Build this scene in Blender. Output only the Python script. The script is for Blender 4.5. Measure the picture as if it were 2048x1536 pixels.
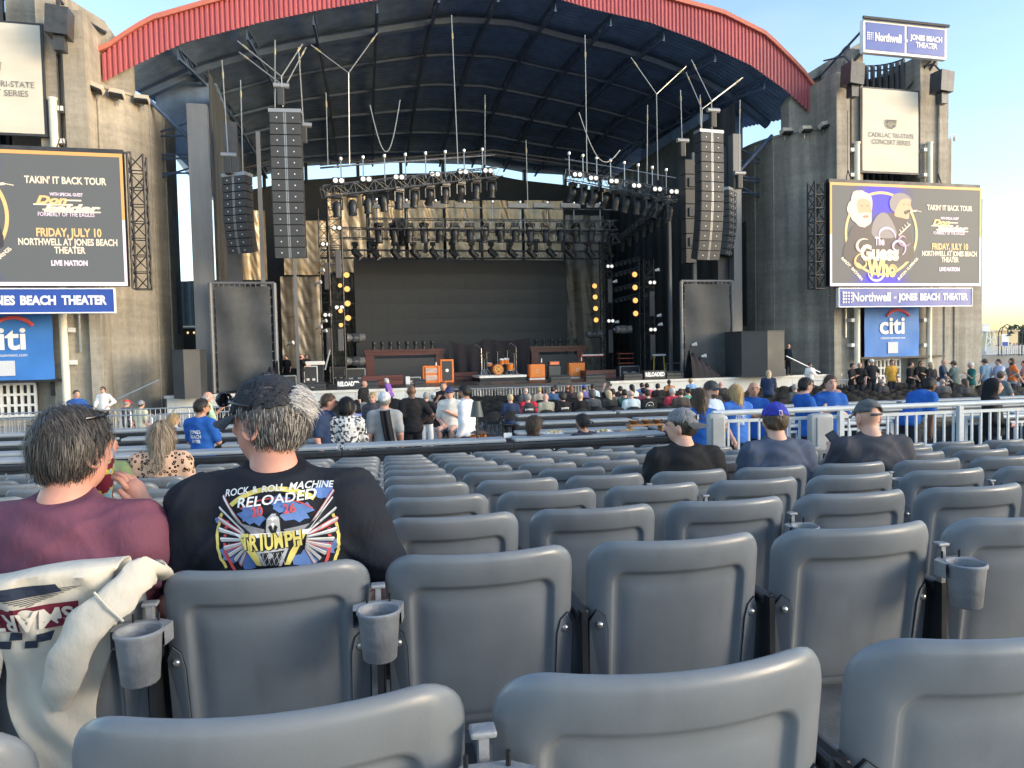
import bpy, bmesh, math, random
import numpy as np
from mathutils import Matrix, Vector
for o in list(bpy.data.objects): bpy.data.objects.remove(o)
S = bpy.context.scene
COL = S.collection
R = math.radians
rng = random.Random(7)
NP = np.random.default_rng(5)
# ------------------------------------------------------------------ camera
EZ = 3.1; PITCH = R(2.5); ROLL = R(1.25); FPX = 1479.0
_F = np.array([0, math.cos(PITCH), -math.sin(PITCH)]); _R0 = np.array([1., 0, 0]); _U0 = np.cross(_R0, _F)
_R = _R0*math.cos(ROLL) - _U0*math.sin(ROLL); _U = _U0*math.cos(ROLL) + _R0*math.sin(ROLL)
_C = np.array([0, 0, EZ])
cam = bpy.data.cameras.new('camera'); camo = bpy.data.objects.new('camera', cam); COL.objects.link(camo)
cam.sensor_width = 36; cam.lens = 36*FPX/2048; cam.clip_end = 3000; cam.clip_start = .05
camo.matrix_world = Matrix(((_R[0], _U[0], -_F[0], 0), (_R[1], _U[1], -_F[1], 0), (_R[2], _U[2], -_F[2], EZ), (0, 0, 0, 1)))
S.camera = camo
# ------------------------------------------------------------------ sky, sun, exposure
SUN_EL = R(12); SUN_AZ = R(110)          # azimuth clockwise from +Y: low, to the right of the stage
w = bpy.data.worlds.new('World'); S.world = w; w.use_nodes = True
nt = w.node_tree; nt.nodes.clear()
sky = nt.nodes.new('ShaderNodeTexSky'); sky.sky_type = 'NISHITA'; sky.sun_disc = False
sky.sun_elevation = SUN_EL; sky.sun_rotation = SUN_AZ; sky.air_density = 1.0; sky.dust_density = 1.2; sky.ozone_density = 1.6
bg = nt.nodes.new('ShaderNodeBackground'); bg.inputs[1].default_value = 0.15
ow = nt.nodes.new('ShaderNodeOutputWorld')
# thin high cloud, the same all round
tcw = nt.nodes.new('ShaderNodeTexCoord'); mpw = nt.nodes.new('ShaderNodeMapping'); mpw.inputs['Scale'].default_value = (1.2, 1.2, 4.5); nzw = nt.nodes.new('ShaderNodeTexNoise')
nzw.inputs['Scale'].default_value = 1.6; nzw.inputs['Detail'].default_value = 7; nzw.inputs['Roughness'].default_value = .55; rgw = nt.nodes.new('ShaderNodeMapRange'); rgw.inputs[1].default_value = .45; rgw.inputs[2].default_value = .8; rgw.inputs[4].default_value = .30
mxw = nt.nodes.new('ShaderNodeMix'); mxw.data_type = 'RGBA'; mxw.inputs['B'].default_value = (2.6, 2.7, 2.8, 1)
nt.links.new(tcw.outputs['Generated'], mpw.inputs[0]); nt.links.new(mpw.outputs[0], nzw.inputs[0]); nt.links.new(nzw.outputs[0], rgw.inputs[0]); nt.links.new(rgw.outputs[0], mxw.inputs['Factor'])
nt.links.new(sky.outputs[0], mxw.inputs['A']); nt.links.new(mxw.outputs['Result'], bg.inputs[0]); nt.links.new(bg.outputs[0], ow.inputs[0])
sl = bpy.data.lights.new('sun', 'SUN'); sl.energy = 0.5; sl.angle = R(18); sl.color = (1, .91, .80)
so = bpy.data.objects.new('sun', sl); COL.objects.link(so)
_sd = Vector((math.sin(SUN_AZ)*math.cos(SUN_EL), math.cos(SUN_AZ)*math.cos(SUN_EL), math.sin(SUN_EL)))
so.rotation_euler = _sd.to_track_quat('Z', 'Y').to_euler()
S.view_settings.view_transform = 'Standard'; S.view_settings.look = 'None'; S.view_settings.gamma = 1
S.view_settings.exposure = 1.65
S.render.resolution_x = 1024; S.render.resolution_y = 768
# ------------------------------------------------------------------ geometry of the place
def ray(px, py): return _F + _R*(px-1024)/FPX + _U*(768-py)/FPX
def at(px, py, Y):
    d = ray(px, py); return _C + d*(Y/d[1])
TH = R(14); _O = np.array([0, 37.5])     # stage front centre and heading
_eu = np.array([math.cos(TH), math.sin(TH)]); _ev = np.array([-math.sin(TH), math.cos(TH)])
def sv(px, py, v):                       # stage coordinates (u, z) of a sight line at stage depth v
    d = ray(px, py); t = (v + _O @ _ev)/(d[:2] @ _ev); P = _C + d*t
    return float((P[:2]-_O) @ _eu), float(P[2])
def st(u, v, z=0.):
    q = _O + _eu*u + _ev*v; return (float(q[0]), float(q[1]), float(z))
PHI = R(10)
_er = np.array([math.cos(PHI), math.sin(PHI)]); _en = np.array([-math.sin(PHI), math.cos(PHI)])
def rw(a, s, z=0.):                      # seating coordinates: a along the row, s towards the stage
    q = _er*a + _en*s; return (float(q[0]), float(q[1]), float(z))
_GS = [-12, 1.07, 9.7, 10.2, 21, 34, 60]; _GZ = [2.95, 1.78, .93, .75, .57, .30, .30]
def gz(x, y): return float(np.interp(x*_en[0]+y*_en[1], _GS, _GZ))
def rs(px, py, s):                       # sight line met at seating distance s -> (a, z)
    d = ray(px, py); t = s/(d[:2] @ _en); P = _C + d*t
    return float(P[:2] @ _er), float(P[2])
# ------------------------------------------------------------------ materials
MATS = {}
def mat(name, col, rough=.6, metal=0., var=0., vs=6., bump=0., bs=40., emit=None, es=1., trans=0., stretch=(1, 1, 1), spec=.5, rnd=0., alpha=None):
    if name in MATS: return MATS[name]
    m = bpy.data.materials.new(name); m.use_nodes = True; n = m.node_tree.nodes; l = m.node_tree.links
    b = n['Principled BSDF']; c = (*col, 1)
    b.inputs['Base Color'].default_value = c; b.inputs['Roughness'].default_value = rough; b.inputs['Metallic'].default_value = metal
    b.inputs['Specular IOR Level'].default_value = spec
    if emit is not None:
        b.inputs['Emission Color'].default_value = (*emit, 1); b.inputs['Emission Strength'].default_value = es
    if trans: b.inputs['Transmission Weight'].default_value = trans
    if alpha is not None: b.inputs['Alpha'].default_value = alpha
    if var or bump:
        tc = n.new('ShaderNodeTexCoord'); mp = n.new('ShaderNodeMapping'); mp.inputs['Scale'].default_value = stretch
        l.new(tc.outputs['Object'], mp.inputs[0])
    last = None
    if var:
        t = n.new('ShaderNodeTexNoise'); t.inputs['Scale'].default_value = vs; t.inputs['Detail'].default_value = 6; t.inputs['Roughness'].default_value = .62
        l.new(mp.outputs[0], t.inputs[0])
        r = n.new('ShaderNodeMapRange'); r.inputs[1].default_value = .3; r.inputs[2].default_value = .7; r.inputs[3].default_value = 1-var; r.inputs[4].default_value = 1+var
        l.new(t.outputs[0], r.inputs[0]); last = r.outputs[0]
        r2 = n.new('ShaderNodeMapRange'); r2.inputs[1].default_value = .3; r2.inputs[2].default_value = .7
        r2.inputs[3].default_value = max(.05, rough-.1); r2.inputs[4].default_value = min(1, rough+.1)
        l.new(t.outputs[0], r2.inputs[0]); l.new(r2.outputs[0], b.inputs['Roughness'])
    if rnd:
        oi = n.new('ShaderNodeObjectInfo'); r = n.new('ShaderNodeMapRange'); r.inputs[3].default_value = 1-rnd; r.inputs[4].default_value = 1+rnd
        l.new(oi.outputs['Random'], r.inputs[0])
        if last:
            k = n.new('ShaderNodeMath'); k.operation = 'MULTIPLY'; l.new(last, k.inputs[0]); l.new(r.outputs[0], k.inputs[1]); last = k.outputs[0]
        else: last = r.outputs[0]
    if last:
        vm = n.new('ShaderNodeVectorMath'); vm.operation = 'SCALE'; vm.inputs[0].default_value = col
        l.new(last, vm.inputs['Scale']); l.new(vm.outputs[0], b.inputs['Base Color'])
    if bump:
        t = n.new('ShaderNodeTexNoise'); t.inputs['Scale'].default_value = bs; t.inputs['Detail'].default_value = 5
        l.new(mp.outputs[0], t.inputs[0]); bp = n.new('ShaderNodeBump'); bp.inputs['Strength'].default_value = bump; bp.inputs['Distance'].default_value = .02
        l.new(t.outputs[0], bp.inputs['Height']); l.new(bp.outputs[0], b.inputs['Normal'])
    MATS[name] = m; return m
def concrete(name, col, streak=.25):
    if name in MATS: return MATS[name]
    m = mat(name, col, .85); n = m.node_tree.nodes; l = m.node_tree.links; b = n['Principled BSDF']
    tc = n.new('ShaderNodeTexCoord')
    def noise(scale, stretch, det=6):
        mp = n.new('ShaderNodeMapping'); mp.inputs['Scale'].default_value = stretch; l.new(tc.outputs['Object'], mp.inputs[0])
        t = n.new('ShaderNodeTexNoise'); t.inputs['Scale'].default_value = scale; t.inputs['Detail'].default_value = det; t.inputs['Roughness'].default_value = .65
        l.new(mp.outputs[0], t.inputs[0]); return t.outputs[0]
    def rngn(x, a, bb, lo, hi):
        r = n.new('ShaderNodeMapRange'); r.inputs[1].default_value = a; r.inputs[2].default_value = bb; r.inputs[3].default_value = lo; r.inputs[4].default_value = hi
        l.new(x, r.inputs[0]); return r.outputs[0]
    def mul(a, bb):
        k = n.new('ShaderNodeMath'); k.operation = 'MULTIPLY'; l.new(a, k.inputs[0]); l.new(bb, k.inputs[1]); return k.outputs[0]
    f = mul(rngn(noise(.35, (1, 1, .5)), .3, .7, .72, 1.18), rngn(noise(1.6, (1, 1, .06)), .35, .68, 1-streak, 1.08))
    f = mul(f, rngn(noise(5, (1, 1, 1), 8), .3, .7, .85, 1.12)); f = mul(f, rngn(noise(.9, (.15, .15, 1.6), 3), .42, .62, .88, 1.06))
    vm = n.new('ShaderNodeVectorMath'); vm.operation = 'SCALE'; vm.inputs[0].default_value = col
    l.new(f, vm.inputs['Scale']); l.new(vm.outputs[0], b.inputs['Base Color'])
    bp = n.new('ShaderNodeBump'); bp.inputs['Strength'].default_value = .35; bp.inputs['Distance'].default_value = .05
    l.new(noise(7, (1, 1, .6), 8), bp.inputs['Height']); l.new(bp.outputs[0], b.inputs['Normal'])
    return m
# ------------------------------------------------------------------ object helpers
def tag(o, label, cat, group=None):
    o['label'] = label; o['category'] = cat
    if group: o['group'] = group
    return o
def thing(name, label, cat, loc=(0, 0, 0), rz=0., group=None):
    o = bpy.data.objects.new(name, None); o.empty_display_size = .2; COL.objects.link(o)
    o.location = loc; o.rotation_euler = (0, 0, rz); tag(o, label, cat, group); return o
def put(name, me, parent=None, loc=None, rz=None, mtx=None):
    o = bpy.data.objects.new(name, me); COL.objects.link(o); o.parent = parent
    if loc is not None: o.location = loc
    if rz is not None: o.rotation_euler = (0, 0, rz)
    if mtx is not None: o.matrix_local = mtx
    return o
def struct(o): o['kind'] = 'structure'; return o
def dup(root, loc, rz=None, label=None, group=None, mtx=None):
    r = root.copy(); COL.objects.link(r)
    if mtx is not None: r.matrix_world = mtx
    else:
        r.location = loc
        if rz is not None: r.rotation_euler = (0, 0, rz)
    if label: r['label'] = label
    if group: r['group'] = group
    for ch in list(root.children):
        c = ch.copy(); COL.objects.link(c); c.parent = r
        for g in list(ch.children):
            d = g.copy(); COL.objects.link(d); d.parent = c
    return r
def rawmesh(name, v, f, m, smooth=None):
    me = bpy.data.meshes.new(name); me.from_pydata([tuple(map(float, p)) for p in v], [], [tuple(map(int, q)) for q in f])
    if m: me.materials.append(m)
    if smooth is not None:
        me.polygons.foreach_set('use_smooth', [True]*len(me.polygons))
        if smooth < 179: me.set_sharp_from_angle(angle=R(smooth))
    me.update(); return me
class MB:
    def __init__(s): s.v = []; s.f = []; s.M = Matrix.Identity(4)
    def _a(s, vs, fs):
        b = len(s.v); M = s.M; s.v += [tuple(M @ Vector(p)) for p in vs]; s.f += [tuple(b+i for i in q) for q in fs]; return s
    def box(s, c, d, rot=None):
        hx, hy, hz = d[0]/2, d[1]/2, d[2]/2
        vs = [Vector((x, y, z)) for x in (-hx, hx) for y in (-hy, hy) for z in (-hz, hz)]
        if rot is not None: vs = [rot @ p for p in vs]
        c = Vector(c)
        return s._a([p+c for p in vs], [(0, 1, 3, 2), (4, 6, 7, 5), (0, 4, 5, 1), (2, 3, 7, 6), (0, 2, 6, 4), (1, 5, 7, 3)])
    def bb(s, a, b): return s.box([(a[i]+b[i])/2 for i in range(3)], [abs(b[i]-a[i]) for i in range(3)])
    def cbox(s, c, d, bv, rot=None):                       # box with chamfered vertical+horizontal edges
        bm = bmesh.new(); bmesh.ops.create_cube(bm, size=1); bmesh.ops.scale(bm, vec=d, verts=bm.verts)
        bmesh.ops.bevel(bm, geom=list(bm.edges), offset=bv, segments=2, affect='EDGES', profile=.6)
        bm.verts.ensure_lookup_table(); c = Vector(c); vs = [(rot @ v.co if rot is not None else v.co)+c for v in bm.verts]
        fs = [[v.index for v in f.verts] for f in bm.faces]; bm.free(); return s._a(vs, fs)
    def cyl(s, p0, p1, r0, r1=None, n=8, cap=True):
        p0 = Vector(p0); p1 = Vector(p1); r1 = r0 if r1 is None else r1
        d = (p1-p0); d = d.normalized() if d.length > 1e-9 else Vector((0, 0, 1))
        x = d.orthogonal().normalized(); y = d.cross(x); vs = []
        for i in range(n):
            a = 2*math.pi*i/n; e = x*math.cos(a)+y*math.sin(a); vs += [p0+e*r0, p1+e*r1]
        fs = [(2*i, 2*((i+1) % n), 2*((i+1) % n)+1, 2*i+1) for i in range(n)]
        if cap: fs += [tuple(2*i for i in range(n))[::-1], tuple(2*i+1 for i in range(n))]
        return s._a(vs, fs)
    def tube(s, pts, r, n=6, closed=False):
        pts = [Vector(p) for p in pts]; rr = r if hasattr(r, '__len__') else [r]*len(pts); vs = []; fs = []; x = None
        for i, p in enumerate(pts):
            if closed: d = pts[(i+1) % len(pts)]-pts[i-1]
            else: d = pts[min(i+1, len(pts)-1)]-pts[max(i-1, 0)]
            d.normalize()
            x = d.orthogonal().normalized() if x is None else (x-d*x.dot(d)).normalized()
            y = d.cross(x); vs += [p+(x*math.cos(2*math.pi*k/n)+y*math.sin(2*math.pi*k/n))*rr[i] for k in range(n)]
        L = len(pts)
        for i in range(L if closed else L-1):
            for k in range(n): fs.append((i*n+k, i*n+(k+1) % n, ((i+1) % L)*n+(k+1) % n, ((i+1) % L)*n+k))
        if not closed: fs += [tuple(range(n))[::-1], tuple((L-1)*n+k for k in range(n))]
        return s._a(vs, fs)
    def lathe(s, prof, n=16, c=(0, 0, 0)):
        vs = []; fs = []; L = len(prof)
        for i in range(n):
            a = 2*math.pi*i/n; vs += [(c[0]+r*math.cos(a), c[1]+r*math.sin(a), c[2]+z) for r, z in prof]
        for i in range(n):
            j = (i+1) % n
            for k in range(L-1): fs.append((i*L+k, j*L+k, j*L+k+1, i*L+k+1))
        return s._a(vs, fs)
    def prism(s, poly, a, b, ax='y'):                      # polygon (p,q) extruded along an axis
        def P(p, q, t): return {'y': (p, t, q), 'x': (t, p, q), 'z': (p, q, t)}[ax]
        n = len(poly); vs = [P(p, q, a) for p, q in poly]+[P(p, q, b) for p, q in poly]
        fs = [tuple(range(n))[::-1], tuple(range(n, 2*n))]+[(i, (i+1) % n, n+(i+1) % n, n+i) for i in range(n)]
        return s._a(vs, fs)
    def grid(s, fn, nu, nv):
        vs = [fn(i/nu, j/nv) for j in range(nv+1) for i in range(nu+1)]
        fs = [(j*(nu+1)+i, j*(nu+1)+i+1, (j+1)*(nu+1)+i+1, (j+1)*(nu+1)+i) for j in range(nv) for i in range(nu)]
        return s._a(vs, fs)
    def me(s, name, m, smooth=None):
        me = rawmesh(name, s.v, s.f, m, smooth)
        bm = bmesh.new(); bm.from_mesh(me); bmesh.ops.recalc_face_normals(bm, faces=bm.faces); bm.to_mesh(me); bm.free()
        if smooth is not None and smooth < 179: me.set_sharp_from_angle(angle=R(smooth))
        return me
    def build(s, name, m, parent=None, smooth=None, loc=None, rz=None): return put(name, s.me(name, m, smooth), parent, loc, rz)
def truss_mb(b, p0, p1, w=.3, r=.025, step=.5, n=5):
    p0 = Vector(p0); p1 = Vector(p1); d = (p1-p0); L = d.length; d.normalize()
    up = Vector((0, 0, 1)) if abs(d.z) < .9 else Vector((1, 0, 0)); x = d.cross(up).normalized(); y = x.cross(d)
    cs = [x*w/2+y*w/2, x*w/2-y*w/2, -x*w/2-y*w/2, -x*w/2+y*w/2]
    for c in cs: b.cyl(p0+c, p1+c, r, n=n)
    k = max(1, int(L/step)); st_ = L/k
    for i in range(k):
        q0 = p0+d*st_*i; q1 = p0+d*st_*(i+1)
        for j in range(4):
            a, c = (cs[j], cs[(j+1) % 4]) if i % 2 else (cs[(j+1) % 4], cs[j])
            b.cyl(q0+a, q1+c, r*.55, n=4, cap=False); b.cyl(q0+cs[j], q0+cs[(j+1) % 4], r*.55, n=4, cap=False)
    return b
def text_me(s, size, m, bold=0., extr=.0, align='CENTER', shear=0., sp=1., wscale=1.):
    cu = bpy.data.curves.new('t', 'FONT'); cu.body = s; cu.size = size; cu.offset = bold*size; cu.extrude = extr; cu.resolution_u = 3
    cu.align_x = align; cu.align_y = 'CENTER'; cu.shear = shear; cu.space_character = sp
    ob = bpy.data.objects.new('t', cu); COL.objects.link(ob); bpy.context.view_layer.update()
    me = bpy.data.meshes.new_from_object(ob.evaluated_get(bpy.context.evaluated_depsgraph_get()))
    bpy.data.objects.remove(ob); bpy.data.curves.remove(cu); me.materials.clear(); me.materials.append(m)
    if wscale != 1.: me.transform(Matrix.Diagonal((wscale, 1, 1, 1)))
    return me
def on_wall(me, name, parent, x, y, z, fit=None, rot=0.):  # lettering laid on an upright face that looks towards -y
    if fit:
        xs = [v.co.x for v in me.vertices]; k = fit/(max(xs)-min(xs)); me.transform(Matrix.Diagonal((k, 1, 1, 1)))
    return put(name, me, parent, mtx=Matrix.Translation((x, y, z)) @ Matrix.Rotation(R(90), 4, 'X') @ Matrix.Rotation(rot, 4, 'Z'))
NUM = ['zeroth', 'first', 'second', 'third', 'fourth', 'fifth', 'sixth', 'seventh', 'eighth', 'ninth', 'tenth', 'eleventh', 'twelfth', 'thirteenth', 'fourteenth', 'fifteenth', 'sixteenth', 'seventeenth', 'eighteenth', 'nineteenth', 'twentieth', 'twenty-first', 'twenty-second', 'twenty-third', 'twenty-fourth', 'twenty-fifth', 'twenty-sixth', 'twenty-seventh', 'twenty-eighth', 'twenty-ninth', 'thirtieth']
# ================================================================== STRUCTURE
KX = 1/2**S.view_settings.exposure
def glow(name, c, k=1.): return mat(name, tuple(x*.3 for x in c), .5, emit=c, es=KX*k)
M_con = concrete('board_marked_concrete', (.41, .38, .32)); M_con2 = concrete('grey_concrete', (.40, .375, .325), .35)
M_dark = mat('dark_steel', (.055, .06, .07), .5, .3, var=.25, vs=3, bump=.1, bs=20)
M_blk = mat('black_metal', (.022, .024, .028), .45, .3, var=.2, vs=8)
M_col = mat('grey_painted_steel', (.17, .18, .195), .5, .2, var=.25, vs=1.2, stretch=(1, 1, .2))
M_ceil = mat('hazed_navy_roof_sheet', (.16, .25, .42), .45, .2, var=.25, vs=1.5)  # navy paint made lighter and bluer, lens-glare haze mixed into its colour
M_beam = mat('navy_roof_steel', (.075, .12, .21), .5, .2, var=.2, vs=2)
M_red = mat('red_corrugated_steel', (.40, .095, .11), .5, 0, var=.16, vs=.6, stretch=(1, 1, .3))
M_redt = mat('faded_red_trim', (.50, .16, .12), .5, 0, var=.12, vs=1)
M_galv = mat('galvanised_steel', (.42, .45, .48), .4, .7, var=.15, vs=5)
M_white = mat('white_paint', (.72, .73, .72), .55, 0, var=.1, vs=3)
M_wire = mat('steel_wire', (.40, .41, .40), .4, .5)
M_pave = concrete('pit_paving', (.40, .38, .35), .1)
# ground: terraced seating slope, pit, and flat land to the horizon
g = MB(); ss = [-12, -6, 1.07, 5, 9.7, 10.2, 15, 21, 28, 34, 60, 140, 2500]; aa = [-2500, -120, -40, -20, -8, 0, 8, 20, 40, 120, 2500]
g.v = [rw(a, s, float(np.interp(s, _GS, _GZ))) for s in ss for a in aa]
g.f = [(j*len(aa)+i, j*len(aa)+i+1, (j+1)*len(aa)+i+1, (j+1)*len(aa)+i) for j in range(len(ss)-1) for i in range(len(aa)-1)]
struct(g.build('ground', M_pave))
# stage
def sthing(name, label, cat, u, v, z=0., group=None): return thing(name, label, cat, st(u, v, z), TH, group)
def lmb(u, v, z=0.):
    b = MB(); b.M = Matrix.Translation((-u, -v, -z)); return b
DZ = 1.44
stg = struct(put('stage', lmb(0, 0).bb((-16.3, 0.05, .2), (19.4, 21, DZ-.05)).me('stage', mat('stage_deck_black', (.05, .05, .052), .5, var=.3, vs=2)), None, st(0, 0), TH))
mw = mat('whitewashed_board', (.60, .61, .585), .6, var=.12, vs=2, stretch=(1, 1, .3), rnd=.05)
pan = MB().cbox((0, 0, 0), (1.19, .05, 1.06), .008).me('panel', mw)
for i in range(29):
    u = -15.6+1.2*i
    if -3.2 < u < 5.6: continue
    put('panel', pan, stg, (u, .02, DZ-.66))
for a, b in ((-16.3, -3.5), (5.3, 19.4)): lmb(0, 0).bb((a, -.06, DZ-.125), (b, .2, DZ+.0)).build('edge_ledge', mat('pale_ledge', (.66, .65, .60), .6, var=.15, vs=2), stg)
lmb(0, 0).bb((-3.4, -.02, DZ-.3), (5.2, .2, DZ-.05)).build('edge_beam', M_dark, stg)
for i in range(18): lmb(0, 0).bb((-16.2+i*2.09, .3, DZ-.05), (-16.2+i*2.09+2.06, 20.9, DZ)).build('deck_board', mat('stage_deck_board', (.045, .044, .045), .4, var=.35, vs=1.5), stg)
# towers
def zpx(px, py, v): return sv(px, py, v)[1]
def upx(px, py, v): return sv(px, py, v)[0]
VF = 0.0                                                     # front plane of the towers
def tower(sg):
    side = 'right' if sg > 0 else 'left'
    t = sthing('concrete_tower', f'board-marked concrete tower carrying the LED screen at the {side} of the stage', 'tower', sg*21, 0, .2, 'stage towers')
    def mb(): b = MB(); b.M = Matrix.Translation((-sg*21, 0, -.2)) @ Matrix.Diagonal((sg, 1, 1, 1)); return b
    c = M_con if sg < 0 else M_con2
    # curved inner block
    arc = [(16.6, 7), (16.6, 4.9), (16.65, 4.3), (16.8, 3.6), (17.0, 2.9), (17.3, 2.2), (17.75, 1.6), (18.2, 1.15), (18.7, .85), (19.3, .65), (19.8, .6), (19.8, 7)]
    zt = zpx(1611, 262, 1.2)
    b = mb(); b.prism(arc, .2, zt, 'z'); b.build('wall', c, t, 40)
    b = mb(); b.prism([(p-.04, q-.05) for p, q in arc[:-2]]+[(19.7, .55), (19.7, 6.9)], zt+.003, zt+.13, 'z'); b.build('coping', c, t, 40)
    for k in (2, 4, 8):                           # pour joints standing proud
        p, q = arc[k]; b = mb(); b.cyl((p-.01, q-.01, .25), (p-.01, q-.01, zt-.05), .05, n=6); b.build('joint_strip', c, t)
    b = mb(); b.bb((16.55, 5.2, zpx(1520, 650, 4.5)), (16.9, 6.2, zpx(1520, 440, 4.5))); b.build('niche', M_dark, t)
    # low wall under the screen and outer block
    U = lambda px, py=500, v=VF: upx(px, py, v)
    ul, u0, u1, ua, ub, uc, ud, ue, uf, ur = U(1658), U(1664, 300), U(1690, 300), U(1700, 250), U(1722, 250), U(1838, 250), U(1872, 250), U(1890, 250), U(1906, 250), U(1964, 600)
    b = mb(); b.bb((ul, VF, .2), (ub, 6, 12.3)); b.build('base_wall', c, t); b = mb(); b.bb((uc, VF, .2), (ur, 6, 11.6)); b.build('base_wall', c, t); b = mb(); b.bb((ub+.003, VF+.8, .2), (uc-.003, 6, 12.3)); b.build('base_wall', c, t)
    for px in (1888, 1908): x = U(px); b = mb(); b.bb((x, VF-.07, .2), (x+.3, VF-.003, 6.6)); b.build('pilaster', c, t)
    b = mb(); b.bb((ul+.1, VF-.3, .2), (ul+.55, VF-.003, 7)); b.build('pilaster', c, t)
    # piers
    z1 = zpx(1676, 144, VF-.4); z2 = zpx(1710, 100, VF)
    b = mb(); b.bb((u0, VF-.4, 6), (u1, 4, z1)); b.build('pier', c, t)
    b = mb(); b.bb((u1+.002, VF+.25, 6), (ua-.002, 3.8, z2-.4)); b.build('reveal', c, t); b = mb(); b.bb((u1+.12, VF+.05, 6), (u1+.2, VF+.248, z2-.6)); b.build('fillet', c, t)
    b = mb(); b.bb((ua, VF-.15, 6), (ub, 3.6, z2)); b.build('pier', c, t)
    b = mb(); b.bb((uc, VF-.1, 6), (ud, 3.6, zpx(1855, 112, VF))); b.build('pier', c, t)
    b = mb(); b.bb((ud+.003, VF-.25, 6), (ue, 4, zpx(1880, 158, VF))); b.build('pier', c, t)
    b = mb(); b.bb((ue+.003, VF+.1, 6), (uf, 4, zpx(1898, 276, VF))); b.build('pier', c, t)
    # slanted rear wall
    P = [sv(x, y, 2.2) for x, y in ((1608, 152), (1672, 112), (1726, 82))]; u9 = upx(1726, 250, 2.2)
    b = mb(); b.prism([(17.6, 10), (17.6, P[0][1]-1.6)]+P+[(u9, 10)], 2.2, 3.0, 'y'); b.build('rear_wall', c, t)
    b = mb(); b.tube([(p[0]-.05, 2.1, p[1]-.6) for p in P], .09); b.build('pipe', M_dark, t)
    # hollow fluted bay: dark fins in a concave arc
    um, hw = (ub+uc)/2, (uc-ub)/2; zb = 10.5; ztop = zpx(1780, 130, 3)
    fin = MB().bb((-.07, -.12, 0), (.07, .12, ztop-zb-.2)).me('fin', mat('weathered_fin', (.12, .125, .13), .7, var=.4, vs=3, stretch=(1, 1, .2)))
    for i in range(17):
        a = math.pi*(i+.5)/17; x = um-hw*math.cos(a)*.97; y = VF+1.0+1.9*math.sin(a)
        put('fin', fin, t, (sg*(x-21), y, zb-.2+.25*math.cos(a)))
    n = 16
    for zz in (ztop-.45, ztop-.15): b = mb(); b.tube([(um-hw*math.cos(math.pi*k/n)*.97, VF+1.05+1.95*math.sin(math.pi*k/n), zz+.25*math.cos(math.pi*k/n)) for k in range(n+1)], .05, 5); b.build('ring_rail', M_dark, t)
    b = mb(); b.grid(lambda s, q: (um-hw*math.cos(math.pi*s)*.99, VF+1.2+1.95*math.sin(math.pi*s), zb+q*(ztop-zb-1.0)), 16, 1); b.build('bay_wall', M_dark, t)
    # white service pipes
    vp = VF-.35
    for px in (1714, 1858):
        u = upx(px, 600, vp); zt_ = zpx(px, 288, vp); b = mb(); b.cyl((u, vp, .6), (u, vp, zt_), .16, n=12); b.cyl((u, vp, zt_), (u, vp, zt_+.1), .19, n=12)
        o = b.build('service_pipe', mat('cream_pipe', (.78, .75, .62), .5, var=.1, vs=2), t, 40)
        for py in (300, 350, 640, 690):
            z = zpx(px, py, vp); b = mb(); b.bb((u-.4, vp-.05, z-.1), (u-.18, VF+.1, z+.1)); b.build('bracket', M_white, o)
    for px, y0, y1 in ((1668, 590, 745), (1692, 605, 675)):
        u = upx(px, 650, VF-.15); b = mb(); b.tube([(u-.5, VF-.12, zpx(px, y0, VF)), (u, VF-.12, zpx(px, y0, VF)-.1), (u, VF-.12, zpx(px, y1, VF))], .05); b.build('conduit', M_galv, t, 40)
    # window grille at the foot
    a0, a1 = U(1750, 740), U(1812, 740); zlo, zhi = .75, 2.15
    b = mb(); b.bb((a0, VF+.6, zlo), (a1, VF+.79, zhi)); b.build('vent_opening', M_blk, t)
    b = mb()
    for k in range(9): x = a0+(a1-a0)*k/8; b.bb((x-.05, VF+.45, zlo), (x+.05, VF+.58, zhi))
    for k in range(4): z = zlo+(zhi-zlo)*k/3; b.bb((a0, VF+.44, z-.05), (a1, VF+.588, z+.05))
    b.build('vent_grille', M_white, t)
    b = mb(); b.bb((U(1722, 660), VF-.05, zpx(1722, 740, VF)), (U(1727, 660), VF+.79, 6)); b.build('recess_frame', M_blk, t)
    b = mb(); b.bb((U(1722, 720, VF-.5), VF-.5, zpx(1780, 717, VF-.5)), (U(1890, 720, VF-.5), VF-.01, zpx(1780, 713, VF-.5))); b.build('shelf', M_blk, t)
    return t
tower(1); tower(-1)
# flood lights on the coping, hung weather-wrapped speakers
def flood(px, py, v, label, k):
    u, z = sv(px, py, v); t = sthing('flood_light', label, 'light', u, v, z, 'floodlights along the tower copings')
    rot = Matrix.Rotation(R(-18), 3, 'X') @ Matrix.Rotation(R(k), 3, 'Y')
    MB().cbox((0, 0, 0), (.62, .4, .28), .03, rot).build('housing', mat('cream_housing', (.55, .50, .40), .5), t)
    MB().cbox((0, -.17, -.13), (.56, .3, .12), .02, rot).build('lens', M_blk, t); MB().bb((-.03, .1, -.45), (.03, .16, .0)).build('bracket', M_galv, t)
for i, (px, py, v, k) in enumerate(((192, 176, .5, 25), (234, 188, 1., 10), (284, 199, 1.9, 3), (1572, 263, 1.9, -3), (1611, 259, 1., -5), (1649, 250, .5, -14))):
    flood(px, py, v, f'cream floodlight on the {"left" if i<3 else "right"} tower coping, {["leftmost","middle one","rightmost"][i%3]} of its three', k)
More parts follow.
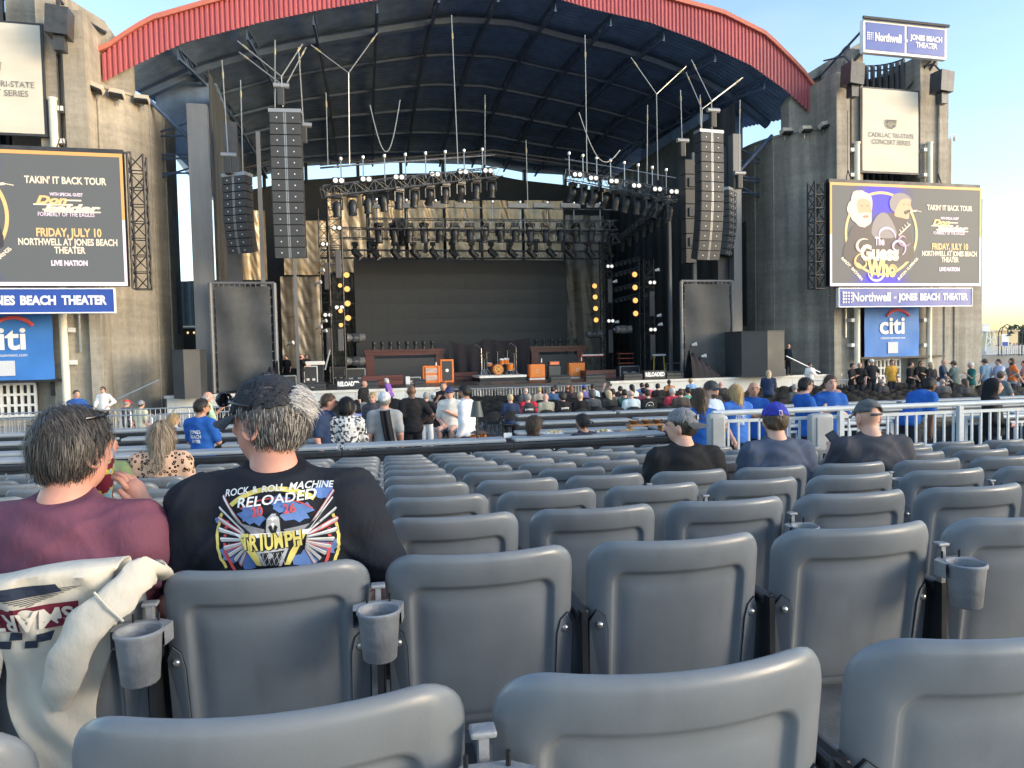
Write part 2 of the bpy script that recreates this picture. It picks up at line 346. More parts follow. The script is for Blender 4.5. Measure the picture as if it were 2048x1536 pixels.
def wrapped(px, py, label):
    u, z = sv(px, py, -1.2); t = sthing('wrapped_speaker', label, 'speaker', u, -1.2, z, 'weather-wrapped speakers on the towers')
    mm = mat('black_tarp_wrap', (.05, .055, .06), .35, var=.3, vs=3, bump=.3, bs=3)
    b = MB(); b.prism([(-.45, -.55), (.4, -.62), (.48, .5), (-.38, .6)], -.4, .45); b.build('cover', mm, t)
    MB().bb((-.2, -.2, -1.2), (.22, .25, -.6)).build('tail', mm, t); MB().tube([(0, 0, .55), (-.1, .5, 1.2), (-.3, 2, 1.5)], .05).build('hanger', M_dark, t)
wrapped(118, 45, 'black wrapped speaker hanging high on the left tower'); wrapped(1705, 150, 'black wrapped speaker beside the slatted bay on the right tower'); wrapped(1884, 165, 'black wrapped speaker hanging off the outer edge of the right tower')
t = sthing('security_camera', 'dome camera on a hooked arm at the outer edge of the right tower', 'camera', *(lambda q: (q[0], .3, q[1]))(sv(1900, 290, .3)))
MB().tube([(0, 0, 0), (.02, 0, .45), (.1, 0, .62), (.25, 0, .62), (.33, 0, .5)], .03).build('arm', M_galv, t, 40); MB().lathe([(0, .12), (.09, .1), (.11, 0), (.08, -.12), (0, -.17)], 12, (.34, 0, .38)).build('dome', M_white, t, 60)
# ------------------------------------------------------------------ LED screens with their picture
def led_material():
    if 'led_picture' in MATS: return MATS['led_picture']
    m = mat('led_picture', (.03, .03, .03), .6, emit=(1, 1, 1), es=KX); n = m.node_tree.nodes; l = m.node_tree.links; b = n['Principled BSDF']
    tc = n.new('ShaderNodeTexCoord')
    def blob(x, z, sx, sz):
        mp = n.new('ShaderNodeMapping'); mp.vector_type = 'TEXTURE'; mp.inputs['Location'].default_value = (x, 0, z); mp.inputs['Scale'].default_value = (sx, 9, sz); l.new(tc.outputs['Object'], mp.inputs[0])
        gr = n.new('ShaderNodeTexGradient'); gr.gradient_type = 'SPHERICAL'; l.new(mp.outputs[0], gr.inputs[0]); return gr.outputs[1]
    a = blob(-1.65, 2.1, 2.2, 1.9); c = blob(-1.7, -2.5, 2.2, .9)
    ad = n.new('ShaderNodeMath'); ad.operation = 'ADD'; ad.use_clamp = True; l.new(a, ad.inputs[0]); l.new(c, ad.inputs[1])
    rp = n.new('ShaderNodeValToRGB'); rp.color_ramp.elements[0].color = (.155, .165, .165, 1); rp.color_ramp.elements[1].color = (.07, .05, .85, 1); rp.color_ramp.elements[1].position = .6
    e = rp.color_ramp.elements.new(.25); e.color = (.13, .13, .26, 1)
    l.new(ad.outputs[0], rp.inputs[0]); l.new(rp.outputs[0], b.inputs['Emission Color']); return m
G_gold = glow('glow_gold', (1., .62, .26)); G_cream = glow('glow_cream', (1., .82, .62)); G_pink = glow('glow_pinkwhite', (1., .80, .90)); G_or = glow('glow_orange', (.95, .45, .15))
G_skin = glow('glow_skin', (.85, .42, .25)); G_hair = glow('glow_pale_hair', (.95, .70, .55)); G_grey = glow('glow_grey', (.28, .25, .25)); G_dk = glow('glow_dark', (.07, .06, .07)); G_lil = glow('glow_lilac', (.62, .42, .52)); G_blue = glow('glow_blue', (.08, .06, .85)); G_sh = glow('glow_brown_skin', (.5, .2, .12))
def led(sg):
    side = 'right' if sg > 0 else 'left'; uc = sg*22.05; W, H = 9.85, 5.5; zc = 8.98; v = -2.0
    t = sthing('led_screen', f'large LED tour-advert screen on the {side} tower', 'screen', uc, v, zc, 'LED screens on the towers')
    MB().bb((-W/2, 0, -H/2), (W/2, .35, H/2)).build('cabinet', M_blk, t)
    MB().bb((-W/2, -.02, -H/2), (W/2, -.005, H/2)).build('picture', led_material(), t)
    bt = .11
    b = MB(); b.bb((-W/2, -.04, H/2-bt*1.3), (W/2, -.022, H/2)); b.bb((-W/2, -.04, 0), (-W/2+bt, -.022, H/2-bt*1.31)); b.bb((W/2-bt, -.04, 0), (W/2, -.022, H/2-bt*1.31)); b.build('upper_border', G_or, t)
    b = MB(); b.bb((-W/2, -.04, -H/2), (W/2, -.022, -H/2+bt*1.4)); b.bb((-W/2, -.04, -H/2+bt*1.41), (-W/2+bt, -.022, -.001)); b.bb((W/2-bt, -.04, -H/2+bt*1.41), (W/2, -.022, -.001)); b.build('lower_border', G_pink, t)
    fx = lambda px: (px-1809.5)/305*W; fz = lambda py: (468.-py)/205*H
    def tx(s, px, py, hpx, wpx, m, bold=.02, rot=0., y=-.05, shear=0.): return on_wall(text_me(s, hpx/205*H*1.35, m, bold, shear=shear), 'lettering', t, fx(px), y, fz(py), wpx/305*W if wpx else None, rot)
    tx("TAKIN' IT BACK TOUR", 1895, 410, 11, 94, G_cream, .03); tx('WITH SPECIAL GUEST', 1895, 431, 5, 38, G_pink, .03)
    tx('Don', 1877, 440, 12, 36, G_gold, .05, shear=.3); tx('Felder', 1899, 452, 12, 66, G_cream, .05, shear=.3); tx('FORMERLY OF THE EAGLES', 1894, 461.5, 6.5, 65, G_pink, .01)
    b = MB()
    for x0, x1, py in ((1857, 1902, 446.5), (1893, 1912, 439.5), (1873, 1934, 457), (1867, 1900, 454.2)): b.bb((fx(x0), -.05, fz(py)-.03), (fx(x1), -.042, fz(py)+.03))
    b.build('underline', G_cream, t)
    tx('FRIDAY, JULY 10', 1896, 489.5, 13, 75, G_gold, .03); tx('NORTHWELL AT JONES BEACH', 1895, 504, 10.5, 114, G_cream, .03); tx('THEATER', 1896, 516.5, 10.5, 36, G_cream, .03); tx('LIVE NATION', 1895, 536, 8, 42, G_pink, .05)
    # ring
    b = MB(); cx, cz, rx, rz = fx(1757), fz(465), 70/305*W, 82/205*H; N = 72
    vs = []
    for k in range(N):
        a = 2*math.pi*k/N; vs += [(cx+(rx-.07)*math.cos(a), -.045, cz+(rz-.07)*math.sin(a)), (cx+(rx+.07)*math.cos(a), -.045, cz+(rz+.07)*math.sin(a))]
    b._a(vs, [(2*k, 2*k+1, 2*((k+1) % N)+1, 2*((k+1) % N)) for k in range(N)]); b.build('ring', G_gold, t)
    def blobs(name, m, pts, y, jag=0.):
        P = []
        n = len(pts)
        for i in range(n):                                  # smooth closed outline
            p0, p1, p2, p3 = pts[i-1], pts[i], pts[(i+1) % n], pts[(i+2) % n]
            for q in (0, .25, .5, .75):
                c = [.5*((2*p1[d])+(-p0[d]+p2[d])*q+(2*p0[d]-5*p1[d]+4*p2[d]-p3[d])*q*q+(-p0[d]+3*p1[d]-3*p2[d]+p3[d])*q**3) for d in (0, 1)]
                P.append((fx(c[0]+rng.uniform(-jag, jag)), fz(c[1]+rng.uniform(-jag, jag))))
        b = MB(); b._a([(p, y, q) for p, q in P], [tuple(range(len(P)))]); b.build(name, m, t)
    # two pictured musicians, kept generic
    blobs('pictured_jacket', G_dk, [(1690, 520), (1692, 470), (1706, 448), (1724, 452), (1742, 440), (1762, 425), (1790, 424), (1806, 438), (1816, 470), (1812, 520)], -.05)
    blobs('pictured_jacket', G_grey, [(1740, 470), (1741, 440), (1756, 423), (1772, 430), (1786, 470)], -.053)
    blobs('pictured_hair', G_hair, [(1690, 422), (1692, 408), (1697, 400), (1700, 386), (1712, 380), (1727, 384), (1737, 394), (1737, 420), (1736, 440), (1726, 452), (1712, 450), (1698, 436)], -.056, .8)
    blobs('pictured_face', G_skin, [(1708, 405), (1716, 396), (1732, 400), (1736, 416), (1733, 428), (1714, 428)], -.059)
    blobs('pictured_beard', G_hair, [(1710, 428), (1722, 424), (1735, 426), (1734, 444), (1724, 452), (1712, 446)], -.062, .6)
    [blobs('pictured_feature', G_sh, [(x, 410), (x+2.5, 409), (x+5, 410), (x+2.5, 412)], -.065) for x in (1715, 1726)]; blobs('pictured_feature', G_sh, [(1720, 430), (1730, 429), (1730, 433), (1721, 434)], -.065)  # small marks for the pictured eyes and mouths
    blobs('pictured_hair', G_grey, [(1773, 410), (1774, 394), (1784, 384), (1800, 383), (1813, 390), (1816, 400), (1806, 398), (1796, 402), (1788, 418), (1779, 420)], -.056, .6)
    blobs('pictured_face', G_skin, [(1786, 412), (1796, 396), (1812, 394), (1815, 408), (1818, 415), (1812, 422), (1810, 434), (1796, 432), (1782, 428)], -.059)
    [blobs('pictured_feature', G_sh, [(x, 405), (x+2.5, 404), (x+5, 405), (x+2.5, 407)], -.062) for x in (1798, 1808)]; blobs('pictured_feature', G_dk, [(1801, 419), (1812, 415), (1813, 419), (1807, 424), (1802, 425)], -.063)
    b = MB(); b.cyl((fx(1813), -.06, fz(419)), (fx(1826), -.06, fz(417)), .06, .05, 6); b.cyl((fx(1826), -.06, fz(417)), (fx(1836), -.06, fz(419)), .02, n=5); b.build('pictured_microphone', G_cream, t)
    b = MB(); b.cyl((fx(1790), -.055, fz(468)), (fx(1813), -.055, fz(445)), .05, n=5)
    for k in range(4): b.cyl((fx(1796+k*5), -.055, fz(462-k*5)), (fx(1792+k*5), -.055, fz(456-k*5)), .025, n=4)
    b.build('pictured_guitar', G_cream, t)
    # swirled band name
    tx('The', 1752, 481, 17, 19, G_pink, .03, y=-.075); tx('Guess', 1752, 505, 30, 76, G_cream, .05, y=-.075); tx('Who', 1757, 536, 34, 58, G_gold, .06, y=-.075)
    def swirl(cx_, cy_, r0, r1, a0, a1, m):
        b = MB(); n = 26; b.tube([(fx(cx_+(r0+(r1-r0)*k/n)*math.cos(R(a0+(a1-a0)*k/n))), -.07, fz(cy_-(r0+(r1-r0)*k/n)*math.sin(R(a0+(a1-a0)*k/n)))) for k in range(n+1)], [.02+.05*math.sin(math.pi*min(1, k/n*1.1)) for k in range(n+1)], 5); b.build('flourish', m, t)
    swirl(1762, 470, 22, 9, -10, 200, G_pink); swirl(1788, 492, 18, 5, -60, 300, G_pink); swirl(1720, 493, 18, 5, 60, 330, G_cream); swirl(1718, 523, 18, 5, 80, 420, G_gold); swirl(1748, 545, 18, 10, 180, 380, G_pink); swirl(1776, 536, 12, 4, -120, 200, G_gold); swirl(1800, 476, 15, 4, -30, -330, G_lil)
    for i, ch in enumerate('RANDY BACHMAN'): q = i/12; tx(ch, 1680+36*q+1.5*math.sin(q*3), 516+40*q, 6.3, 0, G_cream, .03, R(-58+16*q))
    for i, ch in enumerate('BURTON CUMMINGS'): q = i/14; tx(ch, 1791+37*q, 556-41*q, 6.0, 0, G_cream, .03, R(40+18*q))
    # support frame: outriggers and side ladder truss
    b = MB()
    for k in range(8): x = -W/2+.6+k*(W-1)/7; b.cyl((x, .3, H/2+.05), (x+.5*1, 1., H/2+.35), .05, n=5); b.cyl((x+.5, 1.0, H/2+.05), (x+.5, 1., H/2+.35), .04, n=5)
    b.bb((-W/2, .05, H/2+.002), (W/2, .3, H/2+.2)); b.build('outrigger', M_dark, t)
    b = MB(); truss_mb(b, (-sg*(W/2+.45), .5, -H/2-.1), (-sg*(W/2+.45), .5, H/2+.1), .62, .05, .7); b.build('ladder_truss', M_blk, t)
    for k in (-3.4, 2.5): MB().tube([(k-.2, .4, H/2+.1), (k, .5, H/2+.8), (k+.2, .4, H/2+.1)], .04).build('sling', M_dark, t); MB().cyl((k, .5, H/2+.78), (k, .5, H/2+4), .02, n=4).build('sling_rope', M_dark, t)
led(1); led(-1)
# signs and banners
def dots(t, x, z, s, m):
    b = MB()
    for i in range(4):
        for j in range(4):
            r = s*.09*(1.15-.15*i+.06*j); cx, cz = x+s*(i-1.5)*.27, z+s*(j-1.5)*.27
            b.prism([(cx+r*math.cos(k*math.pi/4), cz+r*math.sin(k*math.pi/4)) for k in range(8)], -.045, -.032)
    b.build('logo_dots', m, t)
M_sblue = mat('sign_blue', (.028, .085, .40), .4, var=.05, vs=1); M_swht = mat('sign_white', (.85, .86, .86), .5); M_ink = mat('banner_ink', (.22, .22, .22), .7)
M_bann = mat('cream_banner_cloth', (.66, .64, .56), .75, var=.06, vs=1.2, bump=.5, bs=2.2, stretch=(.35, 1, 1.6)); M_cblue = mat('blue_banner_cloth', (.045, .20, .58), .6, var=.08, vs=1.2, bump=.6, bs=1.6, stretch=(1, 1, .8)); M_cred = mat('logo_red', (.75, .12, .10), .6)
for sg in (1, -1):
    side = 'right' if sg > 0 else 'left'
    # strip sign under the screen
    ul, zt = sv(1678, 575, -2); ur, zb = sv(1943, 600, -2); W, H = ur-ul, 0.95; uc = sg*(ul+ur)/2; zc = 5.62
    t = sthing('venue_sign', f'long blue venue sign under the {side} LED screen', 'sign', uc, -2., zc, 'venue signs under the screens')
    MB().bb((-W/2, -.0, -H/2), (W/2, .2, H/2)).build('box', M_sblue, t)
    b = MB(); b.bb((-W/2-.04, -.03, H/2), (W/2+.04, .2, H/2+.05)); b.bb((-W/2-.04, -.03, -H/2-.05), (W/2+.04, .2, -H/2)); b.bb((-W/2-.04, -.03, -H/2), (-W/2, .2, H/2)); b.bb((W/2, -.03, -H/2), (W/2+.04, .2, H/2)); b.build('frame', M_swht, t)
    f = lambda px: (px-1810)/265*W
    dots(t, f(1693), 0, .62, M_swht)
    for s, px, wpx, h, bo in (('Northwell', 1740, 74, .66, .025), ('at', 1786, 6, .22, .02), ('JONES', 1812, 38, .5, .05), ('BEACH', 1856, 40, .5, .05), ('THEATER', 1908, 52, .5, .05)): on_wall(text_me(s, h, M_swht, bo), 'lettering', t, f(px), -.02, -.0, wpx/265*W)
    # tall sponsor banner with crest
    ul, zt = sv(1725, 176, -.4); ur, zb = sv(1836, 346, -.4); W, H = ur-ul, zt-zb; uc = sg*(ul+ur)/2
    t = sthing('sponsor_banner', f'tall cream sponsor banner with a crest on the {side} tower', 'banner', uc, -.4, zb, 'cream sponsor banners')
    b = MB(); b.grid(lambda a, q: (-W/2+W*a, .016*math.sin(q*23+a*3)*math.sin(a*3.1)+.010*math.sin(a*9+q*5), q*H), 24, 40); b.build('cloth', M_bann, t, 60)
    b = MB(); b.bb((-W/2-.12, .03, H), (W/2+.12, .12, H+.1)); b.bb((-W/2-.12, .03, -.1), (W/2+.12, .12, 0)); b.bb((-W/2-.1, .03, 0), (-W/2, .1, H)); b.bb((W/2, .03, 0), (W/2+.1, .1, H)); b.build('frame', M_dark, t)
    hy = lambda py: (346-py)/170*H
    on_wall(text_me('CADILLAC TRI-STATE', .36, M_ink, .004), 'lettering', t, .03, -.034, hy(271), 91/111*W); on_wall(text_me('CONCERT SERIES', .36, M_ink, .004), 'lettering', t, .03, -.034, hy(285), 77/111*W)
    b = MB(); z0 = hy(247); L = [(-.36, .22), (.36, .22), (.3, -.1), (.16, -.2), (0, -.24), (-.16, -.2), (-.3, -.1)]
    b.tube([(x, -.045, z0+z) for x, z in L], .022, 4, closed=True); b.tube([(x*.8, -.045, z0+z*.72+.01) for x, z in L], .016, 4, closed=True)
    for q in ((-.26, .1, 0, .04), (.02, .07, .28, .11), (-.22, -.06, .02, -.02), (.05, -.06, .22, -.03)): b.tube([(q[0], -.045, z0+q[1]), ((q[0]+q[2])/2, -.045, z0+q[1]+.02), (q[2], -.045, z0+q[3])], .022, 4)
    b.build('crest', M_ink, t)
    # blue bank banner
    ul, zt = sv(1729, 614, -.5); ur, zb = sv(1838, 712, -.5); W, H = ur-ul, zt-zb; uc = sg*(ul+ur)/2
    t = sthing('bank_banner', f'blue bank banner hung below the {side} LED screen', 'banner', uc, -.5, zb, 'blue bank banners')
    b = MB(); b.grid(lambda a, q: (-W/2+W*a, .024*math.sin(q*9+a*6)*a*(1-q*.5)+.012*math.sin(a*14-q*8), q*H), 26, 26); b.build('cloth', M_cblue, t, 60)
    wx = lambda px: (px-1783.5)/109*W; wz = lambda py: (712-py)/98*H
    on_wall(text_me('citi', 1.35, M_swht, .025), 'lettering', t, wx(1783), -.045, wz(652), 50/109*W)
    on_wall(text_me('citientertainment.com', .2, M_swht, .002), 'lettering', t, wx(1784), -.045, wz(675), 49/109*W)
    b = MB(); n = 14; cx, cz = wx(1794), wz(645); b.tube([(cx+.98*math.cos(R(140-100*k/n)), -.03, cz-.25+.98*math.sin(R(140-100*k/n))) for k in range(n+1)], .085, 6); b.build('logo_arc', M_cred, t)
    MB().bb((wx(1774), -.055, wz(705)), (wx(1794), -.04, wz(683))).build('code_panel', mat('pale_print', (.62, .66, .70), .7, var=.1, vs=30), t)
# roof-top sign on the right tower
ul, zt = sv(1727, 38, -.7); ur, zb = sv(1893, 116, -.7); W = ur-ul; zl, zr = sv(1727, 104, -.7)[1], sv(1893, 120, -.7)[1]
t = sthing('rooftop_sign', 'blue and white two-part venue sign on top of the right tower', 'sign', ul, -.7, zl)
H = zt-zl; Hs = MB(); Mx = Matrix.Shear('XZ', 4, (0, 0))
sh = lambda b: setattr(b, 'M', Matrix(((1, 0, 0, 0), (0, 1, 0, 0), ((zr-zl)/W*.6, 0, 1, 0), (0, 0, 0, 1)))) or b
sh(MB()).bb((0, 0, 0), (W, .3, H)).build('box', M_swht, t)
sh(MB()).bb((.15, -.03, .15), (W*.485, -.002, H-.15)).build('panel', M_sblue, t); sh(MB()).bb((W*.515, -.03, .15), (W-.15, -.002, H-.15)).build('panel', M_sblue, t)
dots(t, W*.075, H*.5, .42, M_swht)
sl_ = (zr-zl)/W*.6
for s, x, z, wd, h in (('Northwell', .285, .48, .31, .62), ('at', .5, .47, .035, .25), ('JONES BEACH', .745, .58, .39, .40), ('THEATER', .745, .36, .26, .40)):
    o = on_wall(text_me(s, h, M_swht, .04), 'lettering', t, W*x, -.05, H*z+sl_*W*x, W*wd, -math.atan(sl_)*-1)
for p_, q_, r_ in (((.1, .3, H*.7), (-1.2, 2.0, -.6), .07), ((.1, .3, .1), (-1.0, 1.6, -1.6), .09), ((W-.4, .3, .1), (W-1.1, 1.8, -2.2), .07), ((W-.8, .3, .0), (W-1.5, 1.8, -1.6), .05)): MB().cyl(p_, q_, r_).build('strut', M_dark, t)
b = MB(); b.cyl((-.1, -.1, H+.05), (W+.05, -.1, H+.05+sl_*W), .09, n=8); b.build('lamp_tube', M_dark, t)
# ------------------------------------------------------------------ roof
FB = [sv(x, y, 2.) for x, y in ((205, 165), (245, 143), (320, 107), (370, 85), (520, 45), (640, 20), (755, 0))]+[(-1.8, 22.0), (2.1, 22.1)]+[sv(x, y, 2.) for x, y in ((1180, 17), (1300, 45), (1400, 83), (1500, 130), (1570, 180), (1636, 240))]
FT = [sv(x, y, 2.) for x, y in ((191, 114), (240, 78), (300, 40), (440, 0))]+[(-9, 21.9), (-4, 23.0), (2, 23.6), (6, 23.4)]+[sv(x, y, 2.) for x, y in ((1345, 0), (1440, 25), (1530, 70), (1600, 140), (1641, 196))]
fb = lambda u: float(np.interp(u, [p[0] for p in FB], [p[1] for p in FB])); ft = lambda u: float(np.interp(u, [p[0] for p in FT], [p[1] for p in FT]))
U0, U1 = FB[0][0], FB[-1][0]
roof = sthing('stage_roof', 'curved stage roof with a red corrugated steel fascia', 'roof', 0, 2, 12)
def rmb(): b = MB(); b.M = Matrix.Translation((0, -2, -12)); return b
SEG = [U0+(U1-U0)*k/12 for k in range(13)]
for k in range(12):
    b = rmb(); nn = 14; pts = []
    for i in range(nn+1):
        u = SEG[k]+(SEG[k+1]-SEG[k])*i/nn
        for du, dv in ((0, 0), (.055, -.07), (.14, -.07), (.195, 0)):
            if i == nn and du > 0: break
            x = min(u+du, U1); pts.append((x, 2+dv))
    vs = []
    for x, v in pts: vs += [(x, v, fb(x)-.02), (x, v, ft(x)-.1)]
    b._a(vs, [(2*i, 2*i+2, 2*i+3, 2*i+1) for i in range(len(pts)-1)]); b.build('fascia_panel', M_red, roof)
b = rmb(); N = 60; us = [U0-.25+(U1-U0+.5)*k/N for k in range(N+1)]
b.v = []; prof = [(1.75, -.12), (1.72, .1), (2.2, .34), (3.2, .5), (3.2, .2), (2.0, -.1)]
b._a([(u, v, ft(min(max(u, U0), U1))+z) for u in us for v, z in prof], [(i*6+j, i*6+(j+1) % 6, (i+1)*6+(j+1) % 6, (i+1)*6+j) for i in range(N) for j in range(6)]); b.build('eaves_trim', M_redt, roof, 30)
# underside sheet from the fascia back to the clerestory
VB = 22.
SLT = [(497, 356), (560, 343), (616, 331), (720, 326), (800, 325), (884, 327), (964, 329), (1024, 340), (1050, 345), (1123, 349), (1300, 372)]
SLB = [(497, 380), (560, 368), (616, 359), (715, 353), (800, 347), (884, 346), (964, 344), (1024, 357), (1050, 361), (1123, 369), (1300, 400)]
ST_ = [sv(x, y, VB) for x, y in SLT]; SB_ = [sv(x, y, VB) for x, y in SLB]
def arcz(P): return lambda u: float(np.interp(u, [p[0] for p in P], [p[1] for p in P]))
sym = lambda fn: (lambda u: .5*(fn(u)+fn(-u)) if abs(u) < 13 else fn(-abs(u)))
stt, sbb = arcz(ST_), arcz(SB_)
def ceil(a, q):                                             # a across, q from front to back
    u0 = U0+(U1-U0)*a; u1 = -15.5+31*a; z0 = fb(u0)+.35; z1 = stt(u1)+.4
    u = u0+(u1-u0)*q; rz = z0+(z1-z0)*q**1.15+.9*math.sin(math.pi*q)
    return (u, 2.05+(VB+.5-2.05)*q, rz)
def ceil_corr(a, q):
    p = ceil(a, q); k = int(round(q*120)); return (p[0], p[1], p[2]+(.07 if k % 2 else 0))
b = rmb(); b.grid(ceil_corr, 40, 120); b.build('roof_sheet', M_ceil, roof)
for k in range(1, 12):                                      # radial girders
    a = k/12; b = rmb(); n = 14; pts = [ceil(a, .02+.96*i/n) for i in range(n+1)]
    for dz, wd, hh in ((-.25, .3, .06), (-.75, .3, .06)): b.tube([(p[0], p[1], p[2]+dz) for p in pts], .09, 4)
    for i in range(n): p, q = pts[i], pts[i+1]; b.cyl((p[0], p[1], p[2]-.25), (q[0], q[1], q[2]-.75), .05, n=4); b.cyl((p[0], p[1], p[2]-.25), (p[0], p[1], p[2]-.75), .05, n=4)
    b.build('girder', M_beam, roof)
for q, r_, dz in ((.17, .28, -.45), (.36, .12, -.5), (.52, .12, -.6), (.66, .14, -.6), (.8, .12, -.5), (.92, .12, -.4)):
    b = rmb(); b.tube([(lambda p: (p[0], p[1], p[2]+dz))(ceil(.01+.98*i/24, q)) for i in range(25)], r_, 6); b.build('purlin', M_beam, roof)
for (x0, y0, x1, y1, v) in ((640, 330, 990, 300, 12), (640, 336, 985, 307, 12), (985, 300, 1200, 330, 12), (985, 308, 1200, 338, 12), (455, 345, 560, 318, 12)):
    p, q = sv(x0, y0, v), sv(x1, y1, v); b = rmb(); b.cyl((p[0], v, p[1]), (q[0], v, q[1]), .06, n=6); b.build('catwalk_rail', M_dark, roof)
# end truss between roof and left tower, corner gusset
for sg in (-1, 1):
    b = rmb()
    for py in (255, 262, 300, 308, 338, 347):
        x0, z0 = sv(338, py, 3); b.cyl((sg*16.9, 4, z0), (sg*14.9, 3.2, z0+(.5 if py % 2 else -.1)), .05, n=5)
    b.cyl((sg*17.0, 3, 15.6), (sg*14.8, 3, 13.4), .1); b.build('end_bracing', M_beam, roof)
    b = rmb(); x0, z0 = sv(350, 340, 8); b.prism([(sg*17.5, z0+4.5), (sg*14.4, z0+4.5), (sg*14.4, z0-.6), (sg*15.5, z0-.6), (sg*17.5, z0+1.6)], 7, 16); b.build('side_soffit', M_ceil, roof)
# stage house walls
hs = sthing('stage_house', 'dark stage house closing the back and sides of the stage', 'building', 0, 11, DZ)
def hmb(): b = MB(); b.M = Matrix.Translation((0, -11, -DZ)); return b
b = hmb(); us = [-15.5+31*k/40 for k in range(41)]
b._a([(u, VB, z) for u in us for z in (.2, sbb(u))], [(2*i, 2*i+2, 2*i+3, 2*i+1) for i in range(40)]); b._a([(u, VB+.4, z) for u in us for z in (.2, sbb(u))], [(2*i, 2*i+2, 2*i+3, 2*i+1) for i in range(40)]); b.build('rear_wall', mat('house_wall_dark', (.035, .042, .055), .7, var=.3, vs=2), hs)
b = hmb(); b._a([(u, VB+.1, z) for u in us for z in (stt(u), stt(u)+1.6)], [(2*i, 2*i+2, 2*i+3, 2*i+1) for i in range(40)]); b.build('header', M_ceil, hs)
for px in (528, 566, 612, 716, 802, 886, 968, 1049, 1130, 1200): u = sv(px, 350, VB)[0]; hmb().bb((u-.12, VB-.1, sbb(u)-.2), (u+.12, VB+.3, stt(u)+.2)).build('mullion', M_blk, hs)
for sg in (-1, 1):
    b = hmb(); n = 60
    b._a([(sg*(14.2+(.06 if (k//2) % 2 else 0)), 2.4+(VB-2.4)*k/n, z) for k in range(n+1) for z in (.2, 17.2)], [(2*i, 2*i+2, 2*i+3, 2*i+1) for i in range(n)]); b.build('side_wall', mat('side_sheet_dark', (.07, .08, .09), .55, .3, var=.25, vs=1, stretch=(1, 1, .2)), hs)
    b = hmb(); b.bb((15.15*sg, 1.8, .2) if sg < 0 else (14.2, 1.8, .2), (-14.25, 2.35, 15.2) if sg < 0 else (13.7, 2.35, 15.2)); b.build('column', M_col, hs); b = hmb(); b.bb((sg*13.65, 2.36, .2), (sg*13.0, 2.8, 14.6)); b.build('column', M_dark, hs)
    b = hmb(); b.bb((sg*12.2, 3.4, 5), (sg*12.0, 3.6, 14.5)); b.bb((sg*10.6, 3.4, DZ), (sg*10.45, 3.6, 12)); b.build('post', M_col, hs)
# backdrops: crinkled tarps in panels, the bronze is backlight put into the colour
M_tarp = mat('bronze_lit_tarp', (.60, .46, .29), .36, .2, var=.3, vs=1.2, bump=1., bs=1.6, stretch=(1, 1, .3)); M_tarp2 = mat('black_tarp', (.20, .175, .14), .34, .1, var=.3, vs=1.5, bump=1., bs=2.0, stretch=(.6, 1, 1.5))
def tarp(x0, y0, x1, y1, v, m, label, folds, diag=0.):
    (ua, zt), (ub, zb) = sv(x0, y0, v), sv(x1, y1, v); W, H = ub-ua, zt-zb
    def fn(a, q): return (W*a, .09*math.sin(a*folds*6.28+.8*math.sin(q*2.1)+diag*q*6)*(.4+.6*q)+.02*math.sin(q*31+a*19+2*math.sin(a*11))+.008*math.sin(a*43+q*5), H*q)
    b = MB(); b.grid(fn, 60, 40); return tag(b.build('backdrop_curtain', m, None, 60, st(ua, v, zb), TH), label, 'curtain', 'stage backdrop curtains')
for i, (x0, x1) in enumerate(((655, 735), (738, 812), (815, 888), (891, 962), (965, 1045), (1048, 1128))): tarp(x0, 400-(0 if i else 15), x1, 545, 16.5, M_tarp, f'bronze-lit backdrop tarp above the LED wall, {NUM[i+1]} from the left', 1.5 if i > 1 else 3, 1. if i == 0 else 0)
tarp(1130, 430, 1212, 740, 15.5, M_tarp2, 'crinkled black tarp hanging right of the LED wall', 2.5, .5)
tarp(565, 440, 655, 550, 14, M_tarp, 'bronze-lit tarp behind the left speaker hang', 2); tarp(560, 553, 648, 735, 13, M_tarp2, 'crinkled black tarp left of the LED wall, above the road cases', 2)
tarp(470, 420, 535, 560, 13, M_tarp, 'narrow bronze-lit tarp behind the outer left speaker hang', 2.5); tarp(656, 552, 712, 730, 17, M_tarp2, 'dark pleated tarp at the left edge of the LED wall', 4, 1)
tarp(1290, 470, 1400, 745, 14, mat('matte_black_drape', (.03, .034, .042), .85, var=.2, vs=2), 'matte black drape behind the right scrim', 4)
M_fly0 = mat('lacing_grey', (.25, .25, .25), .6)
# side scrims on scaffold frames
for sg, x0, y0, x1, y1, v in ((-1, 420, 566, 556, 782, 1.2), (1, 1362, 562, 1466, 728, 1.2)):
    (ua, zt), (ub, zb) = sv(x0, y0, v), sv(x1, y1, v); zb = DZ; W, H = ub-ua, zt-zb; side = 'left' if sg < 0 else 'right'
    t = sthing('scrim_frame', f'black mesh scrim laced to a tube frame on the {side} side of the stage', 'scrim', ua, v, zb, 'side scrims')
    b = MB(); b.grid(lambda a, q: (.2+(W-.4)*a, .07*math.sin(a*9+q*3)+.05*math.sin(q*12+a*4), .05+(H-.2)*q), 30, 30); b.build('mesh_cloth', mat('grey_mesh_cloth', (.075, .08, .085), .8, var=.2, vs=2.5, bump=.5, bs=3), t, 60)
    for x in (.0, W): MB().cyl((x, 0, 0), (x, 0, H), .1, n=8).build('post', M_col, t, 40)
    MB().cyl((0, 0, H), (W, 0, H), .07, n=8).build('top_tube', M_col, t, 40)
    b = MB()
    for k in range(12): b.tube([(.1, 0, H*(k+.5)/12), (.22, -.02, H*(k+.5)/12-.05)], .015, 4); b.tube([(W-.1, 0, H*(k+.5)/12), (W-.22, -.02, H*(k+.5)/12-.05)], .015, 4); b.tube([(W*(k+.5)/12, 0, H-.06), (W*(k+.5)/12, -.02, H-.16)], .02, 4)
    b.build('lacing', M_fly0, t)
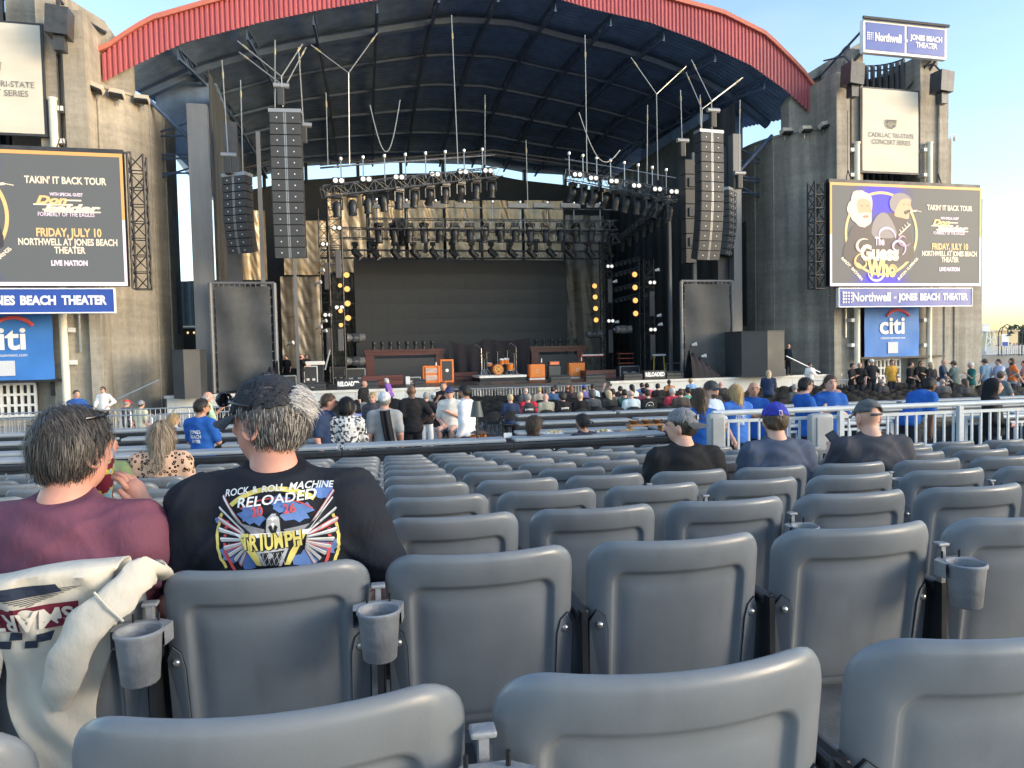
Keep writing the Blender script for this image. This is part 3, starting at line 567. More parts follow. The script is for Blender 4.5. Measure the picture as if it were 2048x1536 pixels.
# black masking boxes beside the stage
for x0, y0, x1, y1, v, lab in ((343, 702, 403, 796, -1.2, 'tall plain black masking box at the left end of the stage'), (1485, 664, 1569, 748, -.6, 'tall plain black masking box at the right end of the stage')):
    (ua, zt), (ub, zb) = sv(x0, y0, v), sv(x1, y1, v); zb = max(zb, .3) if x0 < 400 else DZ
    t = sthing('masking_box', lab, 'box', (ua+ub)/2, v, zb, 'masking boxes'); W = ub-ua
    mm = mat('masking_black', (.045, .05, .055), .6, var=.15, vs=1)
    b = MB(); b.prism([(-W/2, .9), (-W/2, .1), (W*(-.02), -.45), (W/2, 0), (W/2, 1.8), (-W/2, 1.8)], 0, zt-zb, 'z'); b.build('body', mm, t)
    MB().prism([(-W/2-.02, .9), (-W/2-.02, .08), (W*(-.02), -.48), (W/2+.02, -.02), (W/2+.02, 1.8), (-W/2-.02, 1.8)], zt-zb+.003, zt-zb+.05, 'z').build('lid', mm, t)
# shed with bulb string seen in the gap beside the left tower
ua, zt = sv(340, 560, 12); ub, zb = sv(402, 652, 12)
t = sthing('storage_shed', 'blue-grey corrugated shed seen in the gap beside the left tower', 'shed', ua-2, 12, .3)
b = MB(); n = 40; b._a([(5.2*k/n, .05*(k//2 % 2), z) for k in range(n+1) for z in (zb-.3, zt-.3+.25*k/n-.2)], [(2*i, 2*i+2, 2*i+3, 2*i+1) for i in range(n)]); b.build('wall', mat('blue_grey_sheet', (.16, .21, .25), .5, .3, var=.15, vs=1), t)
MB().bb((0, .2, 0), (5.2, .4, zb-.3)).build('lower_wall', M_blk, t); MB().bb((0, -.1, zb-.42), (5.2, .2, zb-.31)).build('ledge', M_white, t)
o = MB().tube([(1.5+.35*k, -.15, zb-.62+.05*(k % 2)) for k in range(9)], .015, 4).build('bulb_string', M_blk, t)
for k in range(9): MB().lathe([(0, .07), (.05, .05), (.06, 0), (.04, -.06), (0, -.08)], 8, (1.5+.35*k, -.15, zb-.7)).build('bulb', glow('bulb_glow', (1, .75, .4), 1.2), o, 60)
# handrails down the tower feet
for x0, y0, x1, y1, lab in ((235, 798, 318, 760, 'white sloping handrail at the foot of the left tower'), (1572, 712, 1640, 745, 'white sloping stair rail by the right masking box')):
    p, q = sv(x0, y0, -1.6), sv(x1, y1, -1.6); b = MB(); b.tube([(0, 0, 0), (q[0]-p[0], 0, q[1]-p[1])], .035, 8); b.cyl((q[0]-p[0]-.2, 0, q[1]-p[1]-.1), (q[0]-p[0]-.2, .5, q[1]-p[1]-.1), .04)
    tag(b.build('handrail', M_galv, None, 40, st(p[0], -1.6, p[1]), TH), lab, 'handrail')
# ================================================================== STAGE RIG AND BACKLINE
M_cab = mat('speaker_grille', (.062, .068, .075), .65, .1, var=.12, vs=6); M_cab2 = mat('speaker_side', (.04, .043, .048), .5); M_fly = mat('fly_bar_grey', (.32, .34, .36), .4, .4)
M_chr = mat('chrome', (.75, .77, .8), .2, .9); M_orange = mat('orange_vinyl', (.75, .20, .035), .5, var=.08, vs=6); M_drum = mat('orange_sparkle', (.75, .25, .04), .25, .2)
M_cherry = mat('cherry_wood', (.11, .035, .03), .4, var=.5, vs=3, stretch=(.15, 1, 6)); M_led = mat('dark_led_wall', (.048, .050, .053), .5, var=.08, vs=.5)
M_cable = mat('rubber_cable', (.03, .03, .033), .6); M_lens = mat('lamp_glass', (.55, .6, .65), .12, .5)
# LED wall of square tiles
ul, zt = sv(707, 517, 14); ur, _ = sv(1132, 517, 14); W = ur-ul; H = zt-DZ
wall = sthing('video_wall', 'big blank black video wall at the back of the stage', 'video wall', (ul+ur)/2, 14, DZ)
nx, nz = 14, 8; tl = MB().cbox((0, 0, 0), (W/nx-.003, .1, H/nz-.003), .002).me('tile', M_led)
for i in range(nx):
    for j in range(nz): put('tile', tl, wall, (-W/2+W/nx*(i+.5), 0, H/nz*(j+.5)))
MB().bb((-W/2, .06, 0), (W/2, .3, H)).build('backing', M_blk, wall)
# flown line arrays: cabinets are parts
def line_array(px0, py0, px1, py1, v, n, wd, curve, yaw, label, two=True, grp='flown speaker arrays'):
    (u, zt), (_, zb) = sv(px0, py0, v), sv(px1, py1, v); t = sthing('line_array', label, 'speaker', u, v, zt, grp); t.rotation_euler[2] = TH+yaw
    h = (zt-zb)/n; cab = MB(); cab.cbox((0, .3, -h/2), (wd, .6, h-.02), .025); me = cab.me('cabinet', M_cab2)
    gr = MB(); gw = wd*.44
    for s in (-1, 1): gr.cbox((s*wd*.255, -.005, -h/2), (gw, .02, h-.045), .008)
    gme = gr.me('grille', M_cab); sp = MB()
    for s in (-1, 1): sp.bb((s*.035-.022, -.02, -h+.02), (s*.035+.022, .0, -.02)) if two else None
    spm = sp.me('horn_slot', M_fly); lg = MB(); [lg.lathe([(0, .012), (.03, .008), (.03, -.01)], 8, (s*wd*.26, 0, 0)) for s in (-1, 1)]; lg.v = [(x, -.018-z, -h/2+y) for x, y, z in lg.v]; lgm = lg.me('badge', M_swht)
    y, z, a = 0., 0., 0.
    for i in range(n):
        if i > n*.45: a += curve
        M = Matrix.Translation((0, y, z)) @ Matrix.Rotation(a, 4, 'X')
        c = put('cabinet', me, t, mtx=M)
        for nm, m_ in (('grille', gme), ('horn_slot', spm), ('badge', lgm)): put(nm, m_, c)
        q = M @ Vector((0, 0, -h)); y, z = q.y, q.z
    MB().bb((-wd/2-.03, .0, 0), (wd/2+.03, .6, .16)).build('fly_bar', M_fly, t)
    return t, zt
line_array(569, 224, 576, 516, -1.5, 13, 1.36, R(1.0), R(-6), 'tall main speaker array hanging at the left of the stage')
line_array(1424, 265, 1424, 520, -1.5, 13, 1.36, R(2.0), R(4), 'tall main speaker array hanging at the right of the stage, its foot curving back')
line_array(466, 352, 478, 508, .4, 10, 1.25, R(3.2), R(-30), 'shorter outer speaker array left of the main left array')
line_array(1466, 382, 1466, 512, 1.5, 10, 1.15, R(3.0), R(38), 'shorter outer speaker array right of the main right array')
# subwoofer column at the right, inside the main array
u, zt = sv(1380, 315, 1.5)
t = sthing('speaker_column', 'narrow column of black speakers beside the main right array', 'speaker', u, 1.5, zt)
for k in range(7): MB().cbox((0, .3, -.5-k*.82), (.62, .6, .8), .03).build('cabinet', M_cab2, t)
for k, m_ in ((1, M_cab), (3, M_cab), (5, M_cab)): MB().cbox((.25, -.05, -.55-k*.82), (.75, .08, .5), .03).build('panel', m_, t)
# chain hoists with slings up to the roof
def cablepts(p, q, sag=0., n=1): return [tuple(p[i]+(q[i]-p[i])*k/n-(sag*math.sin(math.pi*k/n) if i == 2 else 0) for i in range(3)) for k in range(n+1)]
def S3(px, py, v): u, z = sv(px, py, v); return (u, v, z)
def rig(label, legs, hoist=None):
    base = legs[0][-1]; t = sthing('rigging_cable', label, 'cable', *base, 'rigging cables under the roof')
    off = lambda p: tuple(p[i]-base[i] for i in range(3))
    for L in legs:
        L = [off(p) for p in L]; o = MB().tube(L, .028, 5).build('steel_rope', M_wire, t)
        p, q = Vector(L[0]), Vector(L[1] if len(L) > 1 else L[0]); d = (q-p)
        if d.length > 1.5: MB().cyl(p+d*.12, p+d*.12+d.normalized()*.3, .045, n=6).build('shackle', mat('yellow_shackle', (.4, .36, .22), .5), o)
    if hoist:
        h = off(hoist); b = MB(); b.cbox((h[0], h[1], h[2]-.3), (.32, .3, .8), .05); b.build('chain_bag', M_cab2, t); MB().cyl((h[0]-.3, h[1], h[2]+.18), (h[0]+.38, h[1], h[2]+.18), .13, n=10).build('hoist_motor', M_fly, t, 40)
rig('bridle cables over the main left speaker array', [[S3(475, 82, -.5), S3(563, 153, -1.5), S3(566, 214, -1.5)], [S3(605, 88, -.5), S3(563, 153, -1.5)], [S3(478, 104, 0), S3(560, 166, -1.4)], [S3(612, 95, 0), S3(574, 166, -1.4)]], S3(561, 180, -1.4))
rig('Y-shaped bridle left of centre', [[S3(622, 90, 2.2), S3(697, 146, 2), S3(699, 330, 2)], [S3(755, 66, 2.2), S3(697, 146, 2)]], None)
rig('Y-shaped bridle right of centre', [[S3(1262, 115, 2.2), S3(1313, 188, 2), S3(1316, 360, 2)], [S3(1372, 133, 2.2), S3(1313, 188, 2)]], None)
rig('bridle cables over the main right speaker array', [[S3(1383, 120, -.5), S3(1423, 202, -1.5), S3(1424, 260, -1.5)], [S3(1485, 155, -.5), S3(1423, 202, -1.5)], [S3(1372, 145, 0), S3(1404, 218, -1.4), S3(1403, 262, -1.4)], [S3(1480, 160, 0), S3(1404, 218, -1.4)]], S3(1425, 228, -1.4))
for x0, y0, x1, y1, v, h, lab in ((444, 120, 456, 310, .4, 1, 'straight cable and motor over the outer left array'), (481, 160, 486, 345, .6, 0, 'straight cable just left of the main left array'), (903, 30, 916, 330, 2, 0, 'long straight cable hanging near the centre'), (1170, 70, 1174, 345, 2, 0, 'long straight cable right of centre'), (597, 95, 607, 250, 0, 1, 'cable with motor just right of the main left array'), (1361, 180, 1364, 280, 1, 1, 'cable with motor over the speaker column'), (1480, 200, 1478, 345, 1.5, 1, 'cable with motor over the outer right array'), (1295, 210, 1294, 370, 4, 0, 'thin cable over the right light truss'), (652, 185, 656, 330, 5, 0, 'thin cable over the left light truss'), (970, 190, 970, 330, 8, 0, 'thin cable behind the centre hang'), (1052, 280, 1056, 420, 8, 0, 'thin cable over the middle truss'), (550, 80, 550, 222, .5, 0, 'thin cable behind the main left array'), (1400, 190, 1402, 262, .5, 0, 'thin cable behind the main right array')):
    rig(lab, [[S3(x0, y0, v), S3(x1, y1, v)]], S3(x1, y1+8, v) if h else None)
for a, c, m_, sag, lab in ((S3(740, 210, 4), S3(800, 200, 4), 0, 2.6, 'slack cable loop hanging under the roof, left'), (S3(1158, 225, 4), S3(1240, 300, 4), 0, 1.6, 'slack cable loop hanging under the roof, right')):
    o = MB().tube([tuple(p[i]-a[i] for i in range(3)) for p in cablepts(a, c, sag, 14)], .03, 5).build('slack_cable', M_wire, None, None, st(*a), TH); tag(o, lab, 'cable')
# light trusses and fixtures
M_lampy = glow('lamp_white', (1, .98, .9), 1.1); M_fix = mat('fixture_black', (.032, .035, .04), .4, .2, var=.2, vs=9)
def truss(px0, py0, px1, py1, v0, v1, wd, label):
    a, c = S3(px0, py0, v0), S3(px1, py1, v1); t = sthing('lighting_truss', label, 'truss', *a, 'stage trusses')
    truss_mb(MB(), (0, 0, 0), tuple(c[i]-a[i] for i in range(3)), wd, .03, .55).build('chords', mat('truss_grey', (.16, .17, .18), .4, .6), t); return t
def upper_rail(t, px0, py0, px1, py1, v0, v1, n, org):
    a, c = S3(px0, py0, v0), S3(px1, py1, v1); o = S3(*org)
    p = lambda q: tuple(q[i]-o[i] for i in range(3)); b = MB(); b.cyl(p(a), p(c), .03, n=5); b.build('upper_rail', M_galv, t)
    for k in range(n):
        f = (k+.3)/n; q = p(tuple(a[i]+(c[i]-a[i])*f for i in range(3))); d = MB(); d.cyl((q[0], q[1], q[2]+.25), (q[0], q[1], q[2]-1.0), .035, n=5); d.build('drop_pipe', M_galv, t)
        MB().lathe([(0, .13), (.09, .1), (.1, 0), (.07, -.09), (0, -.1)], 8, (q[0], q[1], q[2]+.34)).build('clamp_lamp', M_chr, t, 60)
def fixture_meshes():
    b = MB(); b.bb((-.2, -.14, -.16), (.2, .14, 0)); base = b.me('base', M_fix)
    b = MB(); b.bb((-.24, -.05, -.62), (-.19, .05, -.16)); b.bb((.19, -.05, -.62), (.24, .05, -.16)); b.bb((-.24, -.05, -.2), (.24, .05, -.161)); yoke = b.me('yoke', M_fix)
    b = MB(); b.lathe([(0, .2), (.1, .2), (.17, .1), (.19, -.1), (.16, -.3), (.19, -.42), (.17, -.44), (0, -.42)], 12); head = b.me('head', M_fix, 40)
    b = MB(); b.lathe([(0, -.445), (.15, -.445), (.16, -.43)], 12); lens = b.me('lens', M_lens); return base, yoke, head, lens
FX = fixture_meshes(); _fx = [0]
def fixture(px, py, v, tilt, yaw, label, grp, sc=1.):
    t = sthing('moving_light', label, 'stage light', *S3(px, py, v), grp); t.rotation_euler[2] = TH+yaw; t.scale = (sc, sc, sc)
    put('base', FX[0], t); put('yoke', FX[1], t); h = put('head', FX[2], t, mtx=Matrix.Translation((0, 0, -.5)) @ Matrix.Rotation(tilt, 4, 'X')); put('lens', FX[3], h)
def blinder(px, py, v, label, grp, k=1.):
    t = sthing('blinder_light', label, 'stage light', *S3(px, py, v), grp); MB().cbox((0, .12, 0), (.62*k, .22, .34*k), .04).build('housing', M_fix, t)
    for s in (-1, 1): MB().cyl((s*.15*k, .0, 0), (s*.15*k, -.02, 0), .12*k, n=12).build('lamp', M_lampy, t)
T1 = truss(645, 384, 1000, 344, 3, 6, .55, 'upper front light truss left of centre'); upper_rail(T1, 668, 333, 990, 310, 3, 6, 8, (645, 384, 3))
T2 = truss(1130, 350, 1356, 393, 5, 3, .55, 'upper front light truss right of centre'); upper_rail(T2, 1130, 318, 1352, 356, 5, 3, 8, (1130, 350, 5))
for i in range(11): f = (i+.6)/11; fixture(655+340*f, 391-38*f, 3+3*f, R(rng.choice([0, 5, -8, 12, 28])), R(rng.uniform(-30, 30)), f'black moving-head light under the upper left truss, {NUM[i+1]} from the left', 'moving lights on the upper left truss', 1.25)
for i in range(10): f = (i+.5)/10; fixture(1135+215*f, 364+40*f, 5-2*f, R(rng.choice([20, 30, 35, 10])), R(rng.uniform(10, 50)), f'black moving-head light under the upper right truss, {NUM[i+1]} from the left', 'moving lights on the upper right truss', 1.2)
for i, (x, y, v) in enumerate(((677, 361, 3.), (732, 358, 3.6), (798, 354, 4.2), (870, 348, 4.9), (926, 343, 5.4), (976, 341, 5.8))): blinder(x, y, v-.4, f'twin blinder lamp on the upper left truss, {NUM[i+1]} from the left', 'blinders on the upper left truss')
for i, (x, y, v) in enumerate(((1155, 349, 4.8), (1187, 356, 4.5), (1228, 362, 4.), (1273, 371, 3.6), (1315, 378, 3.2), (1348, 383, 3))): blinder(x, y, v-.4, f'twin blinder lamp on the upper right truss, {NUM[i+1]} from the left', 'blinders on the upper right truss')
T3 = truss(735, 448, 1232, 452, 8, 8, .6, 'middle light truss spanning the stage'); upper_rail(T3, 735, 412, 1236, 420, 8, 8, 9, (735, 448, 8))
T4 = truss(680, 466, 1238, 478, 9.5, 9.5, .6, 'lower light truss spanning the stage'); T5 = truss(640, 508, 1212, 510, 12.6, 12.6, .5, 'header truss directly above the LED wall')
for k, (x0, x1) in enumerate(((733, 772), (795, 835), (852, 891), (908, 945), (1015, 1055), (1066, 1106), (1120, 1160), (1173, 1210))):
    a, c = S3(x0, 411, 7.8), S3(x1, 415, 7.8); t = tag(MB().cbox((0, 0, 0), (c[0]-a[0], .22, .3), .05).build('strip_light', mat('strip_grey', (.30, .30, .29), .5), None, None, st((a[0]+c[0])/2, 7.8, a[2]), TH), f'grey bar light on the middle truss, {NUM[k+1]} from the left', 'stage light', 'bar lights on the middle truss')
for i in range(16): f = (i+.5)/16; fixture(742+485*f, 446, 8, R(rng.choice([0, 8, -10, 15])), R(rng.uniform(-60, 60)), f'black moving-head light on the middle truss, {NUM[i+1]} from the left', 'moving lights on the middle truss', 1.25)
for i in range(14): f = (i+.5)/14; fixture(690+545*f, 485, 9.5, R(rng.choice([-42, -36, -45])), R(rng.uniform(60, 100)), f'black tilted spotlight under the lower truss, {NUM[i+1]} from the left', 'spotlights under the lower truss', 1.15)
for i in range(8):
    f = (i+.3)/8; t = sthing('motor_hoist', f'black hoist on the header truss above the LED wall, {NUM[i+1]} from the left', 'hoist', *S3(725+440*f, 490, 12.6), 'hoists on the header truss')
    MB().cbox((0, 0, .3), (.5, .25, .2), .04).build('bar', M_fix, t); MB().cbox((0, 0, -.15), (.26, .26, .7), .04).build('body', M_fix, t)
t = sthing('projector', 'bulky black projector hanging from the lower truss', 'projector', *S3(800, 452, 9), None); MB().cbox((0, 0, 0), (.95, .8, .75), .12).build('body', M_fix, t); MB().cyl((0, -.1, -.3), (.1, -.2, -1.2), .3, .2, 10).build('snout', M_fix, t)
# diagonal side truss right
T6 = truss(1240, 480, 1340, 400, 12, 4, .4, 'diagonal side truss right of the stage rig')
for i in range(7): f = (i+.5)/7; fixture(1240+100*f, 478-72*f, 12-8*f, R(10), R(20), f'black light on the diagonal side truss, {NUM[i+1]} from the back', 'lights on the diagonal side truss', 1.1)
# vertical light towers with amber lamps
M_amber = glow('amber_lamp', (1., .45, .12), 1.6)
def light_tower(px, py0, v, wd, label):
    u, zt = sv(px, py0, v); t = sthing('light_tower', label, 'light tower', u, v, DZ, 'upright light towers')
    truss_mb(MB(), (0, 0, 0), (0, 0, zt-DZ), wd, .04, .5).build('mast', M_blk, t); MB().bb((-.6, -.6, 0), (.6, .6, .12)).build('foot_plate', M_blk, t)
    for f in (.25, .62): MB().cbox((.12, -wd/2-.12, (zt-DZ)*f), (.3, .12, 1.5), .03).build('light_bar', mat('bar_dark', (.09, .09, .095), .5), t)
    for f in (.4, .8): MB().cbox((.1, -wd/2-.15, (zt-DZ)*f), (.55, .15, .26), .03).build('blinder', M_fix, t); [MB().cyl((.1+s*.13, -wd/2-.23, (zt-DZ)*f), (.1+s*.13, -wd/2-.25, (zt-DZ)*f), .1, n=12).build('blinder_lamp', M_lampy, t) for s in (-1, 1)]
    return t
light_tower(667, 380, 5, .7, 'upright truss tower with lamps left of the LED wall'); light_tower(645, 420, 7, .5, 'slimmer upright truss mast behind the left light tower'); light_tower(1210, 480, 9, .6, 'upright truss tower just right of the LED wall'); light_tower(1293, 520, 5, .65, 'front right upright truss tower with lamps')
def amber(px, py, v, label, grp, sq=1.):
    t = sthing('amber_spotlight', label, 'stage light', *S3(px, py, v), grp)
    MB().lathe([(0, .3), (.12, .28), (.2, .1), (.2, 0), (.17, -.02)], 12).build('can', M_fix, t).matrix_local = Matrix.Rotation(R(90), 4, 'X') @ Matrix.Rotation(R(180), 4, 'X')
    MB().cyl((0, -.02, 0), (0, -.04, 0), .155*sq, n=14).build('lamp', M_amber, t); MB().cyl((0, .1, 0), (.45, .1, 0), .03, n=5).build('arm', M_fix, t)
for i, y in enumerate((550, 578, 607, 636)): amber(693+i, y, 6, f'glowing amber lamp in the left column, {NUM[i+1]} from the top', 'amber lamps left')
for i, y in enumerate((571, 622, 650)): amber(680+i, y, 4.4, f'amber lamp on the inner left tower, {NUM[i+1]} from the top', 'amber lamps inner left', .7)
for i, y in enumerate((572, 594, 617, 640)): amber(1189+i, y, 8.5, f'glowing amber lamp beside the LED wall right edge, {NUM[i+1]} from the top', 'amber lamps centre right')
for i, y in enumerate((549, 575, 601, 627)): amber(1269+i*.7, y, 4.6, f'glowing amber lamp on the front right tower, {NUM[i+1]} from the top', 'amber lamps right')
# rows of small lamps between the right towers
for r_, y in enumerate((528, 548, 578, 600)):
    a = S3(1225, y, 9); t = sthing('lamp_bar', f'dark bar of small lamps between the right light towers, {NUM[r_+1]} from the top', 'stage light', *a, 'lamp bars between the towers'); MB().cyl((0, 0, 0), (1.5, -.8, .35), .05, n=5).build('bar', M_fix, t)
    for k in range(7): q = (1.5*k/6, -.8*k/6, .35*k/6-.12); MB().cyl(q, (q[0]-.1, q[1]-.18, q[2]-.05), .09, .12, 8).build('lamp_can', M_fix, t, 40)
# follow spots at deck level
for px, py, v, yw, lab in ((702, 676, 5, -1, 'big black spotlight aimed right beside the left light tower'), (702, 723, 5, -1, 'floor spotlight at the foot of the left light tower'), (1255, 659, 5, 1, 'big black spotlight on the front right tower'), (1195, 668, 9, 1, 'black spotlight on the tower by the LED wall')):
    t = sthing('spotlight', lab, 'stage light', *S3(px, py, v), 'big spotlights'); MB().cbox((-yw*.3, 0, 0), (.5, .5, .5), .08).build('yoke', M_fix, t); b = MB(); b.lathe([(0, -.5), (.22, -.45), (.27, 0), (.22, .4), (.26, .5), (0, .48)], 12); b.v = [(yw*-z*-1+yw*.3*-1, y, x) for x, y, z in b.v]; b.build('head', mat('spot_grey', (.12, .12, .125), .45), t, 40)
# small clip lights on the towers
for i, (px, py, v) in enumerate(((640, 542, 6), (634, 566, 6), (645, 643, 6), (635, 655, 6), (645, 663, 6), (578, 687, 4), (1310, 541, 4), (1314, 632, 4), (1316, 650, 4), (1226, 564, 8), (1230, 645, 8), (1228, 659, 8), (1384, 690, .8), (1403, 713, .6))):
    t = sthing('clip_light', f'small white clip light in the stage wings, {NUM[i+1]} counted from the left', 'stage light', *S3(px, py, v), 'clip lights'); MB().cyl((0, 0, 0), (.22, -.14, .05), .06, .11, 8).build('head', M_swht, t, 40); MB().cyl((0, 0, 0), (-.12, .05, -.15), .03, n=5).build('clip', M_fix, t)
# ------------------------------------------------------------------ deck items
def dk(px, py, v): u, z = sv(px, py, v); return u, v, z
def riser(x0, y0, x1, v, label):
    (ua, zt), (ub, _) = sv(x0, y0, v), sv(x1, y0, v); W, H = ub-ua, zt-DZ; t = sthing('wood_riser', label, 'riser', (ua+ub)/2, v, DZ, 'cherry-wood risers')
    n = max(2, int(H/.22))
    for k in range(n): MB().cbox((0, .5, H/n*(k+.5)), (W, 1.0, H/n-.015), .012).build('plank', M_cherry, t)
    return t
# left bar-like cabinet with eight lamps
def bar_unit(x0, y0, x1, v, lamps, label, ly):
    (ua, zt), (ub, _) = sv(x0, y0, v), sv(x1, y0, v); W, H = ub-ua, zt-DZ; t = sthing('lamp_cabinet', label, 'cabinet', (ua+ub)/2, v, DZ, 'cherry-wood cabinets')
    MB().bb((-W/2+.5, -.02, 0), (W/2-.5, .3, H-.55)).build('screen', M_led, t)
    for s in (-1, 1): MB().bb((s*(W/2-.5), -.08, 0), (s*W/2, .5, H-.36)).build('side_post', M_cherry, t)
    MB().bb((-W/2-.05, -.12, H-.36), (W/2+.05, .6, H-.16)).build('beam', M_cherry, t); MB().bb((-W/2-.12, -.18, H-.155), (W/2+.12, .65, H)).build('cornice', M_cherry, t)
    for i, px in enumerate(lamps):
        q = sv(px, ly, v+.2); tt = sthing('beam_light', f'small black beam light on top of the cabinet, {NUM[i+1]} from the left, {"left" if x0<900 else "right"} cabinet', 'stage light', q[0], v+.2, zt+.003, 'beam lights on the cabinets')
        MB().cyl((0, 0, 0), (0, 0, .07), .14, n=10).build('base', M_fix, tt); MB().lathe([(0, .07), (.1, .08), (.08, .2), (.13, .3), (.13, .44), (.1, .48), (0, .48)], 10).build('head', M_fix, tt, 40)
bar_unit(731, 700, 887, 9, [748+16.6*i for i in range(8)], 'cherry-wood cabinet with dark screen left of the drum kit', 695); bar_unit(1062, 693, 1168, 9, [1072+15.8*i for i in range(6)], 'cherry-wood cabinet with dark screen right of the drum kit', 690)
riser(724, 752, 806, 4, 'low cherry-wood step left of the amplifiers'); riser(1172, 741, 1232, 4, 'low cherry-wood step right of the amplifiers'); riser(906, 745, 956, 7, 'low cherry-wood step beside the drum riser')
# drape behind the drums
(ua, zt), (ub, _) = sv(898, 680, 8.5), sv(1060, 680, 8.5); W, H = ub-ua, zt-DZ
b = MB(); b.grid(lambda a, q: (W*a, .12*math.sin(a*40)*(1.1-q), H*q*(1-.13*math.sin(math.pi*min(1, a/.42))*(a < .42)-.1*math.sin(math.pi*(a-.42)/.58)*(a >= .42)*.6+(.0 if a < .42 else .02))), 70, 16)
tag(b.build('drum_drape', mat('black_velvet', (.022, .020, .026), .9), None, 60, st(ua, 8.5, DZ), TH), 'black cloth draped on stands behind the drum kit', 'drape')
# orange amplifiers
def amp_cab(px0, y0, px1, v, label, kind):
    (ua, zt), (ub, _) = sv(px0, y0, v), sv(px1, y0, v); W, H = ub-ua, zt-DZ; zb = DZ
    t = sthing('guitar_amp', label, 'amplifier', (ua+ub)/2, v, zb, 'amplifiers'); D = .45
    if kind == 'orange':
        MB().cbox((0, D/2, .1+(H-.1)/2), (W, D, H-.1), .03).build('case', M_orange, t); MB().cbox((0, -.012, .1+(H-.1)/2), (W*.86, .02, (H-.1)*.86), .005).build('grille', mat('orange_cloth', (.72, .24, .06), .8, var=.1, vs=20), t)
        MB().tube([(.07*math.cos(k*.7), -.03, .1+(H-.1)*.5+.1*math.sin(k*.7)) for k in range(9)], .012, 4).build('badge', M_swht, t); MB().bb((-W/2, .02, 0), (W/2, D, .09)).build('dolly', M_white, t)
    elif kind == 'stack':
        MB().cbox((0, D/2, H/2), (W, D, H), .03).build('case', M_orange, t)
        for f in (.3, .72): MB().cbox((0, -.015, H*f), (W*.66, .03, H*.3), .01).build('panel', mat('amp_panel', (.55, .42, .36), .5, var=.5, vs=14, stretch=(.3, 1, 3)), t)
        for s in (-1, 1): MB().bb((s*W*.36-.03, -.03, .05), (s*W*.36+.03, -.002, H-.05)).build('strip', mat('dark_orange', (.35, .09, .03), .5), t)
    elif kind == 'frame':
        MB().cbox((0, D/2, H/2), (W, D, H), .03).build('case', M_orange, t); MB().bb((-W/2+.1, -.012, .1), (W/2-.1, -.002, H-.1)).build('grille', M_led, t); MB().lathe([(0, .01), (.1, .01), (.1, 0)], 10).build('badge', M_swht, t).matrix_local = Matrix.Translation((0, -.02, H*.52)) @ Matrix.Rotation(R(90), 4, 'X')
    else:
        MB().cbox((0, D/2, H*.36), (W, D, H*.72), .03).build('case', mat('grey_tolex', (.09, .10, .10), .7, var=.15, vs=12), t); MB().cbox((0, D/2, H*.87), (W*.92, D*.8, H*.24), .03).build('head', mat('amp_head_dark', (.10, .09, .09), .5), t); MB().bb((-W*.36, .03, H*.8), (W*.36, .042, H*.94)).build('panel', glow('amp_panel_red', (.9, .2, .08)), t); MB().tube([(-W*.3, D/2, H*.99), (-W*.2, D/2, H*1.04), (W*.2, D/2, H*1.04), (W*.3, D/2, H*.99)], .015, 4).build('handle', M_blk, t)
amp_cab(845, 732, 880, 5, 'orange amplifier stack with two pale panels', 'stack'); amp_cab(880, 719, 907, 5.2, 'tall orange-framed speaker cabinet with black grille', 'frame')
amp_cab(1059, 729, 1090, 5, 'square orange speaker cabinet, left one of the pair', 'orange'); amp_cab(1138, 726, 1170, 5, 'square orange speaker cabinet, right one of the pair', 'orange'); amp_cab(1098, 722, 1121, 5, 'grey amplifier with a red-lit head between the orange cabinets', 'head')
for px, py, v in ((872, 728, 5.3), (1083, 721, 5.3), (1163, 718, 5.3)):
    u, z = sv(px, py, v); tag(MB().lathe([(0, -.16), (.035, -.16), (.035, .0), (.015, .06), (.015, .09), (0, .09)], 8).build('bottle', M_swht, None, 40, st(u, v, z+.04), TH), f'white bottle on top of the {"amplifier stack" if px<900 else "left orange cabinet" if px<1100 else "right orange cabinet"}', 'bottle')
# drum riser and kit
(ua, zt), (ub, _) = sv(960, 752, 4.6), sv(1052, 752, 4.6); uc = (ua+ub)/2; RZ = zt
t = sthing('drum_riser', 'low riser with a white edge under the drum kit', 'riser', uc, 4.6, DZ); W = ub-ua
MB().bb((-W/2, 0, 0), (W/2, 2.2, RZ-DZ-.13)).build('base', M_blk, t); MB().bb((-W/2-.03, -.03, RZ-DZ-.125), (W/2+.03, 2.2, RZ-DZ)).build('edge', M_white, t)
kit = sthing('drum_kit', 'orange drum kit with chrome stands on the low riser', 'drum kit', uc-.05, 5.6, RZ)
def drum(x, y, z, r, d, tilt, nm, fm=None):
    b = MB(); b.cyl((0, 0, -d/2), (0, 0, d/2), r, n=20); o = b.build(nm, M_drum, kit, 40); M = Matrix.Translation((x, y, z)) @ Matrix.Rotation(tilt, 4, 'X'); o.matrix_local = M
    for s in (-1, 1): MB().lathe([(r*.96, 0), (r*1.03, 0), (r*1.03, .03), (r*.96, .03)], 20, (0, 0, s*d/2-.015)).build('hoop', M_chr if not fm else mat('dark_hoop', (.12, .05, .02), .4), o)
    MB().cyl((0, 0, d/2+.001), (0, 0, d/2+.008), r*.95, n=20).build('drum_head', fm or M_swht, o); return o
o = drum(-.1, -.3, .33, .31, .42, R(90), 'bass_drum', mat('bass_head', (.5, .2, .06), .5, var=.5, vs=6))
on = text_me('OO', .22, mat('print_gold', (.8, .5, .1), .5), .05)
MB().tube([(.2*math.cos(k*.6)-.1, -.53, .33+.12*math.sin(k*1.2)) for k in range(11)], .025, 4).build('front_emblem', mat('print_gold', (.8, .5, .1), .5), kit)
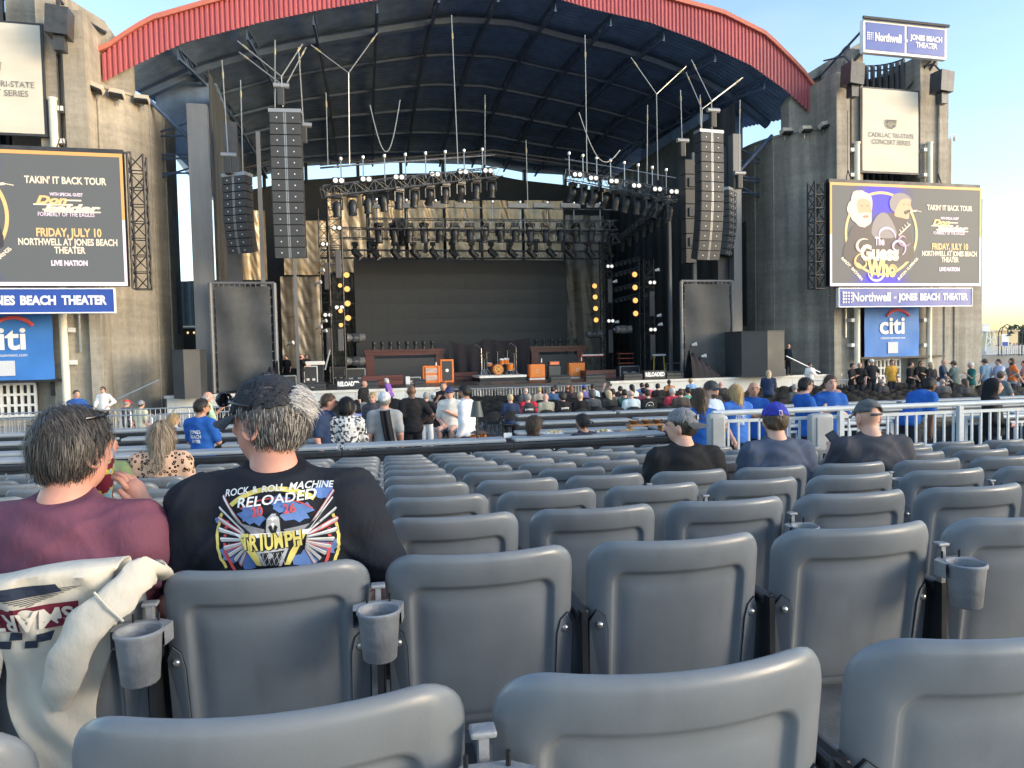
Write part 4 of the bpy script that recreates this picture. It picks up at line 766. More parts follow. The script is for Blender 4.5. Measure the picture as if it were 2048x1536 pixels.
drum(.2, -.1, .78, .15, .24, R(25), 'tom'); drum(.5, .0, .80, .16, .25, R(25), 'tom'); drum(.75, .2, .45, .21, .4, R(5), 'floor_tom'); drum(-.5, .1, .62, .17, .14, R(10), 'snare')
for x, y, z, r, ti in ((-.95, .0, 1.25, .24, 20), (-.6, .3, 1.35, .22, 15), (.1, .5, 1.35, .2, 10), (.65, .3, 1.42, .25, -15), (1.0, .1, 1.25, .24, -20), (-.8, .1, .95, .17, 4)):
    o = MB().lathe([(0, .03), (.04, .02), (r, 0), (r*.98, -.006), (0, .012)], 18).build('cymbal', mat('brass', (.75, .55, .25), .25, .9), kit, 60); o.matrix_local = Matrix.Translation((x, y, z)) @ Matrix.Rotation(R(ti), 4, 'Y')
    b = MB(); b.cyl((x, y, 0.3), (x, y, z-.02), .016, n=6); [b.cyl((x, y, .4), (x+.25*math.cos(a), y+.25*math.sin(a), 0), .014, n=5) for a in (0, 2.1, 4.2)]; b.build('cymbal_stand', M_chr, kit)
for x, y, h in ((-.75, -.35, 1.0), (.95, -.3, 1.1), (.45, -.45, .9), (1.15, .2, 1.6), (-1.0, -.1, 1.55)): b = MB(); b.cyl((x, y, 0), (x, y, h), .015, n=5); b.tube([(x, y, h), (x-.3, y, h+.25), (x-.45, y-.1, h+.15)], .013, 5); b.build('mic_boom', M_chr if h > 1.2 else M_fix, kit)
# front-fill subs, floor monitors
sub = sthing('subwoofer', 'black subwoofer under the stage edge, leftmost of the row', 'speaker', -3, -.9, .32, 'subwoofers at the stage edge'); MB().cbox((0, .3, .45), (1.1, .6, .88), .03).build('cabinet', M_cab2, sub); MB().cbox((0, -.01, .45), (1.0, .03, .78), .01).build('grille', M_cab, sub)
for k in range(1, 7): dup(sub, st(-3+1.25*k, -.9, .32), TH, f'black subwoofer under the stage edge, {NUM[k+1]} from the left', None)
wd = sthing('floor_monitor', 'black wedge monitor at the stage edge, first from the left', 'speaker', *dk(840, 770, .6)[:2], DZ, 'wedge monitors on the stage edge')
b = MB(); b.prism([(-.22, 0), (.25, 0), (.25, .14), (-.06, .36), (-.22, .3)], -.28, .28, 'x'); b.build('cabinet', M_cab2, wd); b = MB(); b.prism([(.27, .17), (.28, .18), (-.03, .39), (-.04, .38)], -.25, .25, 'x'); b.v = [(x, -y, z) for x, y, z in b.v]; b.build('grille', M_cab, wd)
for k, px in enumerate((610, 640, 720, 745, 1110, 1130, 1180, 1198, 1255, 1272, 1340, 1355)):
    q = dk(px, 770, .7); dup(wd, st(q[0], .7, DZ), TH, f'black wedge monitor at the stage edge, {NUM[k+2]} from the left', None)
for px, w_, lab in ((697, 49, 'RELOADED panel at the stage edge left of centre'), (1310, 43, 'RELOADED panel at the stage edge right of centre')):
    (ua, zt), (ub, zb) = sv(px-w_/2, 763 if px < 900 else 739, .5), sv(px+w_/2, 782, .5); W = ub-ua; t = sthing('lettered_panel', 'black panel lettered ' + lab, 'sign', (ua+ub)/2, .5, DZ, 'lettered stage panels')
    MB().cbox((0, .3, .24), (W, .6, .46), .02).build('box', mat('panel_black', (.03, .03, .032), .5), t); on_wall(text_me('RELOADED', .3, M_swht, .06), 'lettering', t, 0, -.012, .26, W*.9)
# road cases, desks, racks in the wings
M_case = mat('road_case_black', (.04, .04, .045), .5, var=.15, vs=5)
def case(px0, y0, px1, v, dp, label, pale=False, txt=None):
    (ua, zt), (ub, _) = sv(px0, y0, v), sv(px1, y0, v); W, H = ub-ua, max(.25, zt-DZ); t = sthing('road_case', label, 'case', (ua+ub)/2, v, DZ, 'road cases in the wings')
    MB().cbox((0, dp/2, H/2), (W, dp, H), .02).build('body', M_case, t); m_ = M_white if pale else M_galv
    for x in (-W/2, W/2): MB().bb((x-.025, -.02, 0), (x+.025, .03, H)).build('edge_trim', m_, t)
    for z in (.0, H): MB().bb((-W/2, -.022, z-.025), (W/2, .02, z+.025)).build('edge_trim', m_, t)
    if txt: on_wall(text_me(txt, .12, M_swht, .02), 'lettering', t, 0, -.03, H*.4, W*.8)
    for s in (-1, 1): MB().cbox((s*W*.22, -.02, H*.38), (W*.22, .03, .12), .01).build('latch', m_, t)
case(608, 733, 634, 4, .7, 'tall black road case with pale edges in the left wing', True); case(566, 752, 592, 3, .6, 'low rack with coloured lights at the far left of the deck'); case(690, 738, 730, 6, .8, 'black road cases behind the left light tower'); case(1240, 733, 1278, 6, .8, 'dark square case in the right wing'); case(1332, 727, 1360, 4, .6, 'black monitor case by the right scrim'); case(1447, 726, 1484, 2.2, .8, 'low black case with white stencilled words by the right scrim', txt='RUN TRUK DRIVE DAY'); case(813, 755, 841, 4.6, .5, 'small black speaker left of the amplifier stack'); case(660, 735, 690, 8, .6, 'black case stack behind the left tower')
b = MB(); t = sthing('yellow_tube_light', 'yellow-green tube lying on the low case by the right scrim', 'light', *dk(1466, 724, 2.4)); MB().cyl((-.5, 0, .05), (.5, 0, .05), .04).build('tube', glow('tube_green', (.75, .9, .1), .8), t); MB().bb((-.55, -.05, 0), (.55, .05, .02)).build('tray', M_blk, t)
t = sthing('keyboard', 'red stage keyboard on a black stand right of the cabinets', 'keyboard', *dk(1183, 711, 6)); MB().cbox((0, 0, 0), (1.5, .4, .12), .02).build('body', mat('red_lacquer', (.5, .03, .03), .3), t); MB().bb((-.65, -.205, .0), (.65, -.12, .065)).build('keys', M_swht, t)
b = MB(); [b.cyl((s*.5, -.1, -.06), (-s*.5, .1, -1.05), .03) for s in (-1, 1)]; b.bb((-.6, -.15, -1.08), (.6, .15, -1.05)); b.build('stand', M_fix, t)
t = sthing('keyboard', 'small white keyboard on a yellow-legged stand in the right wing', 'keyboard', *dk(1318, 710, 4)); MB().cbox((0, 0, 0), (.75, .3, .12), .02).build('body', M_white, t); [MB().cyl((s*.3, 0, -.06), (s*.36, 0, -1.05), .03).build('leg', mat('yellow_paint', (.7, .5, .08), .5), t) for s in (-1, 1)]
t = sthing('pedal_steel', 'red instrument rack with shelves in the right wing', 'rack', *dk(1250, 727, 7)); [MB().bb((-.5, -.25, z), (.5, .25, z+.05)).build('shelf', mat('red_rack', (.45, .08, .05), .5), t) for z in (0, .3, .6)]; [MB().bb((x-.03, -.25, -.9), (x+.03, -.19, .7)).build('post', M_fix, t) for x in (-.5, .5)]
t = sthing('mixing_desk', 'white-topped mixing desk with a tilted screen in the left wing', 'desk', *dk(630, 726, 4.4)); MB().cbox((0, 0, 0), (1.0, .6, .2), .03).build('surface', M_white, t); MB().cbox((.65, 0, .15), (.08, .6, 1.1), .02, Matrix.Rotation(R(15), 3, 'Y')).build('screen', M_galv, t); MB().bb((-.4, -.2, -1.), (.4, .2, -.1)).build('pedestal', M_blk, t)
t = sthing('white_box', 'small white box left of the amplifier stack', 'box', *dk(816, 770, 4)[:2], DZ); MB().cbox((0, .2, .22), (.24, .35, .42), .02).build('body', M_white, t); MB().bb((-.13, 0.02, .435), (.13, .4, .45)).build('lid', M_galv, t)
# black tarpaulin heaps in front of the scrims
for x0, y0, x1, v, lab, f in ((482, 728, 556, .6, 'black tarpaulin heap in front of the left scrim', -1), (1376, 703, 1440, .6, 'black tarpaulin heap in front of the right scrim', 1)):
    (ua, zt), (ub, _) = sv(x0, y0, v), sv(x1, y0, v); W, H = ub-ua, zt-DZ
    b = MB(); b.grid(lambda a, q: (W*a, -.5+1.1*q, H*max(0., math.sin(math.pi*min(1, q*1.25)))**.7*max(.02, (1-a if f > 0 else a)**.9)*(1+.12*math.sin(a*31+q*7))), 30, 16); tag(b.build('tarpaulin', mat('black_velvet', (.02, .02, .025), .9), None, 60, st(ua, v, DZ+.004), TH), lab, 'tarpaulin')
# stands with mics
for px, v in ((928, 7), (1009, 6), (1125, 4)):
    q = dk(px, 750, v); t = sthing('microphone_stand', f'thin microphone stand {"left of the drum kit" if px<950 else "right of the drum kit" if px<1100 else "near the amplifiers"}', 'stand', q[0], v, DZ, 'microphone stands'); MB().cyl((0, 0, 0), (0, 0, 1.5), .015, n=6).build('pole', M_fix, t); MB().cyl((0, 0, 0), (0, 0, .03), .14, n=12).build('foot', M_fix, t); MB().tube([(0, 0, 1.5), (.35, -.2, 1.75)], .012).build('boom', M_fix, t)
# ================================================================== SEATING
def topx(P):
    d = np.array(P)-_C; w = d @ _F; return 1024+FPX*(d @ _R)/w, 768-FPX*(d @ _U)/w
def seat_material(name, col, rough):
    m = mat(name, col, rough, 0, spec=.45); n = m.node_tree.nodes; l = m.node_tree.links; b = n['Principled BSDF']
    tc = n.new('ShaderNodeTexCoord'); oi = n.new('ShaderNodeObjectInfo'); ad = n.new('ShaderNodeVectorMath'); ad.operation = 'ADD'
    sc = n.new('ShaderNodeVectorMath'); sc.operation = 'SCALE'; sc.inputs['Scale'].default_value = 1.0; l.new(oi.outputs['Location'], sc.inputs[0]); l.new(tc.outputs['Object'], ad.inputs[0]); l.new(sc.outputs[0], ad.inputs[1])
    def nz(s, lo, hi, a, bb, st_=(1, 1, 1)):
        mp = n.new('ShaderNodeMapping'); mp.inputs['Scale'].default_value = st_; l.new(ad.outputs[0], mp.inputs[0])
        t = n.new('ShaderNodeTexNoise'); t.inputs['Scale'].default_value = s; t.inputs['Detail'].default_value = 7; l.new(mp.outputs[0], t.inputs[0])
        r = n.new('ShaderNodeMapRange'); r.inputs[1].default_value = lo; r.inputs[2].default_value = hi; r.inputs[3].default_value = a; r.inputs[4].default_value = bb; l.new(t.outputs[0], r.inputs[0]); return t.outputs[0], r.outputs[0]
    _, f1 = nz(5, .35, .65, .90, 1.08); _, f2 = nz(60, .68, .76, 1.0, 1.14); _, f3 = nz(4, .4, .7, rough-.08, rough+.16)
    _, f4 = nz(14, .55, .75, 1.0, .86, (1, 1, .12))
    k = n.new('ShaderNodeMath'); k.operation = 'MULTIPLY'; l.new(f1, k.inputs[0]); l.new(f2, k.inputs[1])
    k2 = n.new('ShaderNodeMath'); k2.operation = 'MULTIPLY'; l.new(k.outputs[0], k2.inputs[0]); l.new(f4, k2.inputs[1])
    vm = n.new('ShaderNodeVectorMath'); vm.operation = 'SCALE'; vm.inputs[0].default_value = col; l.new(k2.outputs[0], vm.inputs['Scale']); l.new(vm.outputs[0], b.inputs['Base Color']); l.new(f3, b.inputs['Roughness'])
    t0, _ = nz(220, 0, 1, 0, 1); bp = n.new('ShaderNodeBump'); bp.inputs['Strength'].default_value = .06; bp.inputs['Distance'].default_value = .004; l.new(t0, bp.inputs['Height']); l.new(bp.outputs[0], b.inputs['Normal'])
    return m
M_seat = seat_material('grey_seat_plastic', (.178, .195, .212), .36); M_brk = seat_material('grey_seat_bracket', (.175, .19, .205), .42)
M_cup = mat('cast_cup_grey', (.30, .315, .335), .5, .25, var=.25, vs=9, bump=.15, bs=60); M_scr = mat('screw_steel', (.55, .53, .48), .3, .9)
def rrect(hw, z0, z1, r, n=7, m=10):
    r = min(r, hw-.004, (z1-z0)/2-.002); P = []
    for cx, cz, a0 in ((hw-r, z1-r, 90), (hw-r, z0+r, 0), (-hw+r, z0+r, -90), (-hw+r, z1-r, -180)):
        for k in range(n+1): a = R(a0-90*k/n); P.append((cx+r*math.cos(a), cz+r*math.sin(a)))
    out = []                                               # subdivide the four straight runs
    L = len(P)
    for i in range(L):
        out.append(P[i])
        if i % (n+1) == n:
            p, q = P[i], P[(i+1) % L]; out += [(p[0]+(q[0]-p[0])*k/m, p[1]+(q[1]-p[1])*k/m) for k in range(1, m)]
    return out
SW, SZ0, SZ1 = .252, .36, .85
def bend(x, y, z):                                          # wrap round the sitter and lean back
    t = (z-SZ0)/(SZ1-SZ0); return (x*(1-.03*(1-t)), y+1.15*x*x*(.35+.65*t)-(z-SZ0)*.20-.03*max(0, t-.8)**2*8, z)
def seat_back():
    rings = [(.20, .014, .20), (.10, .013, .10), (.03, .012, .03), (.012, .009, .012), (.004, .004, .004), (0, -.004, 0), (.003, -.014, .003), (.010, -.023, .010), (.022, -.029, .022), (.040, -.031, .040), (.056, -.030, .078), (.062, -.027, .086), (.066, -.019, .090), (.072, -.0125, .095), (.082, -.0115, .104), (.094, -.0125, .130), (.100, -.0145, .136), (.13, -.0155, .17), (.19, -.0155, .21)]
    v = []; f = []; N = None
    for d, y, dt in rings:
        P = rrect(SW-d, SZ0+min(d, .05)*(.5 if d > .05 else 1), SZ1-dt, max(.075-d*.6, .022)); N = len(P)
        v += [bend(x, y, z) for x, z in P]
    for k in range(len(rings)-1): f += [(k*N+i, (k+1)*N+i, (k+1)*N+(i+1) % N, k*N+(i+1) % N) for i in range(N)]
    f.append(tuple(range(N))); k = len(rings)-1; f.append(tuple(k*N+i for i in range(N))[::-1])
    b = MB(); b.v = v; b.f = f; return b.me('backrest', M_seat, 75)
def seat_pan():
    b = MB()
    def fn(a, q):
        x = (a-.5)*.47; y = .02+.42*q; return (x, y, .40+.035*(2*a-1)**2+.03*q**2-.05*max(0, q-.85)*4-.01)
    b.grid(fn, 12, 12); n = len(b.v); b.v += [(x, y, z-.03) for x, y, z in b.v]; b.f += [tuple(i+n for i in q)[::-1] for q in b.f]; return b.me('seat_pan', M_seat, 60)
def bracket(s):
    b = MB(); P = [(s*.249, SZ0-.03), (s*.249, .62), (s*.232, .655), (s*.212, .64), (s*.203, .60), (s*.200, SZ0-.03)]
    vs = [bend(x, -.036 if abs(x) < .245 else -.030, z) for x, z in P]+[bend(x, -.012, z) for x, z in P]; n = 6
    b._a(vs, [tuple(range(n)), tuple(range(n, 2*n))[::-1]]+[(i, (i+1) % n, n+(i+1) % n, n+i) for i in range(n)]); return b.me('side_bracket', M_brk)
def gap_shade(s):  # black strip laid in for the shadow gap round the side bracket
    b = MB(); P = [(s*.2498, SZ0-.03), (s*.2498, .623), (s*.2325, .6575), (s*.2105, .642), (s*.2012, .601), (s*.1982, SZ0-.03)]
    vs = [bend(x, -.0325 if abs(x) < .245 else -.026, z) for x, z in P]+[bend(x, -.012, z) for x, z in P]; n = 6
    b._a(vs, [tuple(range(n)), tuple(range(n, 2*n))[::-1]]+[(i, (i+1) % n, n+(i+1) % n, n+i) for i in range(n)]); return b.me('bracket_gap_shade', M_blk)
def screw(s):
    p = bend(s*.225, -.036, .615); b = MB(); b.lathe([(0, .008), (.006, .007), (.010, .003), (.011, -.003)], 12); b.v = [(p[0]+x, p[1]-z, p[2]+y) for x, y, z in b.v]; return b.me('screw', M_scr, 60)
def standard():
    b = MB(); b.bb((.262, -.075, 0), (.278, .12, .66)); b.bb((.245, -.10, 0), (.295, .2, .02)); return b.me('standard', M_blk)
def arm_rest():
    b = MB(); b.cbox((.27, .06, .645), (.04, .22, .03), .010); return b.me('arm_rest', M_blk)
def arm_cap():
    b = MB(); b.cbox((.27, -.06, .772), (.036, .03, .010), .004); b.bb((.263, -.072, .655), (.277, -.05, .7665)); return b.me('arm_cap', M_cup)
def cup_holder():
    b = MB(); cx, cy, cz = .27, -.155, .735
    b.lathe([(0, -.115), (.036, -.115), (.041, -.11), (.050, -.005), (.054, 0), (.054, .006), (.050, .009), (.046, .006), (.046, -.002), (.037, -.104), (0, -.104)], 28, (cx, cy, cz))
    return b.me('cup_holder', M_cup, 50)
def cup_plate():
    b = MB(); cx, cz = .27, .735; b.prism([(cx-.054, -.122), (cx+.054, -.122), (cx+.062, -.075), (cx+.030, -.055), (cx-.030, -.055), (cx-.062, -.075)], cz-.004, cz+.0085, 'z')
    b.v = [p for p in b.v]; m = MB(); n = 20
    # plate as a ring section: keep only behind the cup mouth
    vs = [(cx+.0515*math.cos(math.pi*k/n), -.155+.0515*math.sin(math.pi*k/n)) for k in range(n+1)]; out = [(cx+.054+.008*min(1, k/5) if k < 6 else cx+.03 if k < 9 else cx-.03 if k > 11 and k < 15 else cx-.062 if k >= 15 else cx, -.152+.045*min(1, k/5) if k < 6 else -.085 if k < 15 else -.107+(-.045)*((k-15)/5)) for k in range(n+1)]
    L = n+1; m._a([(x, y, cz+.007) for x, y in vs]+[(x, y, cz+.007) for x, y in out]+[(x, y, cz-.035) for x, y in vs]+[(x, y, cz-.035) for x, y in out], [(i, i+1, L+i+1, L+i) for i in range(n)]+[(2*L+i, 2*L+i+1, 3*L+i+1, 3*L+i) for i in range(n)]+[(L+i, L+i+1, 3*L+i+1, 3*L+i) for i in range(n)])
    return m.me('cup_bracket', M_cup)
def cup_pins(): return MB().cyl((.27, -.098, .74), (.27, -.098, .762), .0035, n=6).me('pin', M_blk)
SM = dict(back=seat_back(), pan=seat_pan(), gl=gap_shade(-1), gr=gap_shade(1), bl=bracket(-1), br=bracket(1), sl=screw(-1), sr=screw(1), std=standard(), arm=arm_rest(), cap=arm_cap(), cup=cup_holder(), cpl=cup_plate(), pin=cup_pins())
SEATS = {}
def seat(k, a, s, zt, cup, near, label):
    t = thing('stadium_seat', label, 'seat', rw(a, s, zt-SZ1), PHI+R(rng.uniform(-.8, .8)), f'stadium seats in the {NUM[k]} row')
    parts = [('backrest', 'back'), ('seat_pan', 'pan'), ('standard', 'std'), ('arm_rest', 'arm')]
    if near: parts += [('side_bracket', 'bl'), ('side_bracket', 'br'), ('bracket_gap_shade', 'gl'), ('bracket_gap_shade', 'gr'), ('screw', 'sl'), ('screw', 'sr')]
    if cup: parts.append(('arm_cap', 'cap'))
    for n_, m_ in parts: put(n_, SM[m_], t)
    if cup:
        c = put('cup_holder', SM['cup'], t); put('cup_bracket', SM['cpl'], c)
        if near: put('pin', SM['pin'], c, (-.028, 0, 0)); put('pin', SM['pin'], c, (.028, 0, 0))
    return t
ROWS = []
for k in range(1, 12):
    s = 1.03 if k == 1 else 1.955+.80*(k-2); zt = 2.668 if k == 1 else 2.590-.080*(k-2); a0 = .39 if k == 1 else .245
    cols = []
    for j in range(-22, 23):
        a = a0+.54*j; p = rw(a, s, zt)
        if p[1] < .35: continue
        px, py = topx(p)
        wd = .27*FPX/p[1]
        if px+wd < -60 or px-wd > 2750: continue
        if k > 8 and px > 1400+(60 if k == 9 else 0): continue
        if k == 1 and j < -2: continue
        cols.append((j, a, px-wd > 2048))
    ROWS.append((k, s, zt, cols))
    for i, (j, a, off_) in enumerate(cols):
        cup = (j % 2 != 0) if k == 1 else (j % 3 == 2) if k != 2 else (j in (-2, -1, 2))
        SEATS[k, j] = seat(k, a, s+.012*((a-.3)/3)**2*10*-.5, zt, cup, k <= 4, f'grey plastic stadium seat, {NUM[i+1]} from the left in the {NUM[k]} row counted from the camera')
# ------------------------------------------------------------------ box-seat barriers with grey counters
M_bar = mat('black_box_metal', (.028, .031, .036), .42, .3, var=.25, vs=4); M_mesh = mat('perforated_panel', (.055, .060, .066), .5, .3)
_n = M_mesh.node_tree; _b = _n.nodes['Principled BSDF']; _tc = _n.nodes.new('ShaderNodeTexCoord'); _v = _n.nodes.new('ShaderNodeTexVoronoi'); _v.inputs['Scale'].default_value = 32; _v.inputs['Randomness'].default_value = 0
_r = _n.nodes.new('ShaderNodeMapRange'); _r.inputs[1].default_value = .25; _r.inputs[2].default_value = .4; _r.inputs[3].default_value = .03; _r.inputs[4].default_value = .10
_n.links.new(_tc.outputs['Object'], _v.inputs[0]); _n.links.new(_v.outputs[0], _r.inputs[0]); _n.links.new(_r.outputs[0], _b.inputs['Base Color'])
M_top = mat('grey_counter', (.33, .37, .40), .42, var=.08, vs=3, rnd=.06)
BW = 2.3
def barrier_meshes(h):
    b = MB(); b.cbox((0, .02, h-.05), (BW, .14, .07), .012); b.bb((-BW/2, -.03, h-.16), (BW/2, .05, h-.087)); rail = b.me('top_rail', M_bar)
    b = MB(); b.bb((-BW/2+.06, 0, .08), (BW/2-.06, .03, h-.165)); pan_ = b.me('mesh_panel', M_mesh)
    b = MB(); b.bb((-BW/2, -.035, 0), (-BW/2+.08, .06, h-.165)); post = b.me('post', M_bar)
    b = MB(); b.bb((-BW/2+.081, -.02, 0), (BW/2, .05, .078)); foot = b.me('kick_rail', M_bar)
    b = MB(); b.lathe([(0, .008), (.009, .005), (.010, 0)], 8); b.v = [(x, -.031-z, h-.12+y) for x, y, z in b.v]; bolt = b.me('bolt', M_scr)
    return rail, pan_, post, foot, bolt
BM = barrier_meshes(1.03)
b = MB(); b.cbox((0, 0, 0), (BW*.96, .36, .05), .022); CT = b.me('slab', M_top)
CL = MB().bb((-.03, -.05, -.22), (.03, .1, -.028)).me('bracket', M_bar)
LVL = ['nearest', 'second', 'third', 'fourth', 'fifth']
for r_, s in enumerate((10.0, 11.6, 13.4, 15.5)):
    n = 0
    for j in range(-10, 14):
        a = .6+BW*j+.35*r_; z = gz(*rw(a, s)[:2]); px, py = topx(rw(a, s, z+1.1)); ww = BW/2*FPX/s
        if px+ww < -40 or px-ww > (1500 if r_ == 0 else 2100): continue
        if r_ == 0 and px+ww > 1560: continue
        if r_ in (1, 2, 3, 4) and 610 < px < 960 and not (r_ == 1 and px > 900): 
            if r_ > 0 and r_ != 9: continue
        n += 1
        t = thing('box_barrier', f'black mesh-fronted box-seat barrier, {NUM[n]} from the left in the {LVL[r_]} line of boxes', 'barrier', rw(a, s, z), PHI, f'box-seat barriers in the {LVL[r_]} line')
        for nm, m_ in zip(('top_rail', 'mesh_panel', 'post', 'kick_rail'), BM): put(nm, m_, t)
        if r_ == 0:
            for x in (-.95, -.57, -.19, .19, .57, .95): put('bolt', BM[4], t, (x, 0, 0))
        c = thing('counter_top', f'grey counter on the {LVL[r_]} line of box barriers, {NUM[n]} from the left', 'counter', rw(a+rng.uniform(-.05, .05), s+.26, z+1.045), PHI, f'grey counters of the {LVL[r_]} box line')
        put('slab', CT, c); [put('bracket', CL, c, (x, 0, 0)) for x in (-BW*.35, BW*.35)]
        
wk0, _ = rs(1385, 870, 10.9); struct(put('walkway', MB().bb((0, -.85, -.4), (9.5, 1.2, .0)).me('walkway', M_pave), None, rw(wk0, 10.9, .92), PHI))
# split walls between boxes (dark sloping partitions)
for k, (px, py) in enumerate(((80, 880), (300, 850), (1005, 858), (1330, 845), (1600, 840), (1850, 820))):
    a, z = rs(px, py, 12.3); b = MB(); b.prism([(-2.2, .0), (2.4, -.12), (2.4, .82), (2.3, .87), (-2.1, 1.0), (-2.2, .94)], -.04, .04, 'x'); tag(b.build('box_partition', M_bar, None, None, rw(a, 12.4, gz(*rw(a, 12.4)[:2])), PHI+R(8)), f'dark sloping partition between boxes, {NUM[k+1]} from the left', 'partition', 'box partitions')
# ------------------------------------------------------------------ pale grey railing on the right
M_rail = mat('pale_grey_rail', (.50, .55, .585), .45, .1, var=.1, vs=4)
def railing(a0, a1, s, z, h, label, pitch=.125, name='railing', m_=None, hb=.1, post=1.55, rr=.032):
    m_ = m_ or M_rail; L = a1-a0; t = thing(name, label, 'railing', rw(a0, s, z), PHI)
    MB().cyl((0, 0, h), (L, 0, h), rr, n=12).build('top_rail', m_, t, 40); MB().bb((0, -.018, h-.11), (L, .018, h-.075)).build('upper_rail', m_, t); MB().bb((0, -.018, hb), (L, .018, hb+.035)).build('lower_rail', m_, t)
    bal = MB().bb((-.011, -.011, hb+.036), (.011, .011, h-.111)).me('baluster', m_); n = int(L/pitch)
    for k in range(n): put('baluster', bal, t, (L*(k+.5)/n, 0, 0))
    pst = MB().bb((-.028, -.028, 0), (.028, .028, h-.02)).me('post', m_); m = max(1, int(L/post))
    for k in range(m+1): put('post', pst, t, (min(L-.03, max(.03, L*k/m)), -.03, 0))
    return t
a0, _ = rs(1425, 850, 7.75); a1, _ = rs(2350, 820, 7.75); zf = gz(*rw(a0, 7.75)[:2])
railing(a0, a1, 7.75, zf, 2.36-zf, 'pale grey metal railing across the right of the seats')
a2, _ = rs(1556, 812, 10.6); a3, _ = rs(1766, 808, 10.6); z2 = gz(*rw(a2, 10.6)[:2]); railing(a2, a3, 10.4, .92, .95, 'short pale railing behind the main railing, below the bending usher')
a4, _ = rs(1905, 815, 10.6); a5, _ = rs(2070, 812, 10.6); railing(a4, a5, 10.4, .92, .95, 'short pale railing behind the main railing at the right edge')
t = thing('stair_handrail', 'pale sloping stair handrail seen through the railing', 'handrail', rw(a0+1.9, 8.4, zf-.3), PHI); MB().tube([(0, 0, .9), (.5, 0, 1.0), (2.6, .1, .86), (2.75, .1, .75), (2.75, .1, 0)], .03, 8).build('rail', M_rail, t, 40)
for k in (.6, 1.6): MB().cyl((k, .03, 0), (k, .03, .95), .022).build('post', M_rail, t, 40)
t = thing('panel_box', 'rounded grey steel box mounted on the railing between the two capped men', 'box', rw(rs(1640, 868, 7.6)[0], 7.6, 2.0), PHI); MB().cbox((0, 0, .1), (.28, .12, .46), .05).build('body', mat('box_grey', (.33, .35, .36), .5, var=.1, vs=6), t, 40); MB().cbox((.02, -.062, .1), (.2, .02, .38), .01).build('door', mat('box_grey', (.33, .35, .36)), t)
t = thing('panel_box', 'grey rounded end cap where the railing starts at the left', 'box', rw(rs(1432, 870, 7.7)[0], 7.7, 2.0), PHI); MB().cbox((0, 0, .12), (.2, .12, .5), .05).build('body', mat('box_grey', (.33, .35, .36)), t, 40); MB().cbox((0, -.062, .12), (.14, .02, .4), .01).build('door', mat('box_grey', (.33, .35, .36)), t)
# ------------------------------------------------------------------ folding chairs in the pit
M_fold = mat('black_folding_plastic', (.022, .024, .027), .40, var=.2, vs=6); M_leg = mat('chair_leg_grey', (.09, .095, .10), .4, .5)
def fold_meshes():
    b = MB(); n = 8
    def fn(a, q):
        x = (a-.5)*.46; e = abs(2*a-1); top = .84-.10*e**3; bot = .58+.05*e**2; return (x, -.10-.05*q+.10*e**2*.5, bot+(top-bot)*q)
    b.grid(fn, n, 3); m = len(b.v); b.v += [(x, y-.022, z) for x, y, z in b.v]; b.f += [tuple(i+m for i in q)[::-1] for q in list(b.f)]
    for i in range(n): b.f.append((3*(n+1)+i, 3*(n+1)+i+1, m+3*(n+1)+i+1, m+3*(n+1)+i)); b.f.append((i, m+i, m+i+1, i+1))
    back = b.me('backrest', M_fold, 50)
    b = MB(); b.cbox((0, .12, .44), (.42, .40, .03), .012); st_ = b.me('seat', M_fold)
    b = MB(); [b.tube([(s*.21, -.13, .70), (s*.215, -.02, .42), (s*.215, .28, .01)], .011, 5) for s in (-1, 1)]; b.cyl((-.215, .25, .06), (.215, .25, .06), .009, n=5); lf = b.me('front_leg_frame', M_leg)
    b = MB(); [b.tube([(s*.195, .16, .42), (s*.195, -.20, .01)], .011, 5) for s in (-1, 1)]; b.cyl((-.195, -.16, .06), (.195, -.16, .06), .009, n=5); lr = b.me('rear_leg_frame', M_leg)
    return back, st_, lf, lr
FM = fold_meshes(); spots = []
for r_ in range(15):
    s = 20.9+.88*r_
    for j in range(-34, 50):
        a = .52*j+.1*(r_ % 2)+(.0); p = rw(a, s); z = gz(p[0], p[1]); px, py = topx((p[0], p[1], z+.8))
        if not (-30 < px < 2060): continue
        if px < 425 or 640 < px < 690 and r_ < 2 or 842 < px < 962-(r_*2) or (r_ > 12 and px < 640): continue
        if 1445+r_*2 < px < 1470+r_*2: continue
        spots.append((s, a, p, z, px, r_))
spots.sort(key=lambda q: q[0]); cnt = {}
AREA = lambda px: 'left of the centre aisle' if px < 900 else 'right of the centre aisle' if px < 1460 else 'before the right tower'
near = spots[:300]; far_ch = spots[300:]; near.sort(key=lambda q: (q[5], q[4]))
for s, a, p, z, px, r_ in near:
    cnt[AREA(px), r_] = cnt.get((AREA(px), r_), 0)+1; nn_ = cnt[AREA(px), r_]
    t = thing('folding_chair', f'black folding chair, {NUM[nn_]} from left, {NUM[r_+1]} row {AREA(px)}', 'chair', (p[0]+rng.uniform(-.03, .03), p[1]+rng.uniform(-.04, .04), z), PHI+R(rng.uniform(-5, 5)), f'pit chairs {AREA(px)}, row {NUM[r_+1]}')
    for nm, m_ in zip(('backrest', 'seat', 'front_leg_frame', 'rear_leg_frame'), FM): put(nm, m_, t)
b = MB()
bv = [[v.co.copy() for v in m_.vertices] for m_ in FM[:2]]; bf = [[tuple(q.vertices) for q in m_.polygons] for m_ in FM[:2]]
